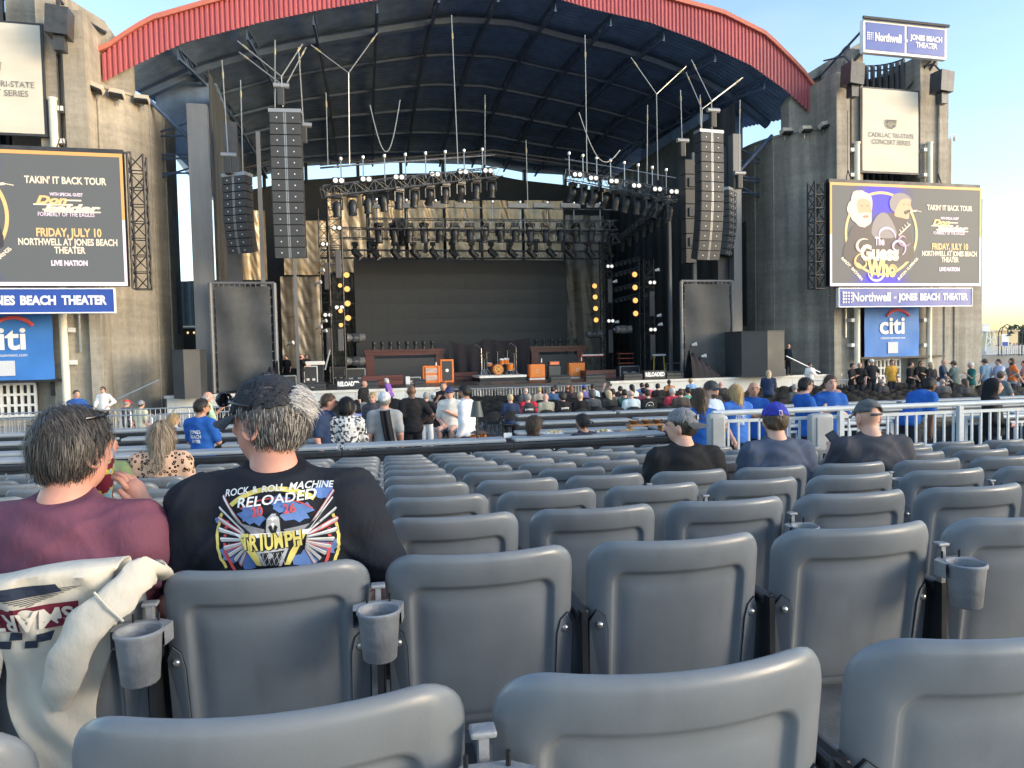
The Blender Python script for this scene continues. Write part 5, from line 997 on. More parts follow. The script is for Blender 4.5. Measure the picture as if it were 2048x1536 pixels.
for s, a, p, z, px, r_ in far_ch:
    b.M = Matrix.Translation((p[0], p[1], z)) @ Matrix.Rotation(PHI+R(rng.uniform(-6, 6)), 4, 'Z')
    for vs, fs in zip(bv, bf): b._a(vs, fs)
    for sx in (-1, 1): b.cyl((sx*.2, -.1, .6), (sx*.2, .26, .01), .012, n=4, cap=False); b.cyl((sx*.19, .14, .42), (sx*.19, -.2, .01), .012, n=4, cap=False)
o = b.build('far_folding_chairs', M_fold); o['kind'] = 'stuff'; tag(o, 'mass of black folding chairs in the rows closest to the stage', 'chairs')
# ------------------------------------------------------------------ crowd barricades
def barricade_root(label, loc, rz):
    t = thing('barricade', label, 'barricade', loc, rz, 'steel crowd barricades')
    MB().tube([(-1.1, 0, .18), (-1.1, 0, 1.0), (-1.0, 0, 1.1), (1.0, 0, 1.1), (1.1, 0, 1.0), (1.1, 0, .18)], .022, 6, closed=True).build('frame', M_galv, t, 40)
    bar = MB().cyl((0, 0, .18), (0, 0, 1.1), .009, n=5).me('upright_bar', M_galv)
    for k in range(15): put('upright_bar', bar, t, (-.98+.14*k, 0, 0))
    foot = MB().tube([(0, -.3, .01), (0, -.02, .18), (0, .3, .01)], .018, 5).me('foot', M_galv)
    for x in (-.8, .8): put('foot', foot, t, (x, 0, 0))
    return t
B0 = None; bl = [(px, py, s) for px, py, s in ((60, 832, 20.5), (215, 826, 20.5), (400, 818, 20.5), (60, 818, 24), (180, 812, 24), (300, 806, 24), (420, 801, 24), (990, 778, 34.6), (1065, 776, 34.6), (1140, 774, 34.6), (915, 781, 34.6), (1640, 772, 31), (1700, 770, 31), (1900, 760, 33), (1960, 757, 33))]
for i, (px, py, s) in enumerate(bl):
    a, _ = rs(px, py, s); p = rw(a, s); lab = f'galvanised crowd barricade, {NUM[i+1]} of those listed from the left front to the right back'
    side = 'by the left tower' if px < 500 else 'in front of the stage' if px < 1300 else 'by the right tower'
    grp_i = sum(1 for q in bl[:i+1] if (q[0] < 500) == (px < 500) and (500 <= q[0] < 1300) == (500 <= px < 1300) and (q[2] < 22) == (s < 22)); lab = f'galvanised crowd barricade {side}, {NUM[grp_i]} in its {"nearer" if s < 22 else "farther"} line'
    if B0 is None: B0 = barricade_root(lab, (p[0], p[1], gz(*p[:2])), PHI)
    else: dup(B0, (p[0], p[1], gz(*p[:2])), PHI+R(rng.uniform(-6, 6)), lab)
# grey plastic chairs behind the left barricades
CH0 = None
for i, px in enumerate((300, 322, 345, 368, 392, 418, 440)):
    a, _ = rs(px, 800, 26.5); p = rw(a, 26.5); t = thing('grey_chair', f'grey plastic chair behind the left barricades, {NUM[i+1]} from the left', 'chair', (p[0], p[1], gz(*p[:2])), PHI, 'grey chairs by the left tower')
    for nm, m_ in zip(('backrest', 'seat', 'front_leg_frame', 'rear_leg_frame'), FM):
        if i == 0: m2 = m_.copy(); m2.materials[0] = mat('grey_chair_plastic', (.30, .32, .34), .5); FM = FM if False else FM; globals().setdefault('GC', {})[nm] = m2
        put(nm, GC[nm], t)
# ------------------------------------------------------------------ far shore on the right
def far(px, py, Y): p = at(px, py, Y); return (float(p[0]), float(p[1]), float(p[2]))
M_sand = mat('sand', (.55, .43, .27), .9, var=.15, vs=.2)
q0, q1 = far(1950, 712, 95), far(2120, 712, 95); tz = q0[2]
struct(put('terrace', MB().bb((0, 0, 0), (q1[0]-q0[0]+20, 30, tz)).me('terrace', mat('terrace_concrete', (.33, .31, .28), .8, var=.2, vs=.5)), None, (q0[0]+1.0, 95, 0)))
b = MB(); b.bb((0, 0, 0), (40, 60, far(1962, 722, 88)[2]-.2)); struct(put('sand_bank', b.me('sand_bank', M_sand), None, (far(1945, 720, 110)[0], 112, 0)))
t = thing('white_fence', 'white picket railing along the far terrace at the right edge', 'fence', (q0[0]+1.2, 94.8, tz)); L = 16
for z in (.15, 1.15): MB().bb((0, -.03, z), (L, .03, z+.08)).build('rail', M_white, t)
pk = MB().bb((-.09, -.02, .2), (.09, .02, 1.15)).me('picket', M_white)
for k in range(60): put('picket', pk, t, (L*(k+.5)/60, -.06, 0))
for k, (px, py) in enumerate(((2003, 648), (2044, 650))):
    p = far(px, 712, 94); h = far(px, py, 94)[2]-p[2]; t = thing('street_lamp', f'double hooked lamp post on the far terrace, {"left" if k==0 else "right"} one', 'street lamp', p, 0, 'lamp posts on the terrace')
    for s, o_ in ((0, 0), (-.4, -.25)): MB().tube([(s, 0, 0), (s, 0, h-.9+o_), (s+.25, 0, h-.3+o_), (s+.7, 0, h-.05+o_), (s+1.15, 0, h-.35+o_), (s+1.2, 0, h-.9+o_)], .06, 6).build('post', M_dark, t, 40); MB().lathe([(.05, .3), (.12, .15), (.45, -.1), (.42, -.12), (0, -.05)], 12, (s+1.2, 0, h-1.15+o_)).build('lamp_shade', M_dark, t, 40)
p = far(2006, 692, 93); t = thing('lamp_banner', 'small white and blue banner on the left far lamp post', 'banner', (p[0]+.35, 93.8, p[2])); MB().bb((0, 0, 0), (.9, .05, 1.5)).build('cloth', M_swht, t); MB().bb((.1, -.02, .0), (.8, -.001, .5)).build('print', M_sblue, t)
p = far(1976, 702, 120); t = thing('lifeguard_chair', 'white wooden lifeguard chair on the far sand', 'chair', p)
for sx in (-1, 1):
    for sy in (-1, 1): MB().cyl((sx*1.1, sy*.9, 0), (sx*.5, sy*.5, 3.2), .09, n=5).build('leg', M_white, t)
for a_, c_ in (((-1, 0), (.7, 1.9)), ((1, 0), (-.7, 1.9))): MB().cyl((a_[0]*.95, -.8, .6), (c_[0]*.85, -.6, 2.4), .06, n=5).build('brace', M_white, t)
MB().bb((-.6, -.6, 3.1), (.6, .6, 3.25)).build('seat', M_white, t); MB().bb((-.6, .5, 3.25), (.6, .6, 4.4)).build('backrest', M_white, t)
p = far(1988, 700, 130); t = thing('beach_hut', 'small sunlit yellow-cream beach building beyond the terrace', 'building', p); MB().bb((-.3, 0, 0), (4.2, 4, 3.2)).build('wall', mat('sunlit_cream', (.75, .62, .38), .8), t); MB().bb((-.6, -.3, 3.2), (4.5, 4.2, 3.45)).build('roof', mat('hut_roof', (.6, .5, .33), .8), t); MB().bb((.5, -.03, .3), (1.2, -.002, 2.4)).build('door', mat('hut_door', (.45, .38, .28), .7), t)
p = far(1964, 742, 80); t = thing('beach_wall', 'sunlit yellow low wall between the tower and the terrace', 'wall', (p[0], 86, 0)); MB().bb((-.5, 0, 0), (3.5, .4, far(1964, 712, 86)[2])).build('face', mat('sunlit_cream', (.75, .62, .38)), t); MB().bb((-.6, -.1, far(1964, 712, 86)[2]+.003), (3.6, .5, far(1964, 712, 86)[2]+.25)).build('coping', mat('hut_roof', (.6, .5, .33)), t)
# tree belt on the horizon: many small leaf clumps
M_leaf = mat('far_foliage', (.075, .085, .035), .8, var=.4, vs=1.5)
for k, (px, py, w_, h_) in enumerate(((1966, 694, 5, 2.6), (1990, 690, 5, 2.3), (2016, 689, 6, 3.4), (2040, 692, 7, 5.0), (2075, 690, 8, 5.4))):
    p = far(px, 700, 165); t = thing('tree', f'small rounded tree in the far belt at the right edge, {NUM[k+1]} from the left', 'tree', p, 0, 'trees beyond the terrace')
    MB().cyl((0, 0, 0), (.1, 0, h_*.5), .25, .12, 6).build('trunk', mat('bark', (.12, .09, .06), .9), t); b = MB()
    for i in range(420):
        u_ = NP.normal(size=3); u_ /= np.linalg.norm(u_); r_ = NP.uniform(.55, 1)**.5*(1+.25*math.sin(u_[0]*5+k)); c_ = np.array([u_[0]*w_*.5*r_, u_[1]*w_*.5*r_, h_*.62+u_[2]*h_*.42*r_]); e = NP.normal(size=(2, 3))*.28
        b._a([tuple(c_-e[0]), tuple(c_+e[1]), tuple(c_+e[0]), tuple(c_-e[1])], [(0, 1, 2, 3)])
    b.build('crown', M_leaf, t)
# ================================================================== PEOPLE
from mathutils.bvhtree import BVHTree
f32 = np.float32
def A3(p): return np.array(p, f32)
def d_cap(P, a, b, ra, rb):
    a, b = A3(a), A3(b); ab = b-a; t = np.clip(((P-a) @ ab)/max(float(ab @ ab), 1e-9), 0, 1)
    return np.linalg.norm(P-a-t[:, None]*ab, axis=1)-(ra+(rb-ra)*t)
def d_ell(P, c, r, Rm=None):
    q = P-A3(c)
    if Rm is not None: q = q @ A3(Rm)
    r = A3(r); k0 = np.linalg.norm(q/r, axis=1); k1 = np.linalg.norm(q/(r*r), axis=1)+1e-9
    return k0*(k0-1)/k1
def smin(ds, k):
    ds = np.stack(ds); m = ds.min(0); return m-k*np.log(np.exp(-np.minimum((ds-m)/k, 30)).sum(0))
def prim_d(P, pr, infl=0.):
    return d_cap(P, pr[1], pr[2], pr[3], pr[4])-infl if pr[0] == 'c' else d_ell(P, pr[1], np.array(pr[2])+infl, pr[3] if len(pr) > 3 else None)
def bounds(prims, pad):
    lo = np.full(3, 9e9); hi = -lo
    for pr in prims:
        if pr[0] == 'c': pts = [(pr[1], pr[3]), (pr[2], pr[4])]
        else: pts = [(pr[1], max(pr[2]))]
        for c, r in pts: lo = np.minimum(lo, np.array(c)-r-pad); hi = np.maximum(hi, np.array(c)+r+pad)
    return lo, hi
def snets(fn, lo, hi, h):
    n = np.maximum(np.ceil((hi-lo)/h).astype(int)+1, 4); ax = [lo[i]+h*np.arange(n[i]) for i in range(3)]
    G = np.stack(np.meshgrid(*ax, indexing='ij'), -1).reshape(-1, 3).astype(f32); D = fn(G).reshape(n); ins = D < 0
    c = [(i, j, k) for i in (0, 1) for j in (0, 1) for k in (0, 1)]; m = n-1
    sl = lambda A, o: A[o[0]:o[0]+m[0], o[1]:o[1]+m[1], o[2]:o[2]+m[2]]
    cnt = sum(sl(ins, o).astype(int) for o in c); act = (cnt > 0) & (cnt < 8); idx = np.full(tuple(m), -1); idx[act] = np.arange(act.sum())
    sm = np.zeros(tuple(m)+(3,), f32); cc = np.zeros(tuple(m), f32)
    for i, a in enumerate(c):
        for b_ in c[i+1:]:
            if sum(abs(x-y) for x, y in zip(a, b_)) != 1: continue
            da, db = sl(D, a), sl(D, b_); x = (da < 0) != (db < 0); t = np.where(x, da/(da-db+1e-12), 0)
            for q in range(3): sm[..., q] += np.where(x, a[q]+t*(b_[q]-a[q]), 0)
            cc += x
    base = np.stack(np.meshgrid(*[np.arange(k) for k in m], indexing='ij'), -1)
    V = (base[act]+sm[act]/np.maximum(cc[act], 1)[:, None])*h+lo
    F_ = []
    for axq in range(3):
        o = [0, 0, 0]; o[axq] = 1
        s0 = ins[1:-1 if axq != 0 else None, 1:-1 if axq != 1 else None, 1:-1 if axq != 2 else None] if False else None
        r = [slice(1, n[i]-1) for i in range(3)]; r[axq] = slice(0, n[axq]-1); r2 = list(r); r2[axq] = slice(1, n[axq])
        a, b_ = ins[tuple(r)], ins[tuple(r2)]; w_ = np.argwhere(a != b_)
        if len(w_) == 0: continue
        st_ = a[tuple(w_.T)]; w_ = w_+np.array([0 if i == axq else 1 for i in range(3)]); u1, u2 = [i for i in range(3) if i != axq]
        def cell(du, dv): q = w_.copy(); q[:, u1] -= du; q[:, u2] -= dv; return idx[tuple(q.T)]
        Q = np.stack([cell(1, 1), cell(0, 1), cell(0, 0), cell(1, 0)], 1)
        flip = st_ if axq != 1 else ~st_
        Q[~flip] = Q[~flip][:, ::-1]; F_.append(Q)
    return V, np.concatenate(F_) if F_ else np.zeros((0, 4), int)
def np_mesh(name, V, Fq, m, extra=None):
    me = bpy.data.meshes.new(name); ex_v, ex_f = extra or ([], []); V = np.concatenate([V, np.array(ex_v, float).reshape(-1, 3)]) if len(ex_v) else V
    nv = len(V); fl = [list(map(int, q)) for q in ex_f]; n0 = len(V)-len(ex_v)
    loops = np.concatenate([Fq.ravel()]+[np.array([i+n0 for i in q]) for q in fl]) if fl else Fq.ravel()
    sizes = np.concatenate([np.full(len(Fq), 4), np.array([len(q) for q in fl], int)]) if fl else np.full(len(Fq), 4)
    starts = np.concatenate([[0], np.cumsum(sizes)[:-1]]) if len(sizes) else np.zeros(0, int)
    me.vertices.add(nv); me.vertices.foreach_set('co', V.astype(f32).ravel()); me.loops.add(len(loops)); me.loops.foreach_set('vertex_index', loops.astype(np.int32))
    me.polygons.add(len(sizes)); me.polygons.foreach_set('loop_start', starts.astype(np.int32)); me.polygons.foreach_set('use_smooth', np.ones(len(sizes), bool)); me.materials.append(m); me.update(calc_edges=True); me.validate(); return me
def sdf_mesh(name, prims, h, m, k=.02, infl=0., cuts=(), noise=None, extra=None, holes=()):
    lo, hi = bounds(prims, infl+h*2.5)
    def fn(P):
        d = smin([prim_d(P, pr, infl) for pr in prims], k)
        if noise is not None: d = d+noise(P)
        for n_, o_ in cuts: d = np.maximum(d, (P-A3(o_)) @ A3(n_))
        for pr in holes: d = np.maximum(d, -prim_d(P, pr))
        return d
    V, Fq = snets(fn, lo, hi, h); return np_mesh(name, V, Fq, m, extra)
def fabric(col, name=None, sc=1., b=.5):
    nm = name or 'cloth_%02x%02x%02x' % tuple(int(255*min(1, c)) for c in col)
    return mat(nm, col, .85, 0, var=.10, vs=5, bump=b, bs=9, spec=.25, stretch=(1, 1, .6))
SKIN = [mat('skin_fair', (.62, .36, .27), .5, var=.10, vs=14, spec=.35), mat('skin_tan', (.48, .26, .17), .5, var=.10, vs=14, spec=.35), mat('skin_brown', (.16, .08, .05), .45, var=.1, vs=14), mat('skin_ruddy', (.62, .31, .23), .5, var=.12, vs=12, spec=.35)]
def hairm(col): return mat('hair_%02x%02x%02x' % tuple(int(255*c) for c in col), col, .55, 0, var=.4, vs=30, bump=.8, bs=60, stretch=(1, 1, .15))
HC = dict(dark=(.025, .020, .017), brown=(.07, .045, .028), grey=(.30, .29, .27), dgrey=(.085, .08, .075), white=(.6, .58, .55), blond=(.45, .31, .15), lblond=(.55, .42, .25), red=(.2, .08, .04), black=(.012, .011, .011))
ARMS = dict(down=((.05, -.03, -.285), (.06, .06, -.53)), lap=((.07, .0, -.28), (-.07, .24, -.36)), fold=((.05, .07, -.26), (-.20, .19, -.17)), clasp=((.07, .03, -.27), (-.155, .2, -.14)), hip=((.17, -.08, -.22), (.02, .08, -.36)), up=((.10, .14, .07), (.02, .22, .32)), phone=((.05, .10, -.25), (-.07, .30, -.06)), fwd=((.05, .14, -.24), (.0, .38, -.22)), low=((.05, .12, -.26), (.03, .30, -.44)), face=((.06, .14, -.22), (-.06, .16, .03)))
def rotx(a): c, s = math.cos(a), math.sin(a); return np.array([[1, 0, 0], [0, c, -s], [0, s, c]])
def rotz(a): c, s = math.cos(a), math.sin(a); return np.array([[c, -s, 0], [s, c, 0], [0, 0, 1]])
def build_person(t, h, sc=1., pose='stand', arms=('down', 'down'), lean=0., head=(0, 0), shirt=(.1, .1, .1), pants=(.03, .03, .04), sleeve='short', legs='long', skin=0, hair='short', hc='brown', hat=None, hatc=(.03, .03, .04), g=1., smat=None, face=False, shades=False, beard=None, fingers=True, hood=False, bag=None, jacket=None, hairh=None, belly=0., tcs=.78):
    sm = SKIN[skin]; sit = pose == 'sit'; pz = .52 if sit else .95
    B = rotx(-lean); pel = np.array([0, 0, pz])
    up = lambda x, y, z: pel+B @ np.array([x, y, z])
    sh = {s: up(s*.182*g**.6, -.01, .445) for s in (-1, 1)}; nb = up(0, -.012, .53); Hm = rotz(R(head[0])) @ rotx(-R(head[1])); hc_ = nb+B @ np.array([0, .025, .030])+Hm @ np.array([0, .02, .115])
    hp = lambda x, y, z: hc_+Hm @ np.array([x, y, z])
    torso = [('e', up(0, .0, .0), (.165*g, .125*g, .13)), ('e', up(0, .012+.02*belly, .15), (.148*g, (.112+.05*belly)*g, .17)), ('e', up(0, .0, .33), (.172*g, .118*g**.7, .19)), ('c', up(-.03, -.015, .468), up(-.168*g**.6, -.012, .436), .066, .060), ('c', up(0, -.02, .44), nb, .085, .062), ('c', up(.03, -.015, .468), up(.168*g**.6, -.012, .436), .066, .060)]
    arml = {}; elb = {}; wri = {}
    for s, nm in zip((-1, 1), arms):
        e, w_ = ARMS[nm] if isinstance(nm, str) else nm
        E_ = sh[s]+B @ np.array([s*e[0], e[1], e[2]]); W_ = sh[s]+B @ np.array([s*w_[0], w_[1], w_[2]]); elb[s], wri[s] = E_, W_
        arml[s] = [('c', sh[s], E_, .056*g**.5, .044*g**.4), ('c', E_, W_, .043*g**.4, .029)]
    legp = {}
    for s in (-1, 1):
        hip = pel+np.array([s*.085, .0, -.03]); kn = pel+np.array([s*.12, .43, -.01]) if sit else np.array([s*.10, .025, .50]); an = np.array([s*.12, .40, .09]) if sit else np.array([s*.11, -.015, .09])
        legp[s] = [('c', hip, kn, .092*g**.7, .062), ('c', kn, an, .058, .038)]; legp[s, 'f'] = [('c', an+np.array([0, -.02, -.04]), an+np.array([s*.02, .14, -.055]), .042, .034)]
    headp = [('e', hp(0, -.008, .022), (.076, .097, .094), Hm), ('e', hp(0, .028, -.045), (.056, .066, .072), Hm), ('c', hp(0, .088, .008), hp(0, .112, -.022), .011, .014), ('e', hp(0, .075, .025), (.055, .02, .014), Hm)]
    headp += [('e', hp(s*.079, -.006, -.012), (.010, .022, .032), Hm @ rotz(R(s*-20))) for s in (-1, 1)]
    neck = [('c', nb+np.array([0, 0, -.03]), hp(0, -.012, -.05), .056*g**.3, .052)]
    hands = []; exv, exf = [], []
    for s in (-1, 1):
        d = wri[s]-elb[s]; d = d/np.linalg.norm(d); side = np.cross(d, np.array([0, 0, 1.])); nn = np.linalg.norm(side); side = side/nn if nn > .2 else np.array([1., 0, 0])*s
        pn = np.cross(side, d); hd = wri[s]+d*.05; hands.append(('c', wri[s]+d*.01, wri[s]+d*.07, .026, .032))
        if fingers:
            b = MB()
            for i, (o_, L) in enumerate(((-.028, .062), (-.009, .074), (.010, .070), (.027, .056))):
                p0 = wri[s]+d*.075+side*o_; p1 = p0+d*L*.55-pn*.006; p2 = p1+d*L*.35-pn*.022; b.tube([p0, p1, p2], [.0105, .0095, .0075], 5)
            p0 = wri[s]+d*.02-side*s*.026; b.tube([p0, p0+d*.035-side*s*.026, p0+d*.062-side*s*.030-pn*.008], [.012, .011, .008], 5)
            k0 = len(exv); exv += b.v; exf += [tuple(i+k0 for i in q) for q in b.f]
    slim = [(q[0], q[1], tuple(r_-.022 for r_ in q[2])) if q[0] == 'e' else (q[0], q[1], q[2], q[3]-.02, q[4]-.02 if i_ != 4 else q[4]) for i_, q in enumerate(torso)]; body = slim+neck+headp+hands+[(q[0], q[1], q[2], q[3]-(.020 if i_ == 0 else 0), q[4]-(.004 if i_ == 0 else 0)) for s in (-1, 1) for i_, q in enumerate(arml[s])]+legp[-1]+legp[1]
    put('body', sdf_mesh('body', body, h, sm, .012, extra=(exv, exf)), t)
    M_s = smat or fabric(shirt)
    tc = tcs if sleeve == 'short' else 1.
    sl = []
    for s in (-1, 1):
        a = arml[s][0]; E2 = np.array(a[1])*(1-tc)+np.array(a[2])*tc; sl.append(('c', a[1], E2, a[3]+.004, a[4]+.012 if sleeve == 'short' else a[4]+.004))
        if sleeve == 'long': f_ = arml[s][1]; sl.append(('c', f_[1], np.array(f_[1])*.1+np.array(f_[2])*.9, f_[3], f_[4]+.006))
    tr = torso[:4]+torso[5:]+[('c', up(0, -.02, .44), nb+B @ np.array([0, 0, .022]), .09*g**.4, .058*g**.2), ('e', up(0, .0, -.05), (.176*g, .138*g, .11))]
    nz = lambda P: .004*np.sin(P[:, 2]*31+P[:, 0]*17)*np.sin(P[:, 0]*23-P[:, 2]*13+P[:, 1]*19)+.003*np.sin(P[:, 2]*57+P[:, 1]*40+3*np.sin(P[:, 0]*12))
    if h < .0125:
        nz0 = nz; nz = lambda P: nz0(P)-.009*np.clip(1-np.abs(np.sin(P[:, 2]*13+np.abs(P[:, 0])*16+1.5*np.sin(P[:, 0]*9)))*2.2, 0, 1)**2*np.clip(np.abs(P[:, 0])*5-.1, 0, 1)-.006*np.clip(1-np.abs(np.sin(P[:, 2]*9-P[:, 0]*7+2+np.sin(P[:, 1]*11)))*3, 0, 1)**2
    nk = B @ np.array([0, -.25, 1.]); nk /= np.linalg.norm(nk)
    hem = (np.array([0, 0, -1.]), pel+np.array([0, 0, -.10 if not sit else -.06]))
    so_ = put('shirt', sdf_mesh('shirt', tr+sl, h, M_s, .022, .014, cuts=[(nk, nb+nk*.026), hem], noise=nz), t)
    if legs != 'none':
        lp = []
        for s in (-1, 1):
            if legs == 'short': a = legp[s][0]; lp.append(('c', a[1], np.array(a[1])*.05+np.array(a[2])*.95, a[3]+.008, a[4]+.022))
            else: lp += [('c', np.array(q[1])-np.array([0, 0, .015 if i_ == 0 else 0]), q[2], q[3]-(.006 if i_ == 0 else -.006), q[4]+.014) for i_, q in enumerate(legp[s])]
        put('trousers', sdf_mesh('trousers', lp+[('e', pel+np.array([0, 0, -.03]), (.155*g, .118*g, .12))], h, fabric(pants), .012, .004, cuts=[(np.array([0, 0, 1.]), pel+np.array([0, 0, -.0]))]), t)
        for s in (-1, 1): put('shoe', sdf_mesh('shoe', legp[s, 'f'], max(h*.8, .012), mat('shoe_dark', (.05, .05, .055), .6) if legs == 'long' else mat('shoe_pale', (.5, .5, .5), .6), .01, .008), t)
    hm = hairm(HC[hc]); cr = lambda i: ('e', hp(0, -.012, .026), (.076+i, .097+i, .094+i), Hm); hh = hairh or max(min(h, .02), .012); hn = lambda P: .004*np.sin(P[:, 0]*90+P[:, 2]*40)*np.sin(P[:, 1]*80+P[:, 2]*55)
    if hair in ('short', 'long', 'curly', 'pony', 'bun'):
        i = .014 if hair != 'curly' else .04; nface = Hm @ np.array([0, .80, -.60]); cuts = [(nface/np.linalg.norm(nface), hp(0, .055, .045))]; pr = [cr(i)]
        if hair == 'short': cuts.append((Hm @ np.array([0, .15, -1.]), hp(0, 0, -.055))); pr.append(('e', hp(0, -.035, -.02), (.074, .075, .055), Hm))
        if hair == 'long': pr += [('c', hp(0, -.06, .0), hp(0, -.085, -.22), .085, .075), ('c', hp(-.06, -.02, -.02), hp(-.085, -.02, -.20), .035, .03), ('c', hp(.06, -.02, -.02), hp(.085, -.02, -.20), .035, .03)]
        if hair == 'pony': pr += [('c', hp(0, -.12, .03), hp(0, -.15, -.20), .035, .02)]; cuts.append((Hm @ np.array([0, .15, -1.]), hp(0, 0, -.06))) if False else None
        if hair == 'bun': pr += [('e', hp(0, -.10, .06), (.045, .045, .045))]
        if hair == 'curly': pr += [('e', hp(0, -.05, -.03), (.10, .09, .10))]
        put('hair', sdf_mesh('hair', pr, hh, hm, .012, 0, cuts=cuts if hair != 'long' else cuts, noise=hn), t)
    elif hair == 'fringe':
        put('hair', sdf_mesh('hair', [('e', hp(0, -.03, -.01), (.083, .09, .055), Hm)], hh, hm, .01, .0, cuts=[(Hm @ np.array([0, 1., 0.]), hp(0, .02, 0))], noise=hn), t)
    if beard: put('beard', sdf_mesh('beard', [('e', hp(0, .042, -.072), (.054, .052, .046), Hm)], hh, hairm(HC[beard]), .01, .004, cuts=[(Hm @ np.array([0, -1., 0.]), hp(0, .02, 0)), (Hm @ np.array([0, 0., 1.]), hp(0, 0, -.035))]), t)
    if hat:
        hmn = mat('hat_%02x%02x%02x' % tuple(int(255*c) for c in hatc), hatc, .8, var=.1, vs=20)
        if hat in ('cap', 'capb'):
            fw = 1 if hat == 'cap' else -1; oy = -.012
            o = put('cap', sdf_mesh('cap', [('e', hp(0, oy, .035), (.092, .112, .098), Hm)], min(hh, .014), hmn, .01, 0, cuts=[(Hm @ np.array([0, -.10*fw, -1.]), hp(0, 0, .035))]), t)
            b = MB(); n = 10; vs = []
            for k in range(n+1):
                a = R(-62+124*k/n); ix, iy = .090*math.sin(a), .108*math.cos(a); ex_, ey = .092*math.sin(a), .108*math.cos(a)*.55+.135*max(0, math.cos(a))**.6
                dz = -.022*math.sin(a)**2
                vs += [hp(ix, oy+fw*iy, .040+dz), hp(ex_, oy+fw*(ey+.01), .024+dz*1.6), hp(ex_, oy+fw*(ey+.01), .020+dz*1.6), hp(ix, oy+fw*iy, .034+dz)]
            b._a([Vector(v) for v in vs], [(4*k+j, 4*k+(j+1) % 4, 4*k+4+(j+1) % 4, 4*k+4+j) for k in range(n) for j in range(4)]); b.build('brim', hmn, o, 60)
        elif hat == 'beanie': put('beanie', sdf_mesh('beanie', [cr(.022)], hh, hmn, .01, 0, cuts=[(Hm @ np.array([0, .35, -1.]), hp(0, 0, .02))]), t)
        elif hat == 'straw':
            b = MB(); b.lathe([(0, .15), (.075, .14), (.09, .06), (.095, .05), (.19, .03), (.19, .024), (.09, .04)], 18); o = b.build('straw_hat', hmn, t, 50); o.matrix_local = Matrix.Translation(Vector(hp(0, 0, .0))) @ Matrix(Hm.tolist()).to_4x4()
    if hood: put('hood', sdf_mesh('hood', [('e', hp(0, -.03, .015), (.118, .135, .135), Hm), ('c', hp(0, -.07, -.06), nb+np.array([0, -.03, -.02]), .10, .12)], min(h, .016), M_s, .02, 0, cuts=[(Hm @ np.array([0, 1., .1]), hp(0, .062, 0))], holes=[('e', hp(0, .06, -.01), (.082, .09, .105), Hm)]), t)
    if face:
        for s in (-1, 1):
            b = MB(); b.lathe([(0, .007), (.006, .005), (.009, 0), (.006, -.005), (0, -.007)], 8); b.v = [tuple(hp(s*.031+x*1.5, .0975-abs(x)*.3+z*.5, .012+y*.85)) for x, y, z in b.v]; b.build('eye', mat('eye_dark', (.02, .015, .012), .3), t, 60)
            b = MB(); b.tube([hp(s*.015, .103, .032), hp(s*.033, .100, .037), hp(s*.052, .087, .031)], .005, 5); b.build('eyebrow', hm if hair not in ('bald',) else hairm(HC['grey']), t)
        b = MB(); b.tube([hp(-.024, .090, -.055), hp(0, .100, -.060), hp(.024, .090, -.055)], .0055, 5); b.build('mouth', mat('lip', (.35, .12, .10), .5), t)
    if shades:
        b = MB(); [b.tube([hp(s*.030+.022*math.cos(q), .100-.012*abs(math.cos(q))*(1 if s*math.cos(q) > 0 else 0), .012+.018*math.sin(q)) for q in [k*math.pi/4 for k in range(8)]], .004, 4, closed=True) for s in (-1, 1)]
        for s in (-1, 1): b._a([Vector(hp(s*.030+.021*math.cos(q), .100-.012*(1 if s*math.cos(q) > .3 else 0), .012+.017*math.sin(q))) for q in [k*math.pi/4 for k in range(8)]], [tuple(range(8))]); b.tube([hp(s*.05, .09, .015), hp(s*.082, .0, .012)], .003, 4)
        b.build('sunglasses', mat('shade_black', (.01, .01, .012), .15), t)
    t.scale = (sc, sc, sc)
    return dict(up=up, hp=hp, nb=nb, sh=sh, wri=wri, elb=elb, Hm=Hm, shirt=so_, pel=pel)
SPOTS = spots
def solve_d(px, py, H):                                    # distance where a figure of height H reaches sight line py
    lo, hi = 9.4, 60.
    for _ in range(50):
        Y = (lo+hi)/2; P = at(px, py, Y)
        if P[2]-gz(P[0], P[1]) > H: lo = Y
        else: hi = Y
    P = at(px, py, Y); return float(P[0]), float(P[1]), gz(P[0], P[1])
PEOPLE = []
def person(px, py, label, pose='stand', facing=0., H=None, snap=False, group=None, Y=None, base=None, **kw):
    hs = kw.get('sc', 1.); hatx = .02 if kw.get('hat') or kw.get('hair') == 'curly' else 0
    full = (1.735 if pose == 'stand' else 1.305)*hs+hatx; full -= (1-math.cos(kw.get('lean', 0)))*.8
    if Y: p = at(px, py, Y); x, y, z = float(p[0]), float(p[1]), float(p[2])-full if base is None else base
    else: x, y, z = solve_d(px, py, full)
    if snap:
        q = min(SPOTS, key=lambda s_: (s_[2][0]-x)**2+(s_[2][1]-y)**2*.5); SPOTS.remove(q); x, y = q[2][0]+_en[0]*.06, q[2][1]+_en[1]*.06; z = q[3]-.01
    t = thing('person', label, 'person', (x, y, z), PHI+R(facing), group); d = math.hypot(x, y)
    h = .0135 if d < 7 else .020 if d < 17 else .026 if d < 28 else .034
    kw.setdefault('face', 100 < abs((facing+kw.get('head', (0, 0))[0]) % 360) < 300 or abs(facing) > 50)
    info = build_person(t, h, pose=pose, fingers=d < 34, **kw); info['t'] = t; PEOPLE.append((px, py, x, y, z)); return info
BLUE = (.02, .105, .40); BLK = (.016, .016, .019); NVY = (.03, .05, .11)
AUD = 'seated audience near the stage'; STF = 'ushers in blue polo shirts'
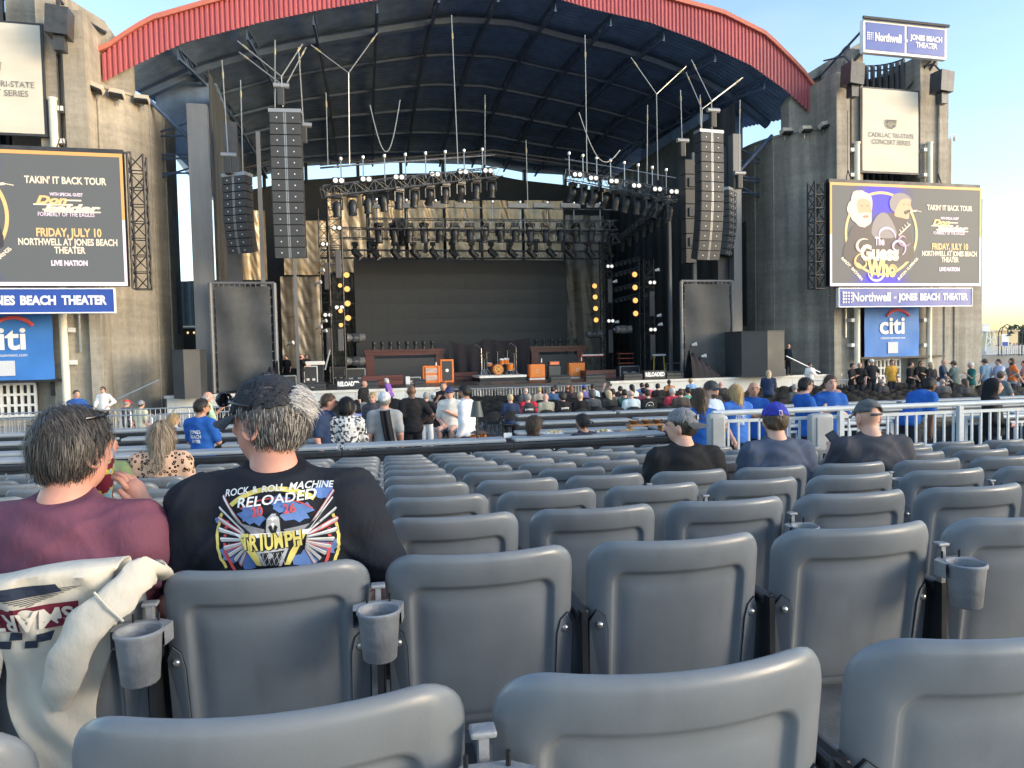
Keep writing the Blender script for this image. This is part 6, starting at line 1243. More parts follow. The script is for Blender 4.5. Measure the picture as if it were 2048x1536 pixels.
person(400, 800, 'usher in a blue shirt lettered JONES BEACH on the back, left of the capped man', facing=-25, shirt=BLUE, hair='short', hc='dark', pants=(.08, .1, .14), skin=1, group=STF, head=(-35, 0), shades=True, arms=('fold', 'fold'), beard='dark', sc=1.02)
STAFFJB = PEOPLE[-1]
person(413, 784, 'white-bearded man in a green leaf-print shirt beside the blue usher', facing=-70, smat=None, shirt=(.45, .62, .40), hair='fringe', hc='white', beard='white', skin=3, arms=('phone', 'low'), pants=(.1, .14, .25), face=True)
person(345, 829, 'blonde woman in white sitting beyond the leopard-print woman', 'sit', -50, shirt=(.7, .7, .68), hair='long', hc='blond', arms=('lap', 'lap'))
person(152, 781, 'usher in a blue jacket standing by the left tower', facing=-140, shirt=BLUE, sleeve='long', hair='bun', hc='brown', group=STF, arms=('hip', 'low'))
person(206, 774, 'man in a white shirt and sunglasses leaning on a barricade by the left tower', facing=170, shirt=(.75, .74, .72), sleeve='long', hair='short', hc='brown', shades=True, arms=('hip', 'low'))
person(252, 799, 'person in a red cap sitting by the left barricades', 'sit', -40, shirt=(.1, .1, .12), hat='cap', hatc=(.65, .06, .05), hc='grey')
person(281, 801, 'person with a grey hood and cream shirt sitting by the left barricades', 'sit', -30, shirt=(.62, .58, .40), hat='beanie', hatc=(.28, .28, .30))
person(650, 789, 'dark-haired man in a navy overshirt standing beside the patterned-blouse woman', facing=-110, shirt=NVY, hair='short', hc='brown', skin=3, pants=(.35, .31, .25), g=1.05, arms=('down', 'down'), sc=1.03, head=(20, 10))
M_flor = mat('floral_cloth', (.7, .7, .68), .85)
def pattern(m, scale, a, b_, lo=.45, hi=.5, kind='noise', rand=1.):
    n = m.node_tree.nodes; l = m.node_tree.links; tc = n.new('ShaderNodeTexCoord'); t = n.new('ShaderNodeTexNoise' if kind == 'noise' else 'ShaderNodeTexVoronoi'); t.inputs['Scale'].default_value = scale
    if kind == 'noise': t.inputs['Detail'].default_value = 3
    r = n.new('ShaderNodeValToRGB'); r.color_ramp.elements[0].position = lo; r.color_ramp.elements[1].position = hi; r.color_ramp.elements[0].color = (*a, 1); r.color_ramp.elements[1].color = (*b_, 1)
    l.new(tc.outputs['Object'], t.inputs[0]); l.new(t.outputs[0], r.inputs[0]); l.new(r.outputs[0], n['Principled BSDF'].inputs['Base Color']); return m, r
pattern(M_flor, 22, (.04, .04, .05), (.72, .72, .70))
person(692, 797, 'woman with dark curly hair in a black and white patterned blouse', facing=-8, smat=M_flor, hair='curly', hc='black', skin=1, pants=(.5, .5, .5), g=1.08, sc=.98, arms=('lap', 'low'), sleeve='long')
WJ = person(768, 784, 'man in a grey T-shirt and white cap with a black jacket over his shoulder', facing=-8, shirt=(.33, .34, .35), hat='beanie', hatc=(.7, .72, .76), hair='short', hc='grey', skin=3, g=1.06, arms=('down', 'down'), sc=1.02)
b = MB(); b.grid(lambda a, q: (.02+.16*(a-.5)+.10*q, -.145-.03*math.sin(q*3.1)-.03*math.sin(a*3.1)-.02*math.sin(a*12), 1.50-.62*q), 10, 20); b.grid(lambda a, q: (.02+.16*(a-.5), -.145+.30*q, 1.50+.02*math.sin(q*3.1)), 8, 8)
o = b.build('jacket', fabric((.02, .02, .024)), None, 60, WJ['t'].location, WJ['t'].rotation_euler[2]); tag(o, 'black jacket slung over the shoulder of the grey T-shirt man', 'jacket')
person(745, 786, 'blonde woman in sunglasses behind the grey T-shirt man', facing=165, shirt=(.06, .06, .07), hair='short', hc='blond', shades=True, group=None, Y=17.5)
person(728, 806, 'usher in blue sitting beside the patterned-blouse woman', 'sit', 15, shirt=BLUE, hair='short', hc='grey', group=STF, g=1.1)
person(800, 806, 'usher in blue sitting right of the grey T-shirt man', 'sit', -15, shirt=BLUE, hair='short', hc='dark', group=STF, g=1.1)
person(705, 808, 'seated man in a pale lilac shirt beside the patterned-blouse woman', 'sit', 10, shirt=(.42, .42, .62), hair='short', hc='grey', g=1.05)
person(727, 762, 'man in a black printed T-shirt turning round near the stage', facing=-120, shirt=BLK, hair='fringe', hc='dark', g=1.1)
person(780, 757, 'grey-haired person in a purple T-shirt bending near the stage', facing=70, shirt=(.22, .10, .42), hair='long', hc='white', lean=.3)
person(823, 771, 'bald man in black standing with his back to the camera in the aisle', facing=12, shirt=BLK, hair='bald', skin=2, pants=(.015, .015, .018), sc=1.04, g=1.05, arms=('down', 'hip'))
person(852, 785, 'woman in a black top and white trousers beside the tall man in black', facing=-20, shirt=BLK, pants=(.65, .65, .64), hair='short', hc='grey', arms=('fold', 'hip'), sc=.95, Y=19.6)
person(868, 784, 'man in a dark shirt and white cap sitting sideways in the aisle', 'sit', -60, shirt=BLK, hat='cap', hatc=(.7, .7, .7), Y=20, hc='grey')
person(887, 764, 'long-haired woman in a black tee holding her phone near the stage', facing=170, shirt=BLK, hair='long', hc='red', arms=('phone', 'phone'))
person(900, 772, 'man in a white polo and navy cap sitting on the box edge in grey shorts', 'sit', 160, shirt=(.72, .70, .64), pants=(.12, .14, .18), legs='short', hat='cap', hatc=(.03, .05, .16), arms=('clasp', 'lap'), Y=15.2, sc=1.05)
t = thing('aisle_stool', 'black box edge under the man in the white polo', 'seat', (*[float(v) for v in at(900, 772, 15.2)[:2]], gz(*[float(v) for v in at(900, 772, 15.2)[:2]])), PHI); MB().cbox((0, 0, .32), (.45, .4, .64), .02).build('body', M_bar, t); MB().cbox((0, 0, .66), (.47, .42, .04), .015).build('cushion', M_fold, t)
person(931, 769, 'man in a loose white shirt and black cap standing beside the seated polo man', facing=60, shirt=(.74, .74, .78), hat='cap', hatc=(.02, .02, .025), hair='short', hc='dark', sleeve='long', skin=1, beard='dark', sc=1.04)
person(1067, 834, 'man with shaggy brown hair and glasses on his head sitting in a box', 'sit', -55, shirt=(.05, .05, .06), hair='curly', hc='brown', skin=3, group=None, face=True, sc=.98, Y=10.6)
N1 = person(1167, 827, 'man in a black cap with a white and purple monogram sitting in a box', 'sit', 25, shirt=(.035, .04, .06), hat='capb', hatc=(.015, .015, .018), hair='short', hc='dark', skin=1, beard='dark', g=1.1, Y=10.6)
# seated audience near the stage: (px, py, shirt, hair, colour, extra)
AU = [(1047, 790, (.05, .05, .06), 'short', 'grey', dict(label='man in a black shirt with red raglan sleeves sitting in the nearest pit row')), (1065, 796, NVY, 'short', 'lblond', dict(label='grey-blonde woman in navy sitting beside the raglan-sleeve man')), (1101, 786, (.34, .33, .26), 'bald', 'grey', dict(g=1.15, label='bald man in a khaki T-shirt sitting in the pit')), (1119, 789, BLK, 'curly', 'dark', dict(label='dark-haired woman in a black printed tee beside the khaki man')), (1148, 791, BLK, 'short', 'lblond', dict(label='blonde woman in a dark top sitting right of the dark-haired woman')),
 (1050, 776, (.10, .11, .12), 'fringe', 'white', dict(label='balding man in charcoal sitting left in the pit')), (1066, 775, (.45, .38, .32), 'short', 'blond', dict(label='curly blond person in beige leaning on a chair back')), (1097, 774, (.06, .12, .25), 'short', 'dark', dict(label='dark-haired person in a denim shirt in the pit')), (1117, 770, BLK, 'short', 'dark', dict(label='person in black with a dark cap near the barricade', hat='cap')), (1133, 770, BLK, 'fringe', 'red', dict(label='red-necked balding man in black near the barricade', skin=3)), (1147, 771, (.05, .04, .05), 'long', 'red', dict(label='long-haired person in black near the barricade')), (1160, 770, (.22, .18, .42), 'short', 'dark', dict(label='person in a blue cap and purple floral shirt near the barricade', hat='cap', hatc=(.03, .08, .5))),
 (1188, 769, (.5, .66, .78), 'short', 'dark', dict(label='dark-haired person in pale blue by the stage wall')), (1189, 780, (.12, .12, .13), 'curly', 'dgrey', dict(label='grey curly-haired person in a dark top')), (1211, 772, BLK, 'fringe', 'grey', dict(label='balding man in black raising one hand', arms=('up', 'lap'))), (1222, 781, (.05, .05, .05), 'long', 'lblond', dict(label='long blonde-haired woman in the pit')), (1236, 778, (.12, .12, .13), 'short', 'dark', dict(label='man in a black and grey tie-dye shirt', g=1.1)), (1250, 780, (.04, .10, .09), 'short', 'black', dict(label='dark-haired person in dark green touching their face', arms=('face', 'lap'))), (1233, 773, BLK, 'short', 'dark', dict(label='person in black between the tie-dye man and the stage')), (1260, 769, (.6, .6, .58), 'long', 'black', dict(label='woman with long straight black hair in the pit')), (1275, 766, (.22, .30, .55), 'short', 'dark', dict(label='dark-haired person in periwinkle blue by the stage wall')), (1268, 780, (.52, .62, .66), 'fringe', 'grey', dict(g=1.1, label='balding man in a pale hooded top')), (1279, 776, (.30, .06, .09), 'short', 'black', dict(label='person in a maroon shirt beside the pale hooded top')), (1299, 767, (.55, .07, .12), 'short', 'dark', dict(label='person in crimson by the stage wall')), (1311, 767, BLK, 'short', 'black', dict(label='dark-haired person in black by the stage wall')), (1306, 780, BLK, 'short', 'dark', dict(label='person in a dark cap and black tee with a round white print', hat='cap')), (1334, 760, (.55, .25, .12), 'pony', 'dark', dict(label='person with dark hair and an orange top standing out by the stage wall')), (1338, 776, (.55, .05, .09), 'short', 'white', dict(g=1.1, label='white-haired man in a red polo')), (1357, 756, (.25, .42, .65), 'short', 'blond', dict(label='person in a straw hat and light blue shirt', hat='straw', hatc=(.6, .38, .15))), (1364, 775, (.20, .55, .40), 'short', 'dark', dict(label='man in a green tie-dye shirt')), (1376, 778, (.10, .08, .07), 'short', 'brown', dict(label='brown-haired person at the right of the centre block')),
 (1432, 782, (.08, .07, .08), 'short', 'brown', dict(label='brown-haired person seated between the two blue ushers')), (1450, 780, (.05, .05, .06), 'long', 'brown', dict(label='long brown-haired woman seated left of the blonde usher')), (1452, 764, (.05, .05, .05), 'bald', 'grey', dict(label='bald man in a dark shirt by the stage wall, right part', skin=3)), (1585, 768, (.10, .10, .10), 'short', 'grey', dict(label='grey-haired person seated behind the ushers')), (1640, 766, (.15, .13, .12), 'short', 'brown', dict(label='brown-haired person seated between the two smiling ushers')), (1675, 764, (.3, .2, .18), 'fringe', 'grey', dict(label='balding person seated behind the smiling usher', skin=3)), (1776, 758, (.05, .05, .06), 'fringe', 'grey', dict(label='balding man in black seated right of the smiling usher')), (1870, 755, (.30, .10, .1), 'fringe', 'grey', dict(label='balding man seated before the right tower', skin=3)), (1893, 755, (.35, .55, .68), 'short', 'dark', dict(label='person in turquoise bending forward in the right block', lean=.5)), (1910, 757, (.12, .12, .13), 'fringe', 'grey', dict(label='balding man in a dark jacket in the right block')), (1930, 757, (.08, .08, .08), 'long', 'brown', dict(label='brown-haired woman in the right block')), (1612, 730, (.62, .5, .36), 'short', 'lblond', dict(label='person with a blond head in front of the right masking box')), (2022, 748, (.35, .5, .58), 'short', 'dark', dict(label='dark-haired person in pale blue at the right edge')), (2040, 746, (.08, .09, .1), 'short', 'dark', dict(label='dark-haired person in black at the right edge'))]
for px, py, col, hr, hcc, ex in AU:
    ex = dict(ex); lab = ex.pop('label'); ar = ex.pop('arms', ('lap', 'lap')); person(px, py, lab, 'sit', rng.uniform(-14, 14), snap=True, group=AUD, shirt=col, hair=hr, hc=hcc, arms=ar, head=(rng.uniform(-25, 25), rng.uniform(0, 8)), **ex)
# standing figures right of centre
person(1412, 761, 'bearded man in a pale blue polo and dark cap leaning on the railing', facing=-155, shirt=(.42, .52, .66), hat='cap', hatc=(.05, .06, .075), hair='short', hc='brown', beard='brown', arms=('low', 'fwd'), lean=.12, Y=10.4)
person(1400, 779, 'woman with very long dark hair in usher blue beside the polo man', facing=-15, shirt=BLUE, hair='long', hc='brown', Y=9.6, group=STF)
person(1472, 771, 'usher with a long blonde ponytail seen from behind', facing=5, shirt=(.05, .17, .55), hair='long', hc='blond', group=STF, arms=('low', 'low'), g=1.08, Y=11.4)
person(1506, 765, 'balding usher with his arms folded, facing the camera', facing=165, shirt=BLUE, hair='fringe', hc='dark', skin=1, arms=('fold', 'fold'), group=STF, Y=11.7)
STAFF_T = person(1608, 757, 'usher with dark hair and glasses holding a folder', facing=-95, shirt=BLUE, hair='short', hc='black', skin=0, arms=('low', 'phone'), shades=True, group=STF, Y=11.4)
SMILE = person(1659, 752, 'smiling young usher with clasped hands facing the camera', facing=172, shirt=BLUE, hair='short', hc='brown', arms=('clasp', 'clasp'), group=STF, sc=1.04, Y=11.4)
person(1817, 765, 'bearded usher in blue bending down over the box counters', facing=-80, shirt=BLUE, hair='short', hc='black', skin=2, beard='black', lean=.75, arms=('low', 'low'), group=STF, head=(0, 15), Y=11.6)
person(1985, 760, 'person in a black hooded sweatshirt with the hood up', facing=-130, shirt=BLK, sleeve='long', hair='short', hc='dark', hood=True, arms=('lap', 'lap'), g=1.1, Y=11.8)
person(1537, 741, 'blonde woman filming with a phone near the right end of the stage', facing=-25, shirt=NVY, hair='long', hc='lblond', arms=('phone', 'phone'))
person(1566, 729, 'grey-haired man in a grey shirt raising both hands near the stage', facing=25, shirt=(.14, .16, .20), hair='short', hc='grey', arms=('up', 'lap'))
person(1577, 685, 'security man in a dark suit standing on the stage beside the masking box', facing=-60, shirt=(.04, .05, .06), sleeve='long', hair='bald', skin=3, Y=41.0, base=DZ)
person(1620, 726, 'man in a white shirt and sunglasses resting at the right end of the stage', facing=170, shirt=(.7, .7, .7), sleeve='long', hc='dark', shades=True, arms=('clasp', 'clasp'), Y=39.0)
person(602, 711, 'stage hand in black standing at the road case in the left wing', facing=-60, shirt=BLK, hair='fringe', hc='dark', skin=3, arms=('fwd', 'fwd'), Y=38.5, base=DZ, sc=1.0); person(612, 711, 'second stage hand behind the road case in the left wing', facing=-150, shirt=BLK, hair='short', hc='brown', arms=('fwd', 'fwd'), Y=40, base=DZ); person(573, 716, 'stage hand in the shade at the far left of the deck', facing=150, shirt=BLK, hc='dark', Y=40.5, base=DZ)
RC = [(1704, 727, (.02, .02, .025), 'short', 'dark', 'man in black with folded arms by the right barricade', ('fold', 'fold'), -150), (1719, 725, (.02, .02, .02), 'bald', 'grey', 'bald man in black behind the folded-arms man', ('low', 'low'), 150), (1743, 718, (.025, .025, .03), 'short', 'brown', 'man in a white cap and black printed tee before the blue banner', ('hip', 'hip'), 170), (1783, 720, (.65, .36, .06), 'short', 'brown', 'man in a mustard jacket over a striped shirt', ('down', 'down'), 178), (1820, 724, (.02, .02, .02), 'short', 'dark', 'woman in black holding her hands to her face', ('face', 'lap'), -130), (1841, 722, (.02, .02, .022), 'long', 'brown', 'woman in black with sunglasses below the blue banner', ('fold', 'low'), 170), (1862, 725, (.03, .03, .035), 'long', 'lblond', 'blonde woman in black seen from behind by the right tower', ('down', 'down'), 10), (1886, 719, (.04, .06, .11), 'bald', 'grey', 'bald man in a navy polo at the right tower', ('low', 'low'), -140), (1909, 721, (.12, .17, .17), 'short', 'brown', 'man in a plaid shirt and cap at the right tower', ('low', 'low'), 20), (1943, 725, (.03, .14, .13), 'short', 'white', 'white-haired woman in dark green at the tower corner', ('phone', 'lap'), 70), (1971, 717, (.17, .27, .38), 'short', 'brown', 'big man in a blue-grey T-shirt and cap right of the tower', ('down', 'down'), 10), (1998, 719, (.60, .60, .74), 'short', 'black', 'person in a white jersey with dark hair right of the tower', ('low', 'low'), 80), (2024, 723, (.25, .26, .28), 'short', 'black', 'dark-haired man in grey at the right edge', ('low', 'low'), -90), (2025, 717, (.75, .19, .05), 'short', 'brown', 'person in a bright orange shirt at the right edge', ('hip', 'down'), 60), (2050, 722, (.5, .4, .4), 'short', 'brown', 'person in pink cut by the right edge', ('low', 'low'), 60), (2001, 742, (.14, .17, .18), 'short', 'brown', 'man in a tan cap looking right above the black hood', ('low', 'low'), -80)]
for px, py, col, hr, hcc, lab, ar, fc in RC:
    ex = {}
    if 'white cap' in lab: ex = dict(hat='cap', hatc=(.75, .75, .75))
    elif 'cap' in lab: ex = dict(hat='cap', hatc=(.14, .11, .09))
    if 'sunglasses' in lab: ex['shades'] = True
    person(px, py, lab, facing=fc, shirt=col, hair=hr, hc=hcc, arms=ar, group='standing crowd by the right tower', Y=(30.5 if px < 1880 else 29) if py < 740 else 20, g=1.12 if 'big' in lab else 1.0, pants=(.25, .22, .18) if 'big' in lab or 'green' in lab else (.04, .04, .05), **ex)
# tiny far figures on the terrace
for k, px in enumerate((1996, 2012, 2020, 2028, 2034, 2041)):
    p = far(px, 712, 97); t = thing('person', f'tiny far person on the terrace beyond the white fence, {NUM[k+1]} from the left', 'person', p, rng.uniform(0, 6), 'far people on the terrace'); build_person(t, .05, sc=1., shirt=rng.choice([(.6, .6, .6), (.5, .2, .2), (.2, .25, .4), (.65, .5, .4)]), fingers=False, hc=rng.choice(['dark', 'blond', 'brown']))
# ================================================================== FOREGROUND FIGURES
def seat_person(k, px, py, label, fy=.2, **kw):            # sits in row k, head top near (px, py)
    s = 1.955+.80*(k-2); zt = 2.590-.080*(k-2); a, _ = rs(px, py, s+fy); fl = zt-SZ1
    x, y, _ = rw(a, s+fy); ztop = float(at(px, py, y)[2]); sc = (ztop-fl)/(1.325 if not kw.get('hat') else 1.345)
    sc = min(1.12, max(.86, sc)); t = thing('person', label, 'person', (x, y, ztop-sc*(1.325 if not kw.get('hat') else 1.345)), PHI*.5+R(kw.pop('turn', 0)))
    inf = build_person(t, kw.pop('h', .0115), sc, 'sit', **kw); inf['t'] = t; return inf
def bvh(o): bpy.context.view_layer.update(); me = o.data; return BVHTree.FromPolygons([v.co.copy() for v in me.vertices], [tuple(p.vertices) for p in me.polygons])
def drape(me_or_mb, tree, off, name, m, parent, sub=0):     # lay flat artwork (x, z) on the back of a garment
    if isinstance(me_or_mb, MB): bm = bmesh.new(); me = rawmesh(name, me_or_mb.v, me_or_mb.f, m); bm.from_mesh(me)
    else: bm = bmesh.new(); bm.from_mesh(me_or_mb)
    bmesh.ops.triangulate(bm, faces=bm.faces)
    for _ in range(3):
        ed = [e for e in bm.edges if e.calc_length() > (.022 if sub else .009)]
        if ed: bmesh.ops.subdivide_edges(bm, edges=ed, cuts=1); bmesh.ops.triangulate(bm, faces=bm.faces)
    for v in bm.verts:
        h_ = tree.ray_cast(Vector((v.co.x, -1.2, v.co.z)), Vector((0, 1, 0)))
        if h_[0] is None: h_ = tree.find_nearest(Vector((v.co.x, -.2, v.co.z)))
        v.co.y = h_[0].y-off
    me = bpy.data.meshes.new(name); bm.to_mesh(me); bm.free(); me.materials.clear(); me.materials.append(m); return put(name, me, parent)
def flat_text(s, size, x, z, m, fit=None, bold=.0, rot=0., shear=0.):
    me = text_me(s, size, m, bold, shear=shear)
    if fit: xs = [v.co.x for v in me.vertices]; me.transform(Matrix.Diagonal((fit/(max(xs)-min(xs)), 1, 1, 1)))
    me.transform(Matrix.Rotation(rot, 4, 'Z')); me.transform(Matrix(((1, 0, 0, x), (0, 0, 0, 0), (0, 1, 0, z), (0, 0, 0, 1)))); return me
def strands(t, hair_me, n, L, w_, cols, flow, seed, filt=None, lift=.3, name='hair_strands', curl=.25):
    rg = np.random.default_rng(seed); nv = len(hair_me.vertices); co = np.empty(nv*3, f32); no = np.empty(nv*3, f32); hair_me.vertices.foreach_get('co', co); hair_me.vertices.foreach_get('normal', no); co = co.reshape(-1, 3); no = no.reshape(-1, 3)
    ok = np.arange(nv) if filt is None else np.where(filt(co))[0]; ii = rg.choice(ok, n); P = co[ii]+rg.normal(size=(n, 3))*.006; N_ = no[ii]
    D = np.array([flow(p) for p in P])+rg.normal(size=(n, 3))*curl; D -= N_*(D*N_).sum(1)[:, None]*(1-lift*.3); D /= np.linalg.norm(D, axis=1)[:, None]+1e-9
    side = np.cross(D, N_); side /= np.linalg.norm(side, axis=1)[:, None]+1e-9; l = L*rg.uniform(.5, 1.25, n)[:, None]; k = len(cols); pick = rg.integers(0, k, n)
    for c in range(k):
        q = pick == c; p, d, s_, nn, ll = P[q], D[q], side[q], N_[q], l[q]; m_ = len(p); vs = []
        for f_, ww in ((0, 1.), (.35, .95), (.7, .7), (1., .15)):
            cpt = p+d*ll*f_+nn*(.005+.012*lift*math.sin(f_*2.6))-np.array([0, 0, 1.])*ll*.25*f_*f_; vs += [cpt-s_*w_*ww, cpt+s_*w_*ww]
        V = np.stack(vs, 1).reshape(-1, 3); base = np.arange(m_)[:, None]*8; F_ = np.concatenate([base+np.array([0, 1, 3, 2]), base+np.array([2, 3, 5, 4]), base+np.array([4, 5, 7, 6])])
        put(name, np_mesh(name, V, F_, mat('strand_%02x%02x%02x' % tuple(int(255*x) for x in cols[c]), cols[c], .45, spec=.4)), t)['kind'] = 'stuff'
def near_ear(inf, skin):
    for s in (-1, 1):
        hp = inf['hp']; pts = [hp(s*(.080+.012*math.sin(a*.5)), -.005-.024*math.sin(a)-.006, -.008+.034*math.cos(a)) for a in [i*math.pi/8 for i in range(0, 12)]]
        MB().tube(pts, [.0055]*9+[.006, .007, .007], 8).build('ear_rim', SKIN[skin], inf['t'], 60)
def near_cap(inf, m, fw=1., brim_m=None, arch=True, strap=True, hm=None):
    hp, Hm, t = inf['hp'], inf['Hm'], inf['t']; dz = .035; holes = [('e', hp(0, -fw*.115, .045), (.042, .05, .032), Hm)] if arch else []
    cuts = [(Hm @ np.array([0, -.12*fw, -1.]), hp(0, 0, .030))]
    def seam(P): q = (P-A3(hp(0, -.012, .035))) @ A3(Hm); a = np.arctan2(q[:, 0], q[:, 1]); return .0016*np.exp(-(np.abs(((a/(math.pi/3))+.5) % 1-.5)*30)**2)+.0015*np.sin(q[:, 2]*90+q[:, 0]*50)
    def fn_prims(): return [('e', hp(0, -.012, .033), (.094, .114, .104), Hm)]
    o = put('cap', sdf_mesh('cap', fn_prims(), .0075, m, .01, 0, cuts=cuts, holes=holes+[('e', hp(0, -.012, .028), (.088, .108, .098), Hm)], noise=seam), t)
    b = MB(); n = 18; vs = []
    for k in range(n+1):
        a = R(-66+132*k/n); c_, s_ = math.cos(a), math.sin(a)
        for f_, th in ((0, 0), (.33, 0), (.66, 0), (1., 0)):
            r_ = 1; x = .092*s_*(1+.02*f_); y = .112*c_+f_*(.078*max(0, c_)**.55); z = .030-.020*f_-.030*s_**2*(.3+.7*f_)+.012*(1-c_)
            vs.append(hp(x, -.012+fw*y, z))
    nr = 4; up_ = [Vector(v) for v in vs]; dn = [Vector(v)-Vector((0, 0, .004)) for v in vs]; b._a(up_+dn, [(k*nr+j, k*nr+j+1, (k+1)*nr+j+1, (k+1)*nr+j) for k in range(n) for j in range(nr-1)]+[tuple(len(up_)+i for i in (k*nr+j, (k+1)*nr+j, (k+1)*nr+j+1, k*nr+j+1)) for k in range(n) for j in range(nr-1)]+[(k*nr+3, (k+1)*nr+3, len(up_)+(k+1)*nr+3, len(up_)+k*nr+3) for k in range(n)])
    b.build('brim', brim_m or m, o, 60)
    if strap: MB().tube([hp(.060*math.sin(a)*1.2, -.012-fw*.112*math.cos(a), .022) for a in [R(-40+10*i) for i in range(9)]], .009, 6).build('strap', m, o, 60)
    MB().lathe([(0, .006), (.006, .004), (.008, 0)], 10, tuple(hp(0, -.012, .137))).build('button', m, o, 60)
    return o
# man A, maroon shirt, head slightly turned right
M_mar = fabric((.165, .062, .098), 'maroon_cotton', b=.8)
FA = seat_person(2, 122, 815, 'man with dark grey hair in a maroon T-shirt at the left front', h=.010, smat=M_mar, hair='short', hc='dgrey', skin=3, head=(-22, 4), g=1.28, arms=('lap', 'face'), hairh=.009, turn=-4)
hair = [c for c in FA['t'].children if c.name.startswith('hair')][0].data
strands(FA['t'], hair, 6500, .030, .0010, [(.040, .036, .034), (.070, .064, .060), (.11, .10, .095), (.05, .043, .038)], lambda p: (p[0]*2.0, -.25, -1.0) if p[2] < FA['hp'](0, 0, .07)[2] else (p[0]*6+.3, p[1]*3-.2, -.35), 1, lift=.12, curl=.14)
near_ear(FA, 3)
hp = FA['hp']; b = MB(); b.tube([hp(.086*math.sin(a), .02+.075*math.cos(a)-.02, .102+.012*math.cos(a)) for a in [R(-110+14*i) for i in range(17)]], .006, 6)
tag(b.build('sunglasses', mat('shade_black', (.01, .01, .012), .15), None, 60), 'dark sunglasses pushed up on the hair of the maroon-shirt man', 'sunglasses').matrix_world = Matrix.Translation(FA['t'].location) @ FA['t'].rotation_euler.to_matrix().to_4x4() @ Matrix.Diagonal((*FA['t'].scale, 1))
# his souvenir cup
p = at(200, 1000, 2.25); t = thing('souvenir_cup', 'maroon printed souvenir cup with a lid held by the maroon-shirt man', 'cup', (float(p[0]), float(p[1]), float(p[2])), .3)
M_cupp = mat('printed_cup', (.2, .02, .04), .35); _, rp = pattern(M_cupp, 26, (.20, .02, .04), (.20, .02, .04), .0, .52)
for pos, c in ((.56, (.75, .6, .08)), (.60, (.3, .55, .65)), (.66, (.7, .35, .3)), (.72, (.6, .6, .65))): e = rp.color_ramp.elements.new(pos); e.color = (*c, 1)
rp.color_ramp.interpolation = 'CONSTANT'
MB().lathe([(0, 0), (.034, 0), (.036, .006), (.045, .13), (.043, .13), (.034, .008), (0, .008)], 24).build('body', M_cupp, t, 50); MB().lathe([(.046, .128), (.047, .138), (.040, .160), (.012, .166), (.0, .166)], 24).build('lid', mat('clear_lid', (.75, .72, .8), .15, trans=.5), t, 50)
# man B, black tour shirt, cap, head turned left
M_bt = fabric((.014, .017, .026), 'black_tour_cotton', b=.8)
FB_ = seat_person(2, 545, 752, 'man in a black cap and black eagle-print tour T-shirt at the front', h=.009, smat=M_bt, hair='short', hc='dgrey', skin=3, head=(64, 3), g=1.28, belly=.3, tcs=.68, arms=('lap', ((.115, .0, -.27), (.04, .24, -.38))), hat=None, face=True, hairh=.009, turn=0)
hairo = [c for c in FB_['t'].children if c.name.startswith('hair')][0]; hp = FB_['hp']
near_cap(FB_, mat('black_cap_cloth', (.018, .021, .030), .8, bump=.3, bs=120, var=.1, vs=20), 1.)
zc_ = hp(0, 0, .03)[2]
strands(FB_['t'], hairo.data, 3600, .020, .0011, [(.10, .09, .085), (.22, .20, .185), (.34, .32, .30), (.06, .052, .048)], lambda p: (p[0]*1.5, -.3, -1.0), 2, filt=lambda c: (c[:, 2] < zc_+.01) & (((c-A3(FB_['hp'](0, 0, 0))) @ A3(FB_['Hm']))[:, 1] < .012), lift=.1, curl=.12)
strands(FB_['t'], hairo.data, 1300, .034, .0011, [(.50, .48, .46), (.36, .34, .33), (.60, .58, .56)], lambda p: tuple(FB_['Hm'] @ np.array([.7, -.8, -.25])), 3, filt=lambda c: np.linalg.norm(c-A3(hp(0, -.10, .05)), axis=1) < .036, lift=.7)
near_ear(FB_, 3)
b = MB(); b.tube([hp(.098*math.sin(a), -.012+.122*math.cos(a), .052+.02*math.cos(a)) for a in [R(-95+10*i) for i in range(20)]], .0045, 6); [b.tube([hp(s*.038+.028*math.cos(q), .125-.01*abs(math.cos(q)), .072+.018*math.sin(q)) for q in [k*math.pi/5 for k in range(10)]], .005, 5, closed=True) for s in (-1, 1)]
[b._a([Vector(hp(s*.038+.027*math.cos(q), .125, .072+.017*math.sin(q))) for q in [k*math.pi/5 for k in range(10)]], [tuple(range(10))]) for s in (-1, 1)]
tag(b.build('sunglasses', mat('shade_gloss', (.015, .015, .018), .1), None, 60), 'wraparound sunglasses resting on the brim of the black tour-shirt man\'s cap', 'sunglasses').matrix_world = Matrix.Translation(FB_['t'].location) @ FB_['t'].rotation_euler.to_matrix().to_4x4() @ Matrix.Diagonal((*FB_['t'].scale, 1))
# tour print laid on the shirt
tr_ = bvh(FB_['shirt']); par = FB_['shirt']
Lx = FB_['t'].location; scB = FB_['t'].scale[0]; yb = float(Lx[1])-.13
_p0 = at(550, 1040, yb); xo = (float(_p0[0])-float(Lx[0]))/scB; zo = (float(_p0[2])-float(Lx[2]))/scB; kk = yb/FPX/scB
LX = lambda px: xo+(px-550)*kk; LZ = lambda py, px=550: zo-(py-1040)*kk-(px-550)*kk*.05
def col(n_, c): return mat('print_'+n_, c, .7, spec=.2)
Pw, Pg, Pd, Py, Pr, Pb, Pk = col('white', (.75, .77, .78)), col('silver', (.42, .44, .47)), col('dark', (.02, .022, .03)), col('yellow', (.72, .62, .18)), col('red', (.60, .09, .09)), col('blue', (.12, .22, .50)), col('grey', (.25, .26, .29))
def art(pts, m, off, nm='print_shape'):                     # polygon in print coordinates
    b = MB(); b._a([(LX(x), 0, LZ(y, x)) for x, y in pts], [tuple(range(len(pts)))]); drape(b, tr_, off, nm, m, par, 1)
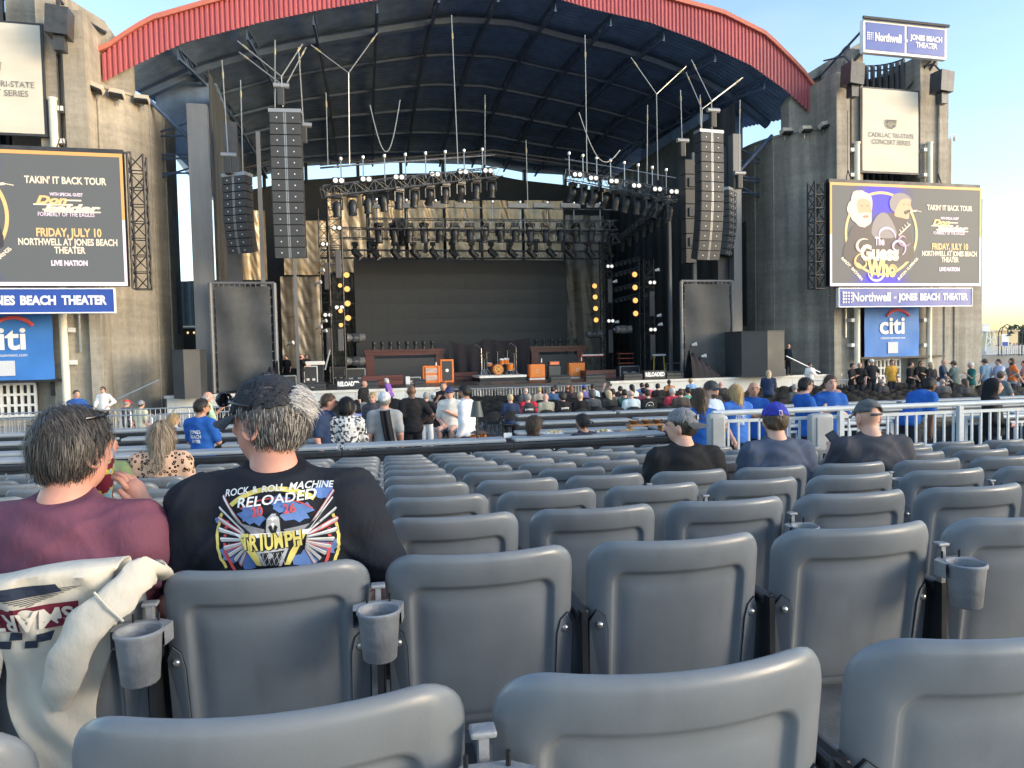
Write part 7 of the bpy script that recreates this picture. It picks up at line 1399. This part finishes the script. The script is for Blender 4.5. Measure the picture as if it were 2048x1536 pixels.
def ring(cx, cy, rx, ry, a0, a1, w_, m, off, n=26, jag=0.):
    b = MB(); vs = []
    for k in range(n+1):
        a = R(a0+(a1-a0)*k/n); j = rng.uniform(-jag, jag); vs += [(LX(cx+(rx-w_+j)*math.cos(a)), 0, LZ(cy-(ry-w_+j)*math.sin(a), cx+rx*math.cos(a))), (LX(cx+(rx+j)*math.cos(a)), 0, LZ(cy-(ry+j)*math.sin(a), cx+rx*math.cos(a)))]
    b._a(vs, [(2*k, 2*k+1, 2*k+3, 2*k+2) for k in range(n)]); drape(b, tr_, off, 'print_ring', m, par, 1)
ring(545, 1075, 122, 102, 52, 140, 9, Py, .0026); ring(545, 1075, 122, 120, 150, 212, 6, Py, .0026, jag=1); ring(545, 1080, 122, 120, -30, 25, 6, Py, .0026, jag=1); ring(545, 1080, 106, 110, 160, 215, 6, Pr, .0026, jag=1); ring(545, 1080, 106, 110, -35, 12, 6, Pr, .0026, jag=1); ring(545, 1055, 92, 60, 40, 140, 2.5, Pr, .003)
for cx, cy, r_, sd in ((500, 1028, 30, 1), (585, 1022, 30, 2), (635, 985, 22, 3), (640, 1095, 26, 4), (455, 1108, 26, 5), (555, 1005, 22, 6), (600, 1120, 26, 7), (490, 1120, 26, 8), (428, 1045, 10, 9)):
    rr_ = random.Random(sd); art([(cx+r_*(.6+.55*rr_.random())*math.cos(a), cy+r_*.8*(.6+.55*rr_.random())*math.sin(a)) for a in [k*2*math.pi/18 for k in range(18)]], Pb, .0022)
for sgn, bx, tx_, ty_ in ((-1, 500, 434, 997), (1, 590, 657, 985)):
    art([(bx, 1068), (tx_, ty_-1), (tx_-sgn*(-2)*1, ty_+26), (bx+sgn*8, 1080)], Pd, .0034)
    nf = 10
    for i in range(nf):                                     # feathers fanning from the shoulder of the wing
        f_ = i/(nf-1); rx_, ry_ = bx+sgn*(18-8*f_), 1052+f_*42; a = R(62-118*f_); L_ = (92-50*f_) if i else 88
        ex_, ey_ = (tx_+sgn*(-1)*f_*0, ty_+0) if i == 0 else (rx_+sgn*L_*math.cos(a)*(.86), ry_-L_*math.sin(a)*.9)
        w1 = 9.0
        art([(rx_, ry_-2), (ex_-sgn*4, ey_-4.5), (ex_, ey_), (ex_-sgn*5, ey_+w1*.9), (rx_, ry_+5)], Pr if i % 3 == 0 else Pd, .0038); art([(rx_, ry_-1), (ex_-sgn*3, ey_-3), (ex_-sgn*1, ey_), (ex_-sgn*5, ey_+w1*.6), (rx_, ry_+3)], Pg, .0044); art([(rx_+sgn*3, ry_-.5), (ex_-sgn*3, ey_-3), (ex_-sgn*2, ey_-.2), (rx_+sgn*3, ry_+.8)], Pw, .0050)
    art([(bx-sgn*6, 1074), (bx-sgn*30, 1056), (bx+sgn*22, 1046), (tx_-sgn*14, ty_+22), (bx+sgn*20, 1056)], Pk, .0052)
    art([(bx-sgn*5, 1076), (bx+sgn*4, 1062), (tx_-sgn*22, ty_+38), (bx+sgn*14, 1062)], Pd, .0056)
art([(524, 1062), (528, 1032), (538, 1022), (548, 1022), (556, 1032), (558, 1062), (548, 1072), (534, 1072)], Pd, .0056); art([(527, 1060), (530, 1034), (539, 1024), (547, 1024), (553, 1034), (555, 1060), (541, 1068)], Pg, .0062); art([(531, 1036), (541, 1029), (551, 1036), (545, 1034), (541, 1038), (537, 1034)], Pw, .0068); art([(537, 1044), (541, 1041), (545, 1044), (541, 1052)], Pw, .0068); art([(532, 1050), (538, 1046), (541, 1058), (544, 1046), (550, 1050), (545, 1066), (537, 1066)], Pd, .0066)
art([(463, 1067), (614, 1056), (606, 1066), (476, 1074)], Pw, .0066); art([(476, 1073), (606, 1063), (585, 1098), (566, 1120), (512, 1120), (494, 1100)], Pd, .0060); art([(474, 1073), (490, 1072), (512, 1106), (518, 1128), (508, 1128)], Py, .0072); art([(604, 1064), (594, 1066), (572, 1100), (562, 1126), (572, 1126)], Py, .0072)
art([(508, 1098), (570, 1092), (556, 1128), (520, 1128)], Pg, .0066); art([(516, 1102), (562, 1097), (550, 1128), (526, 1128)], Pd, .0070)
for k in range(5): b = MB(); [b._a([(LX(x0), 0, LZ(y0)), (LX(x0+1), 0, LZ(y0)), (LX(x1+1), 0, LZ(y1)), (LX(x1), 0, LZ(y1))], [(0, 1, 2, 3)]) for x0, y0, x1, y1 in ((520+k*9, 1101, 512+k*9+14, 1126), (524+k*9, 1101, 522+k*9-12, 1126))]; drape(b, tr_, .0075, 'print_mesh', Pg, par, 1)
for ch, x, y_ in zip('TRIUMPH', (487, 503, 519, 533, 551, 570, 587), (1082, 1083, 1082, 1081, 1079, 1077, 1075)): drape(flat_text(ch, 34*kk*1.25, LX(x), LZ(y_, x), Py, 16*kk if ch != 'I' else 5*kk, .03, R(4)), tr_, .0082, 'lettering', Py, par)
for ch, x, y_ in zip('TRIUMPH', (489, 505, 521, 535, 553, 572, 589), (1083, 1084, 1083, 1082, 1080, 1078, 1076)): drape(flat_text(ch, 34*kk*1.25, LX(x), LZ(y_, x), Pd, 16*kk if ch != 'I' else 5*kk, .05, R(4)), tr_, .0078, 'lettering_shadow', Pd, par)
for s_, x, y_, sz, w_, m_, ro in (('ROCK', 465, 986.5, 13, 50, Pw, 8), ('&', 503, 979.5, 12, 11, Pw, 6), ('ROLL', 539, 976.5, 13, 45, Pw, 4), ('MACHINE', 611, 973, 13, 84, Pw, -2), ('RELOADED', 545, 997.5, 19, 152, Pw, 4), ('20', 511, 1021, 19, 23, Pr, 8), ('26', 572, 1016, 19, 23, Pr, 4)):
    drape(flat_text(s_, sz*kk*1.35, LX(x), LZ(y_, x), m_, w_*kk, .018, R(ro), shear=.12 if s_[0] in 'RM' else 0), tr_, .0085, 'lettering', m_, par)
# man C (grey cap worn backwards), man D (blue cap), man E (charcoal shirt)
FC = seat_person(5, 1368, 817, 'man in a black polo with a two-tone grey cap worn backwards', h=.012, shirt=(.016, .017, .020), hair='short', hc='dark', skin=0, head=(62, 0), g=1.22, arms=('lap', 'lap'), face=True)
o = near_cap(FC, mat('grey_cap_cloth', (.20, .205, .22), .85, bump=.3, bs=120, var=.12, vs=30), -1., mat('dark_grey_cap_cloth', (.085, .088, .095), .85), arch=False, strap=False); hp = FC['hp']
b = MB(); b._a([Vector(hp(x, -.012-.1155*math.cos(x/.11)-.002, z)) for x, z in ((-.036, .052), (.036, .052), (.036, .086), (-.036, .086))], [(0, 1, 2, 3)]); b.build('leather_patch', mat('patch', (.30, .29, .26), .7, var=.3, vs=60), o)
FD = seat_person(5, 1553, 806, 'man in a heather-blue T-shirt and a royal blue cap', h=.012, shirt=(.075, .095, .145), hair='short', hc='brown', skin=0, head=(-4, 0), g=1.15, arms=('lap', 'lap'))
o = near_cap(FD, mat('royal_blue_cap', (.025, .04, .38), .75, bump=.3, bs=120, var=.06, vs=20), 1., arch=False, strap=False); hp = FD['hp']
bp_ = lambda x, z, e=.0: Vector(hp(x, -.012-.1148*math.sqrt(max(.05, 1-((z-.033)/.104)**2))-.003-e, z))
b = MB(); b._a([bp_(x, z) for x, z in ((-.012, .048), (.012, .048), (.012, .084), (-.012, .084))], [(0, 1, 2, 3)]); b.build('emblem', M_swht, o); b = MB(); b._a([bp_(x, z, .0015) for x, z in ((-.009, .051), (-.001, .051), (.003, .066), (-.001, .081), (-.009, .081))], [tuple(range(5))]); b.build('emblem_panel', mat('royal_blue_cap', (.025, .04, .38)), o); b = MB(); b._a([bp_(x, z, .0015) for x, z in ((.002, .051), (.009, .051), (.009, .081), (.003, .081), (.006, .066))], [tuple(range(5))]); b.build('emblem_panel', mat('emblem_red', (.5, .05, .06), .6), o)
FE = seat_person(5, 1742, 800, 'heavy man in a charcoal T-shirt and grey cap looking at a phone', h=.012, shirt=(.055, .058, .072), hair='bald', skin=0, head=(6, 4), g=1.45, arms=('phone', 'lap'))
near_cap(FE, mat('slate_cap_cloth', (.105, .112, .12), .85, bump=.3, bs=120, var=.08, vs=25), 1., arch=True); near_ear(FE, 0)
p = at(1672, 882, 5.15); t = thing('phone', 'dark smartphone held up beside the heavy man in charcoal', 'phone', tuple(map(float, p)), .2); MB().cbox((0, 0, 0), (.078, .009, .15), .004, Matrix.Rotation(R(-25), 3, 'Y') @ Matrix.Rotation(R(-30), 3, 'X')).build('case', M_blk, t); MB().cbox((0, -.0062, .003), (.07, .003, .138), .001, Matrix.Rotation(R(-25), 3, 'Y') @ Matrix.Rotation(R(-30), 3, 'X')).build('screen', mat('phone_glass', (.05, .045, .05), .1), t)
# leopard-print woman and neighbours
M_leo = mat('leopard_cloth', (.62, .40, .28), .85, spec=.2); _, rp = pattern(M_leo, 26, (.015, .012, .012), (.62, .40, .28), .0, .40, 'voronoi')
rp.color_ramp.elements[0].color = (.50, .30, .20, 1); rp.color_ramp.elements[0].position = .16; e = rp.color_ramp.elements.new(.2); e.color = (.015, .012, .012, 1); e = rp.color_ramp.elements.new(.36); e.color = (.015, .012, .012, 1)
FL = seat_person(8, 320, 842, 'woman with long highlighted hair in a leopard-print top', h=.013, smat=M_leo, hair='long', hc='brown', sleeve='long', g=1.1, arms=('lap', 'lap'), head=(8, 4), hairh=.011)
hair = [c for c in FL['t'].children if c.name.startswith('hair')][0].data
strands(FL['t'], hair, 4200, .11, .0018, [(.17, .12, .08), (.34, .26, .18), (.50, .41, .30), (.10, .075, .055)], lambda p: (p[0]*1.5, -.05, -1.), 5, curl=.18)
seat_person(8, 205, 866, 'man in a sage green shirt half hidden by the maroon-shirt man', h=.016, shirt=(.20, .26, .13), hair='short', hc='dgrey', skin=3, g=1.15, head=(-40, 0), arms=('lap', 'lap'))
# usher lettering
def letter_back(inf, lines, m, z0, size, fit):
    tre = bvh(inf['shirt'])
    for i, (s_, f_) in enumerate(lines): drape(flat_text(s_, size*(1 if f_ > .1 else .5), 0, z0-i*size*.95, m, fit*f_, .02), tre, .004, 'lettering', m, inf['shirt'])
US = [o for o in COL.objects if o.type == 'EMPTY' and str(o.get('label', '')).startswith(('usher in a blue shirt lettered', 'usher with a long blonde'))]
for o_ in US:
    shirt_o = [c for c in o_.children if c.name.startswith('shirt')][0]; letter_back(dict(shirt=shirt_o), (('JONES', 1.), ('BEACH', 1.), ('NEW YORK', .8)), M_swht, 1.29, .07, .17)
for o_ in [o for o in COL.objects if o.type == 'EMPTY' and str(o.get('label', '')).startswith('man in a black cap with a white')]:
    hp = N1['hp']; b = MB()
    for x0, z0, x1, z1 in ((-.016, .05, -.016, .08), (-.016, .08, .004, .05), (.004, .05, .004, .08), (-.006, .075, .004, .062), (.014, .075, .004, .062), (.004, .062, .004, .044)): b.tube([hp(x0, .1035, z0), hp(x1, .1035, z1)], .0035, 5)
    b.build('monogram', mat('monogram', (.55, .5, .75), .6), o_)
# printed shirts in the pit
for lab, txt, z0 in (('man in a black shirt with red raglan', 'TRIUMPH', .80), ('dark-haired woman in a black printed tee', 'TRIUMPH', .80), ('person in a dark cap and black tee', 'Zep', .80)):
    for o_ in [o for o in COL.objects if o.type == 'EMPTY' and str(o.get('label', '')).startswith(lab)]:
        so2 = [c for c in o_.children if c.name.startswith('shirt')][0]; tre = bvh(so2); b = MB(); w2, h2 = .13, .06
        if txt == 'Zep': drape(flat_text('Zep', .12, 0, z0+.03, M_swht, .17, .02), tre, .008, 'lettering', M_swht, so2); b.tube([(.13*math.cos(a), 0, z0+.03+.13*math.sin(a)) for a in [k*math.pi/12 for k in range(24)]], .008, 4, closed=True); drape(b, tre, .008, 'print_ring', M_swht, so2)
        else: b._a([(-w2, 0, z0-.03), (w2*.9, 0, z0-.03), (w2, 0, z0+.09), (-w2*.8, 0, z0+.09)], [(0, 1, 2, 3)]); drape(b, tre, .006, 'print_block', mat('print_pale', (.55, .56, .56), .7, var=.6, vs=22), so2, 1)
for o_ in [o for o in COL.objects if o.type == 'EMPTY' and str(o.get('label', '')).startswith('man in a black shirt with red raglan')]:
    z_ = 1.0
    for s in (-1, 1): put('raglan_sleeve', sdf_mesh('raglan_sleeve', [('c', (s*.17, -.01, .995), (s*.225, -.01, .78), .066, .058), ('c', (s*.08, -.01, 1.02), (s*.17, -.01, .995), .05, .066)], .026, fabric((.5, .03, .05)), .015, .02), o_)
# ------------------------------------------------------------------ sweatshirt slung over the seat behind the maroon-shirt man
sw_seat = SEATS[2, -2]; M_cream = fabric((.60, .56, .48), 'cream_fleece', b=.7)
t = thing('sweatshirt', 'cream sweatshirt with upside-down maroon lettering slung over the leftmost second-row seat', 'sweatshirt', sw_seat.location, sw_seat.rotation_euler[2])
def over(a, q, x0, x1, zlow):                                # path: front of the back, over the top, down the rear
    x = x0+(x1-x0)*a; L = q*(.20+.50)
    if L < .12: y, z = .05, .76+L*.95
    elif L < .20: f_ = (L-.12)/.08*math.pi; y, z = .05-.045*(1-math.cos(f_)), .872+.012*math.sin(f_)
    else: y, z = -.04, .872-(L-.20)*(.872-zlow)/.50
    p = bend(x, y, min(z, .86)); wv = .010*math.sin(x*38+z*9)+.008*math.sin(x*19-z*23)+.005*math.sin(x*71+z*31); k = 1 if L > .2 else .3
    return (p[0]+.012*math.sin(z*20)*k, p[1]-.012-wv*k-.012*k*max(0, math.sin((x-.02)*14))*max(0, (.8-z)*2), z+.012*math.sin(x*13)*(L < .3))
slit = lambda z: max(0., min(.028, (.69-z)*.13))
b = MB(); b.grid(lambda a, q: (lambda p: (p[0]-slit(p[2])*a**6, p[1], p[2]))(over(a, q, -.34, -.045, .34)), 40, 60); cl1 = b.me('body_panel', M_cream, 60); o1 = put('body_panel', cl1, t)
b = MB(); b.grid(lambda a, q: (lambda p: (p[0]+slit(p[2])*(1-a)**6, p[1], p[2]))(over(a, q, -.045, .12+.10*max(0., 1-max(0., q-.28)/.72), .34)), 40, 60); o2 = b.build('body_panel', M_cream, t, 60)
for o_ in (o1, o2): md = o_.modifiers.new('thick', 'SOLIDIFY'); md.thickness = .005
# sleeve gathered up towards the cup holder
P_ = [(.085, -.085, .56), (.10, -.10, .62), (.125, -.115, .70), (.165, -.12, .76), (.205, -.115, .80), (.238, -.10, .83), (.262, -.07, .85), (.272, -.02, .853), (.272, .03, .82)]
b = MB(); n = 28; Lp = [Vector(bend(*p)) for p in P_]; path = []
for i in range(len(Lp)-1):
    for f_ in range(4): path.append(Lp[i].lerp(Lp[i+1], f_/4))
path.append(Lp[-1]); vs = []; x_ = None
for i, p in enumerate(path):
    d = (path[min(i+1, len(path)-1)]-path[max(i-1, 0)]).normalized(); sd_ = d.cross(Vector((0, 1, 0))).normalized(); nn = sd_.cross(d)
    for k in range(16):
        a = 2*math.pi*k/16; r_ = (.043-.014*abs(i/len(path)-.35))*min(1, .35+i*.16)*(1+.10*math.sin(a*3+i*.6)+.07*math.sin(i*1.1+a*2)); vs.append(p+sd_*math.cos(a)*r_+nn*math.sin(a)*r_*.42)
b._a(vs, [(i*16+k, i*16+(k+1) % 16, (i+1)*16+(k+1) % 16, (i+1)*16+k) for i in range(len(path)-1) for k in range(16)]+[tuple(range(16)), tuple((len(path)-1)*16+k for k in range(16))]); sl_o = b.build('sleeve', M_cream, t, 60)
b = MB(); b.tube([Vector(p)+Vector((.004, -.020, 0)) for p in (path[17]+Vector((-.03, 0, .035)), path[17]+Vector((0, -.008, .0)), path[17]+Vector((.028, 0, -.036)))], .003, 5); b.build('seam', M_cream, sl_o)
bpy.context.view_layer.update()
tree2 = BVHTree.FromPolygons([v.co.copy() for o_ in (o1, o2) for v in o_.data.vertices], [tuple(i+(0 if o_ is o1 else len(o1.data.vertices)) for i in p_.vertices) for o_ in (o1, o2) for p_ in o_.data.polygons])
M_pm = col('maroon', (.15, .02, .04)); M_pk = col('navy', (.025, .035, .06))
b = MB(); b._a([(-.33, 0, .815), (.135, 0, .812), (.130, 0, .757), (-.33, 0, .758)], [(0, 1, 2, 3)]); drape(b, tree2, .004, 'print_band', M_pm, t, 1)
drape(flat_text('SMART MODIFIED', .058, -.085, .785, Pw, .42, .03, R(180)), tree2, .0115, 'lettering', col('cream', (.62, .58, .50)), t)
drape(flat_text('TEAM', .05, -.14, .838, M_pm, .12, .03, R(180)), tree2, .0115, 'lettering', M_pm, t)
for i in range(13):
    for j in range(2):
        if (i+j) % 2: continue
        x = -.28+.028*i; zc2 = .750-.02*j; w2 = .5*.012; b = MB(); dz2 = .006*math.sin(i*.8); b._a([(x, 0, zc2+dz2), (x+.028, 0, zc2+dz2), (x+.022, 0, zc2-.02+dz2), (x-.006, 0, zc2-.02+dz2)], [(0, 1, 2, 3)]); drape(b, tree2, .005, 'print_check', M_pk, t, 1)
for k in range(9): b = MB(); z = .846-.004*k; b._a([(-.04+.01*k, 0, z), (.15-.012*k, 0, z+.004), (.15-.012*k, 0, z+.0055), (-.04+.01*k, 0, z+.0022)], [(0, 1, 2, 3)]); drape(b, tree2, .005, 'print_line', M_pk, t, 1)
b = MB(); b._a([(-.08, 0, .862), (.10, 0, .862), (.11, 0, .842), (.02, 0, .835), (-.03, 0, .838)], [tuple(range(5))]); drape(b, tree2, .0055, 'print_car', M_pk, t, 1)
# ------------------------------------------------------------------ food counter and lamp in the box
def boxspot(px, py, s): a, z = rs(px, py, s); return rw(a, s, z)
t = thing('table_lamp', 'dark table lamp with a conical shade on the nearest box counter', 'lamp', boxspot(955, 884, 10.35), PHI); MB().cyl((0, 0, 0), (0, 0, .02), .06, n=14).build('base', M_bar, t); MB().cyl((0, 0, .02), (0, 0, .42), .016, n=8).build('stem', M_bar, t); MB().lathe([(.095, .36), (.055, .58), (.05, .58), (.09, .36)], 18).build('shade', mat('dark_green_shade', (.06, .075, .075), .5), t, 40)
t = thing('fruit_stand', 'stand of orange snacks under a brown cover by the table lamp', 'food', boxspot(958, 884, 10.6), PHI)
for i in range(14): MB().lathe([(0, .03), (.022, .022), (.03, 0), (.022, -.022), (0, -.03)], 8, (.045*(i % 5)-.09, .04*(i//5), .03+.05*(i//9))).build('snack', mat('snack_orange', (.7, .22, .03), .5), t, 60)
MB().lathe([(0, .17), (.08, .16), (.13, .13)], 14).build('cover', mat('brown_cover', (.10, .06, .04), .6), t, 60)
for px, py, nm, lab, cs in ((1205, 866, 'food_platter', 'platter of carrots and greens on the box counter', [(.7, .2, .03), (.15, .3, .06), (.8, .75, .6)]), (1255, 868, 'food_platter', 'platter of vegetables with a white card on the box counter', [(.75, .6, .3), (.2, .35, .08), (.7, .15, .05)]), (1105, 869, 'food_platter', 'plate of yellow snacks beside the shaggy-haired man', [(.75, .6, .2), (.7, .55, .25)])):
    t = thing(nm, lab, 'food', boxspot(px, py, 10.7), PHI, 'food on the box counters'); MB().lathe([(0, 0), (.14, 0), (.17, .02), (.165, .022), (.13, .006), (0, .006)], 20).build('plate', M_swht, t, 60)
    for i in range(22): a = NP.uniform(0, 6.28); r_ = NP.uniform(0, .12); MB().lathe([(0, .02), (.016, .014), (.02, 0), (.013, -.012), (0, -.014)], 6, (r_*math.cos(a), r_*math.sin(a), .03+.02*NP.uniform())).build('morsel', mat('food_%d' % (int(1000*cs[i % len(cs)][0])+int(100*cs[i % len(cs)][1])), cs[i % len(cs)], .6), t, 60)
t = thing('serving_shelf', 'wooden serving shelf with three bowls on the box counter', 'shelf', boxspot(1290, 862, 10.9), PHI); MB().cbox((0, 0, .10), (.55, .22, .025), .006).build('board', mat('pine_wood', (.40, .22, .10), .6, var=.3, vs=4, stretch=(.2, 1, 4)), t)
for x in (-.25, .25): MB().bb((x-.012, -.1, 0), (x+.012, .1, .087)).build('foot', mat('pine_wood', (.40, .22, .10)), t)
for x, lab in ((-.18, 'left'), (0.02, 'middle'), (.2, 'right')):
    q = Matrix.Rotation(PHI, 4, 'Z') @ Vector((x, 0, .115)); tt = thing('bowl', f'{lab} copper bowl on the wooden serving shelf', 'bowl', tuple(Vector(t.location)+q), 0, 'bowls on the serving shelf'); MB().lathe([(0, 0), (.04, 0), (.085, .06), (.08, .06), (.038, .008), (0, .008)], 18).build('shell', mat('copper_bowl', (.32, .17, .09), .35, .6), tt, 60); MB().lathe([(0, .062), (.05, .056), (.078, .05)], 14).build('food', mat('bowl_food', (.65, .5, .3), .7, var=.4, vs=40), tt, 60)
for px, lab in ((1238, 'white place card before the carrot platter'), (1300, 'white place card before the wooden shelf'), (1016, 'white folded card left of the shaggy-haired man')): tag(MB().prism([(-.06, 0), (.06, 0), (.058, .075), (-.058, .075)], -.004, .004).build('place_card', M_swht, None, None, boxspot(px, 876, 10.45), PHI), lab, 'card')
t = thing('wicker_chair', 'grey woven tub chair in the box beyond the food', 'chair', (*boxspot(1240, 850, 11.8)[:2], gz(*boxspot(1240, 850, 11.8)[:2])+.15), PHI+.5); M_wk = mat('grey_weave', (.25, .27, .28), .7)
for i in range(15): a = R(-100+200*i/14); MB().tube([(.27*math.sin(a), -.25*math.cos(a), .42), (.31*math.sin(a), -.29*math.cos(a), .86)], .011, 5).build('slat', M_wk, t)
MB().tube([(.31*math.sin(R(-100+200*i/14)), -.29*math.cos(R(-100+200*i/14)), .87) for i in range(15)], .018, 6).build('top_rail', M_wk, t); MB().cbox((0, 0, .42), (.5, .46, .05), .02).build('seat', M_wk, t)
for sx in (-1, 1):
    for sy in (-1, 1): MB().cyl((sx*.2, sy*.18, .4), (sx*.22, sy*.2, 0), .015).build('leg', M_wk, t)

# loose strands for the middle-distance heads
for n_, o_ in enumerate([o for o in COL.objects if o.type == 'EMPTY' and o.name.startswith('person') and 9 < math.hypot(o.location.x, o.location.y) < 19]):
    hs_ = [c for c in o_.children if c.name.startswith('hair')]
    if not hs_: continue
    me = hs_[0].data; c0 = me.materials[0].node_tree.nodes; base = [x for x in c0 if x.type == 'VECT_MATH'][0].inputs[0].default_value
    zs = [v.co.z for v in me.vertices]; lng = (max(zs)-min(zs)) > .26
    strands(o_, me, 1100 if lng else 650, .085 if lng else .028, .0022, [tuple(min(1, x*k) for x in base) for k in (.6, 1., 1.5)], lambda p: (p[0]*1.5, -.1, -1.), 40+n_, lift=.15, curl=.2)
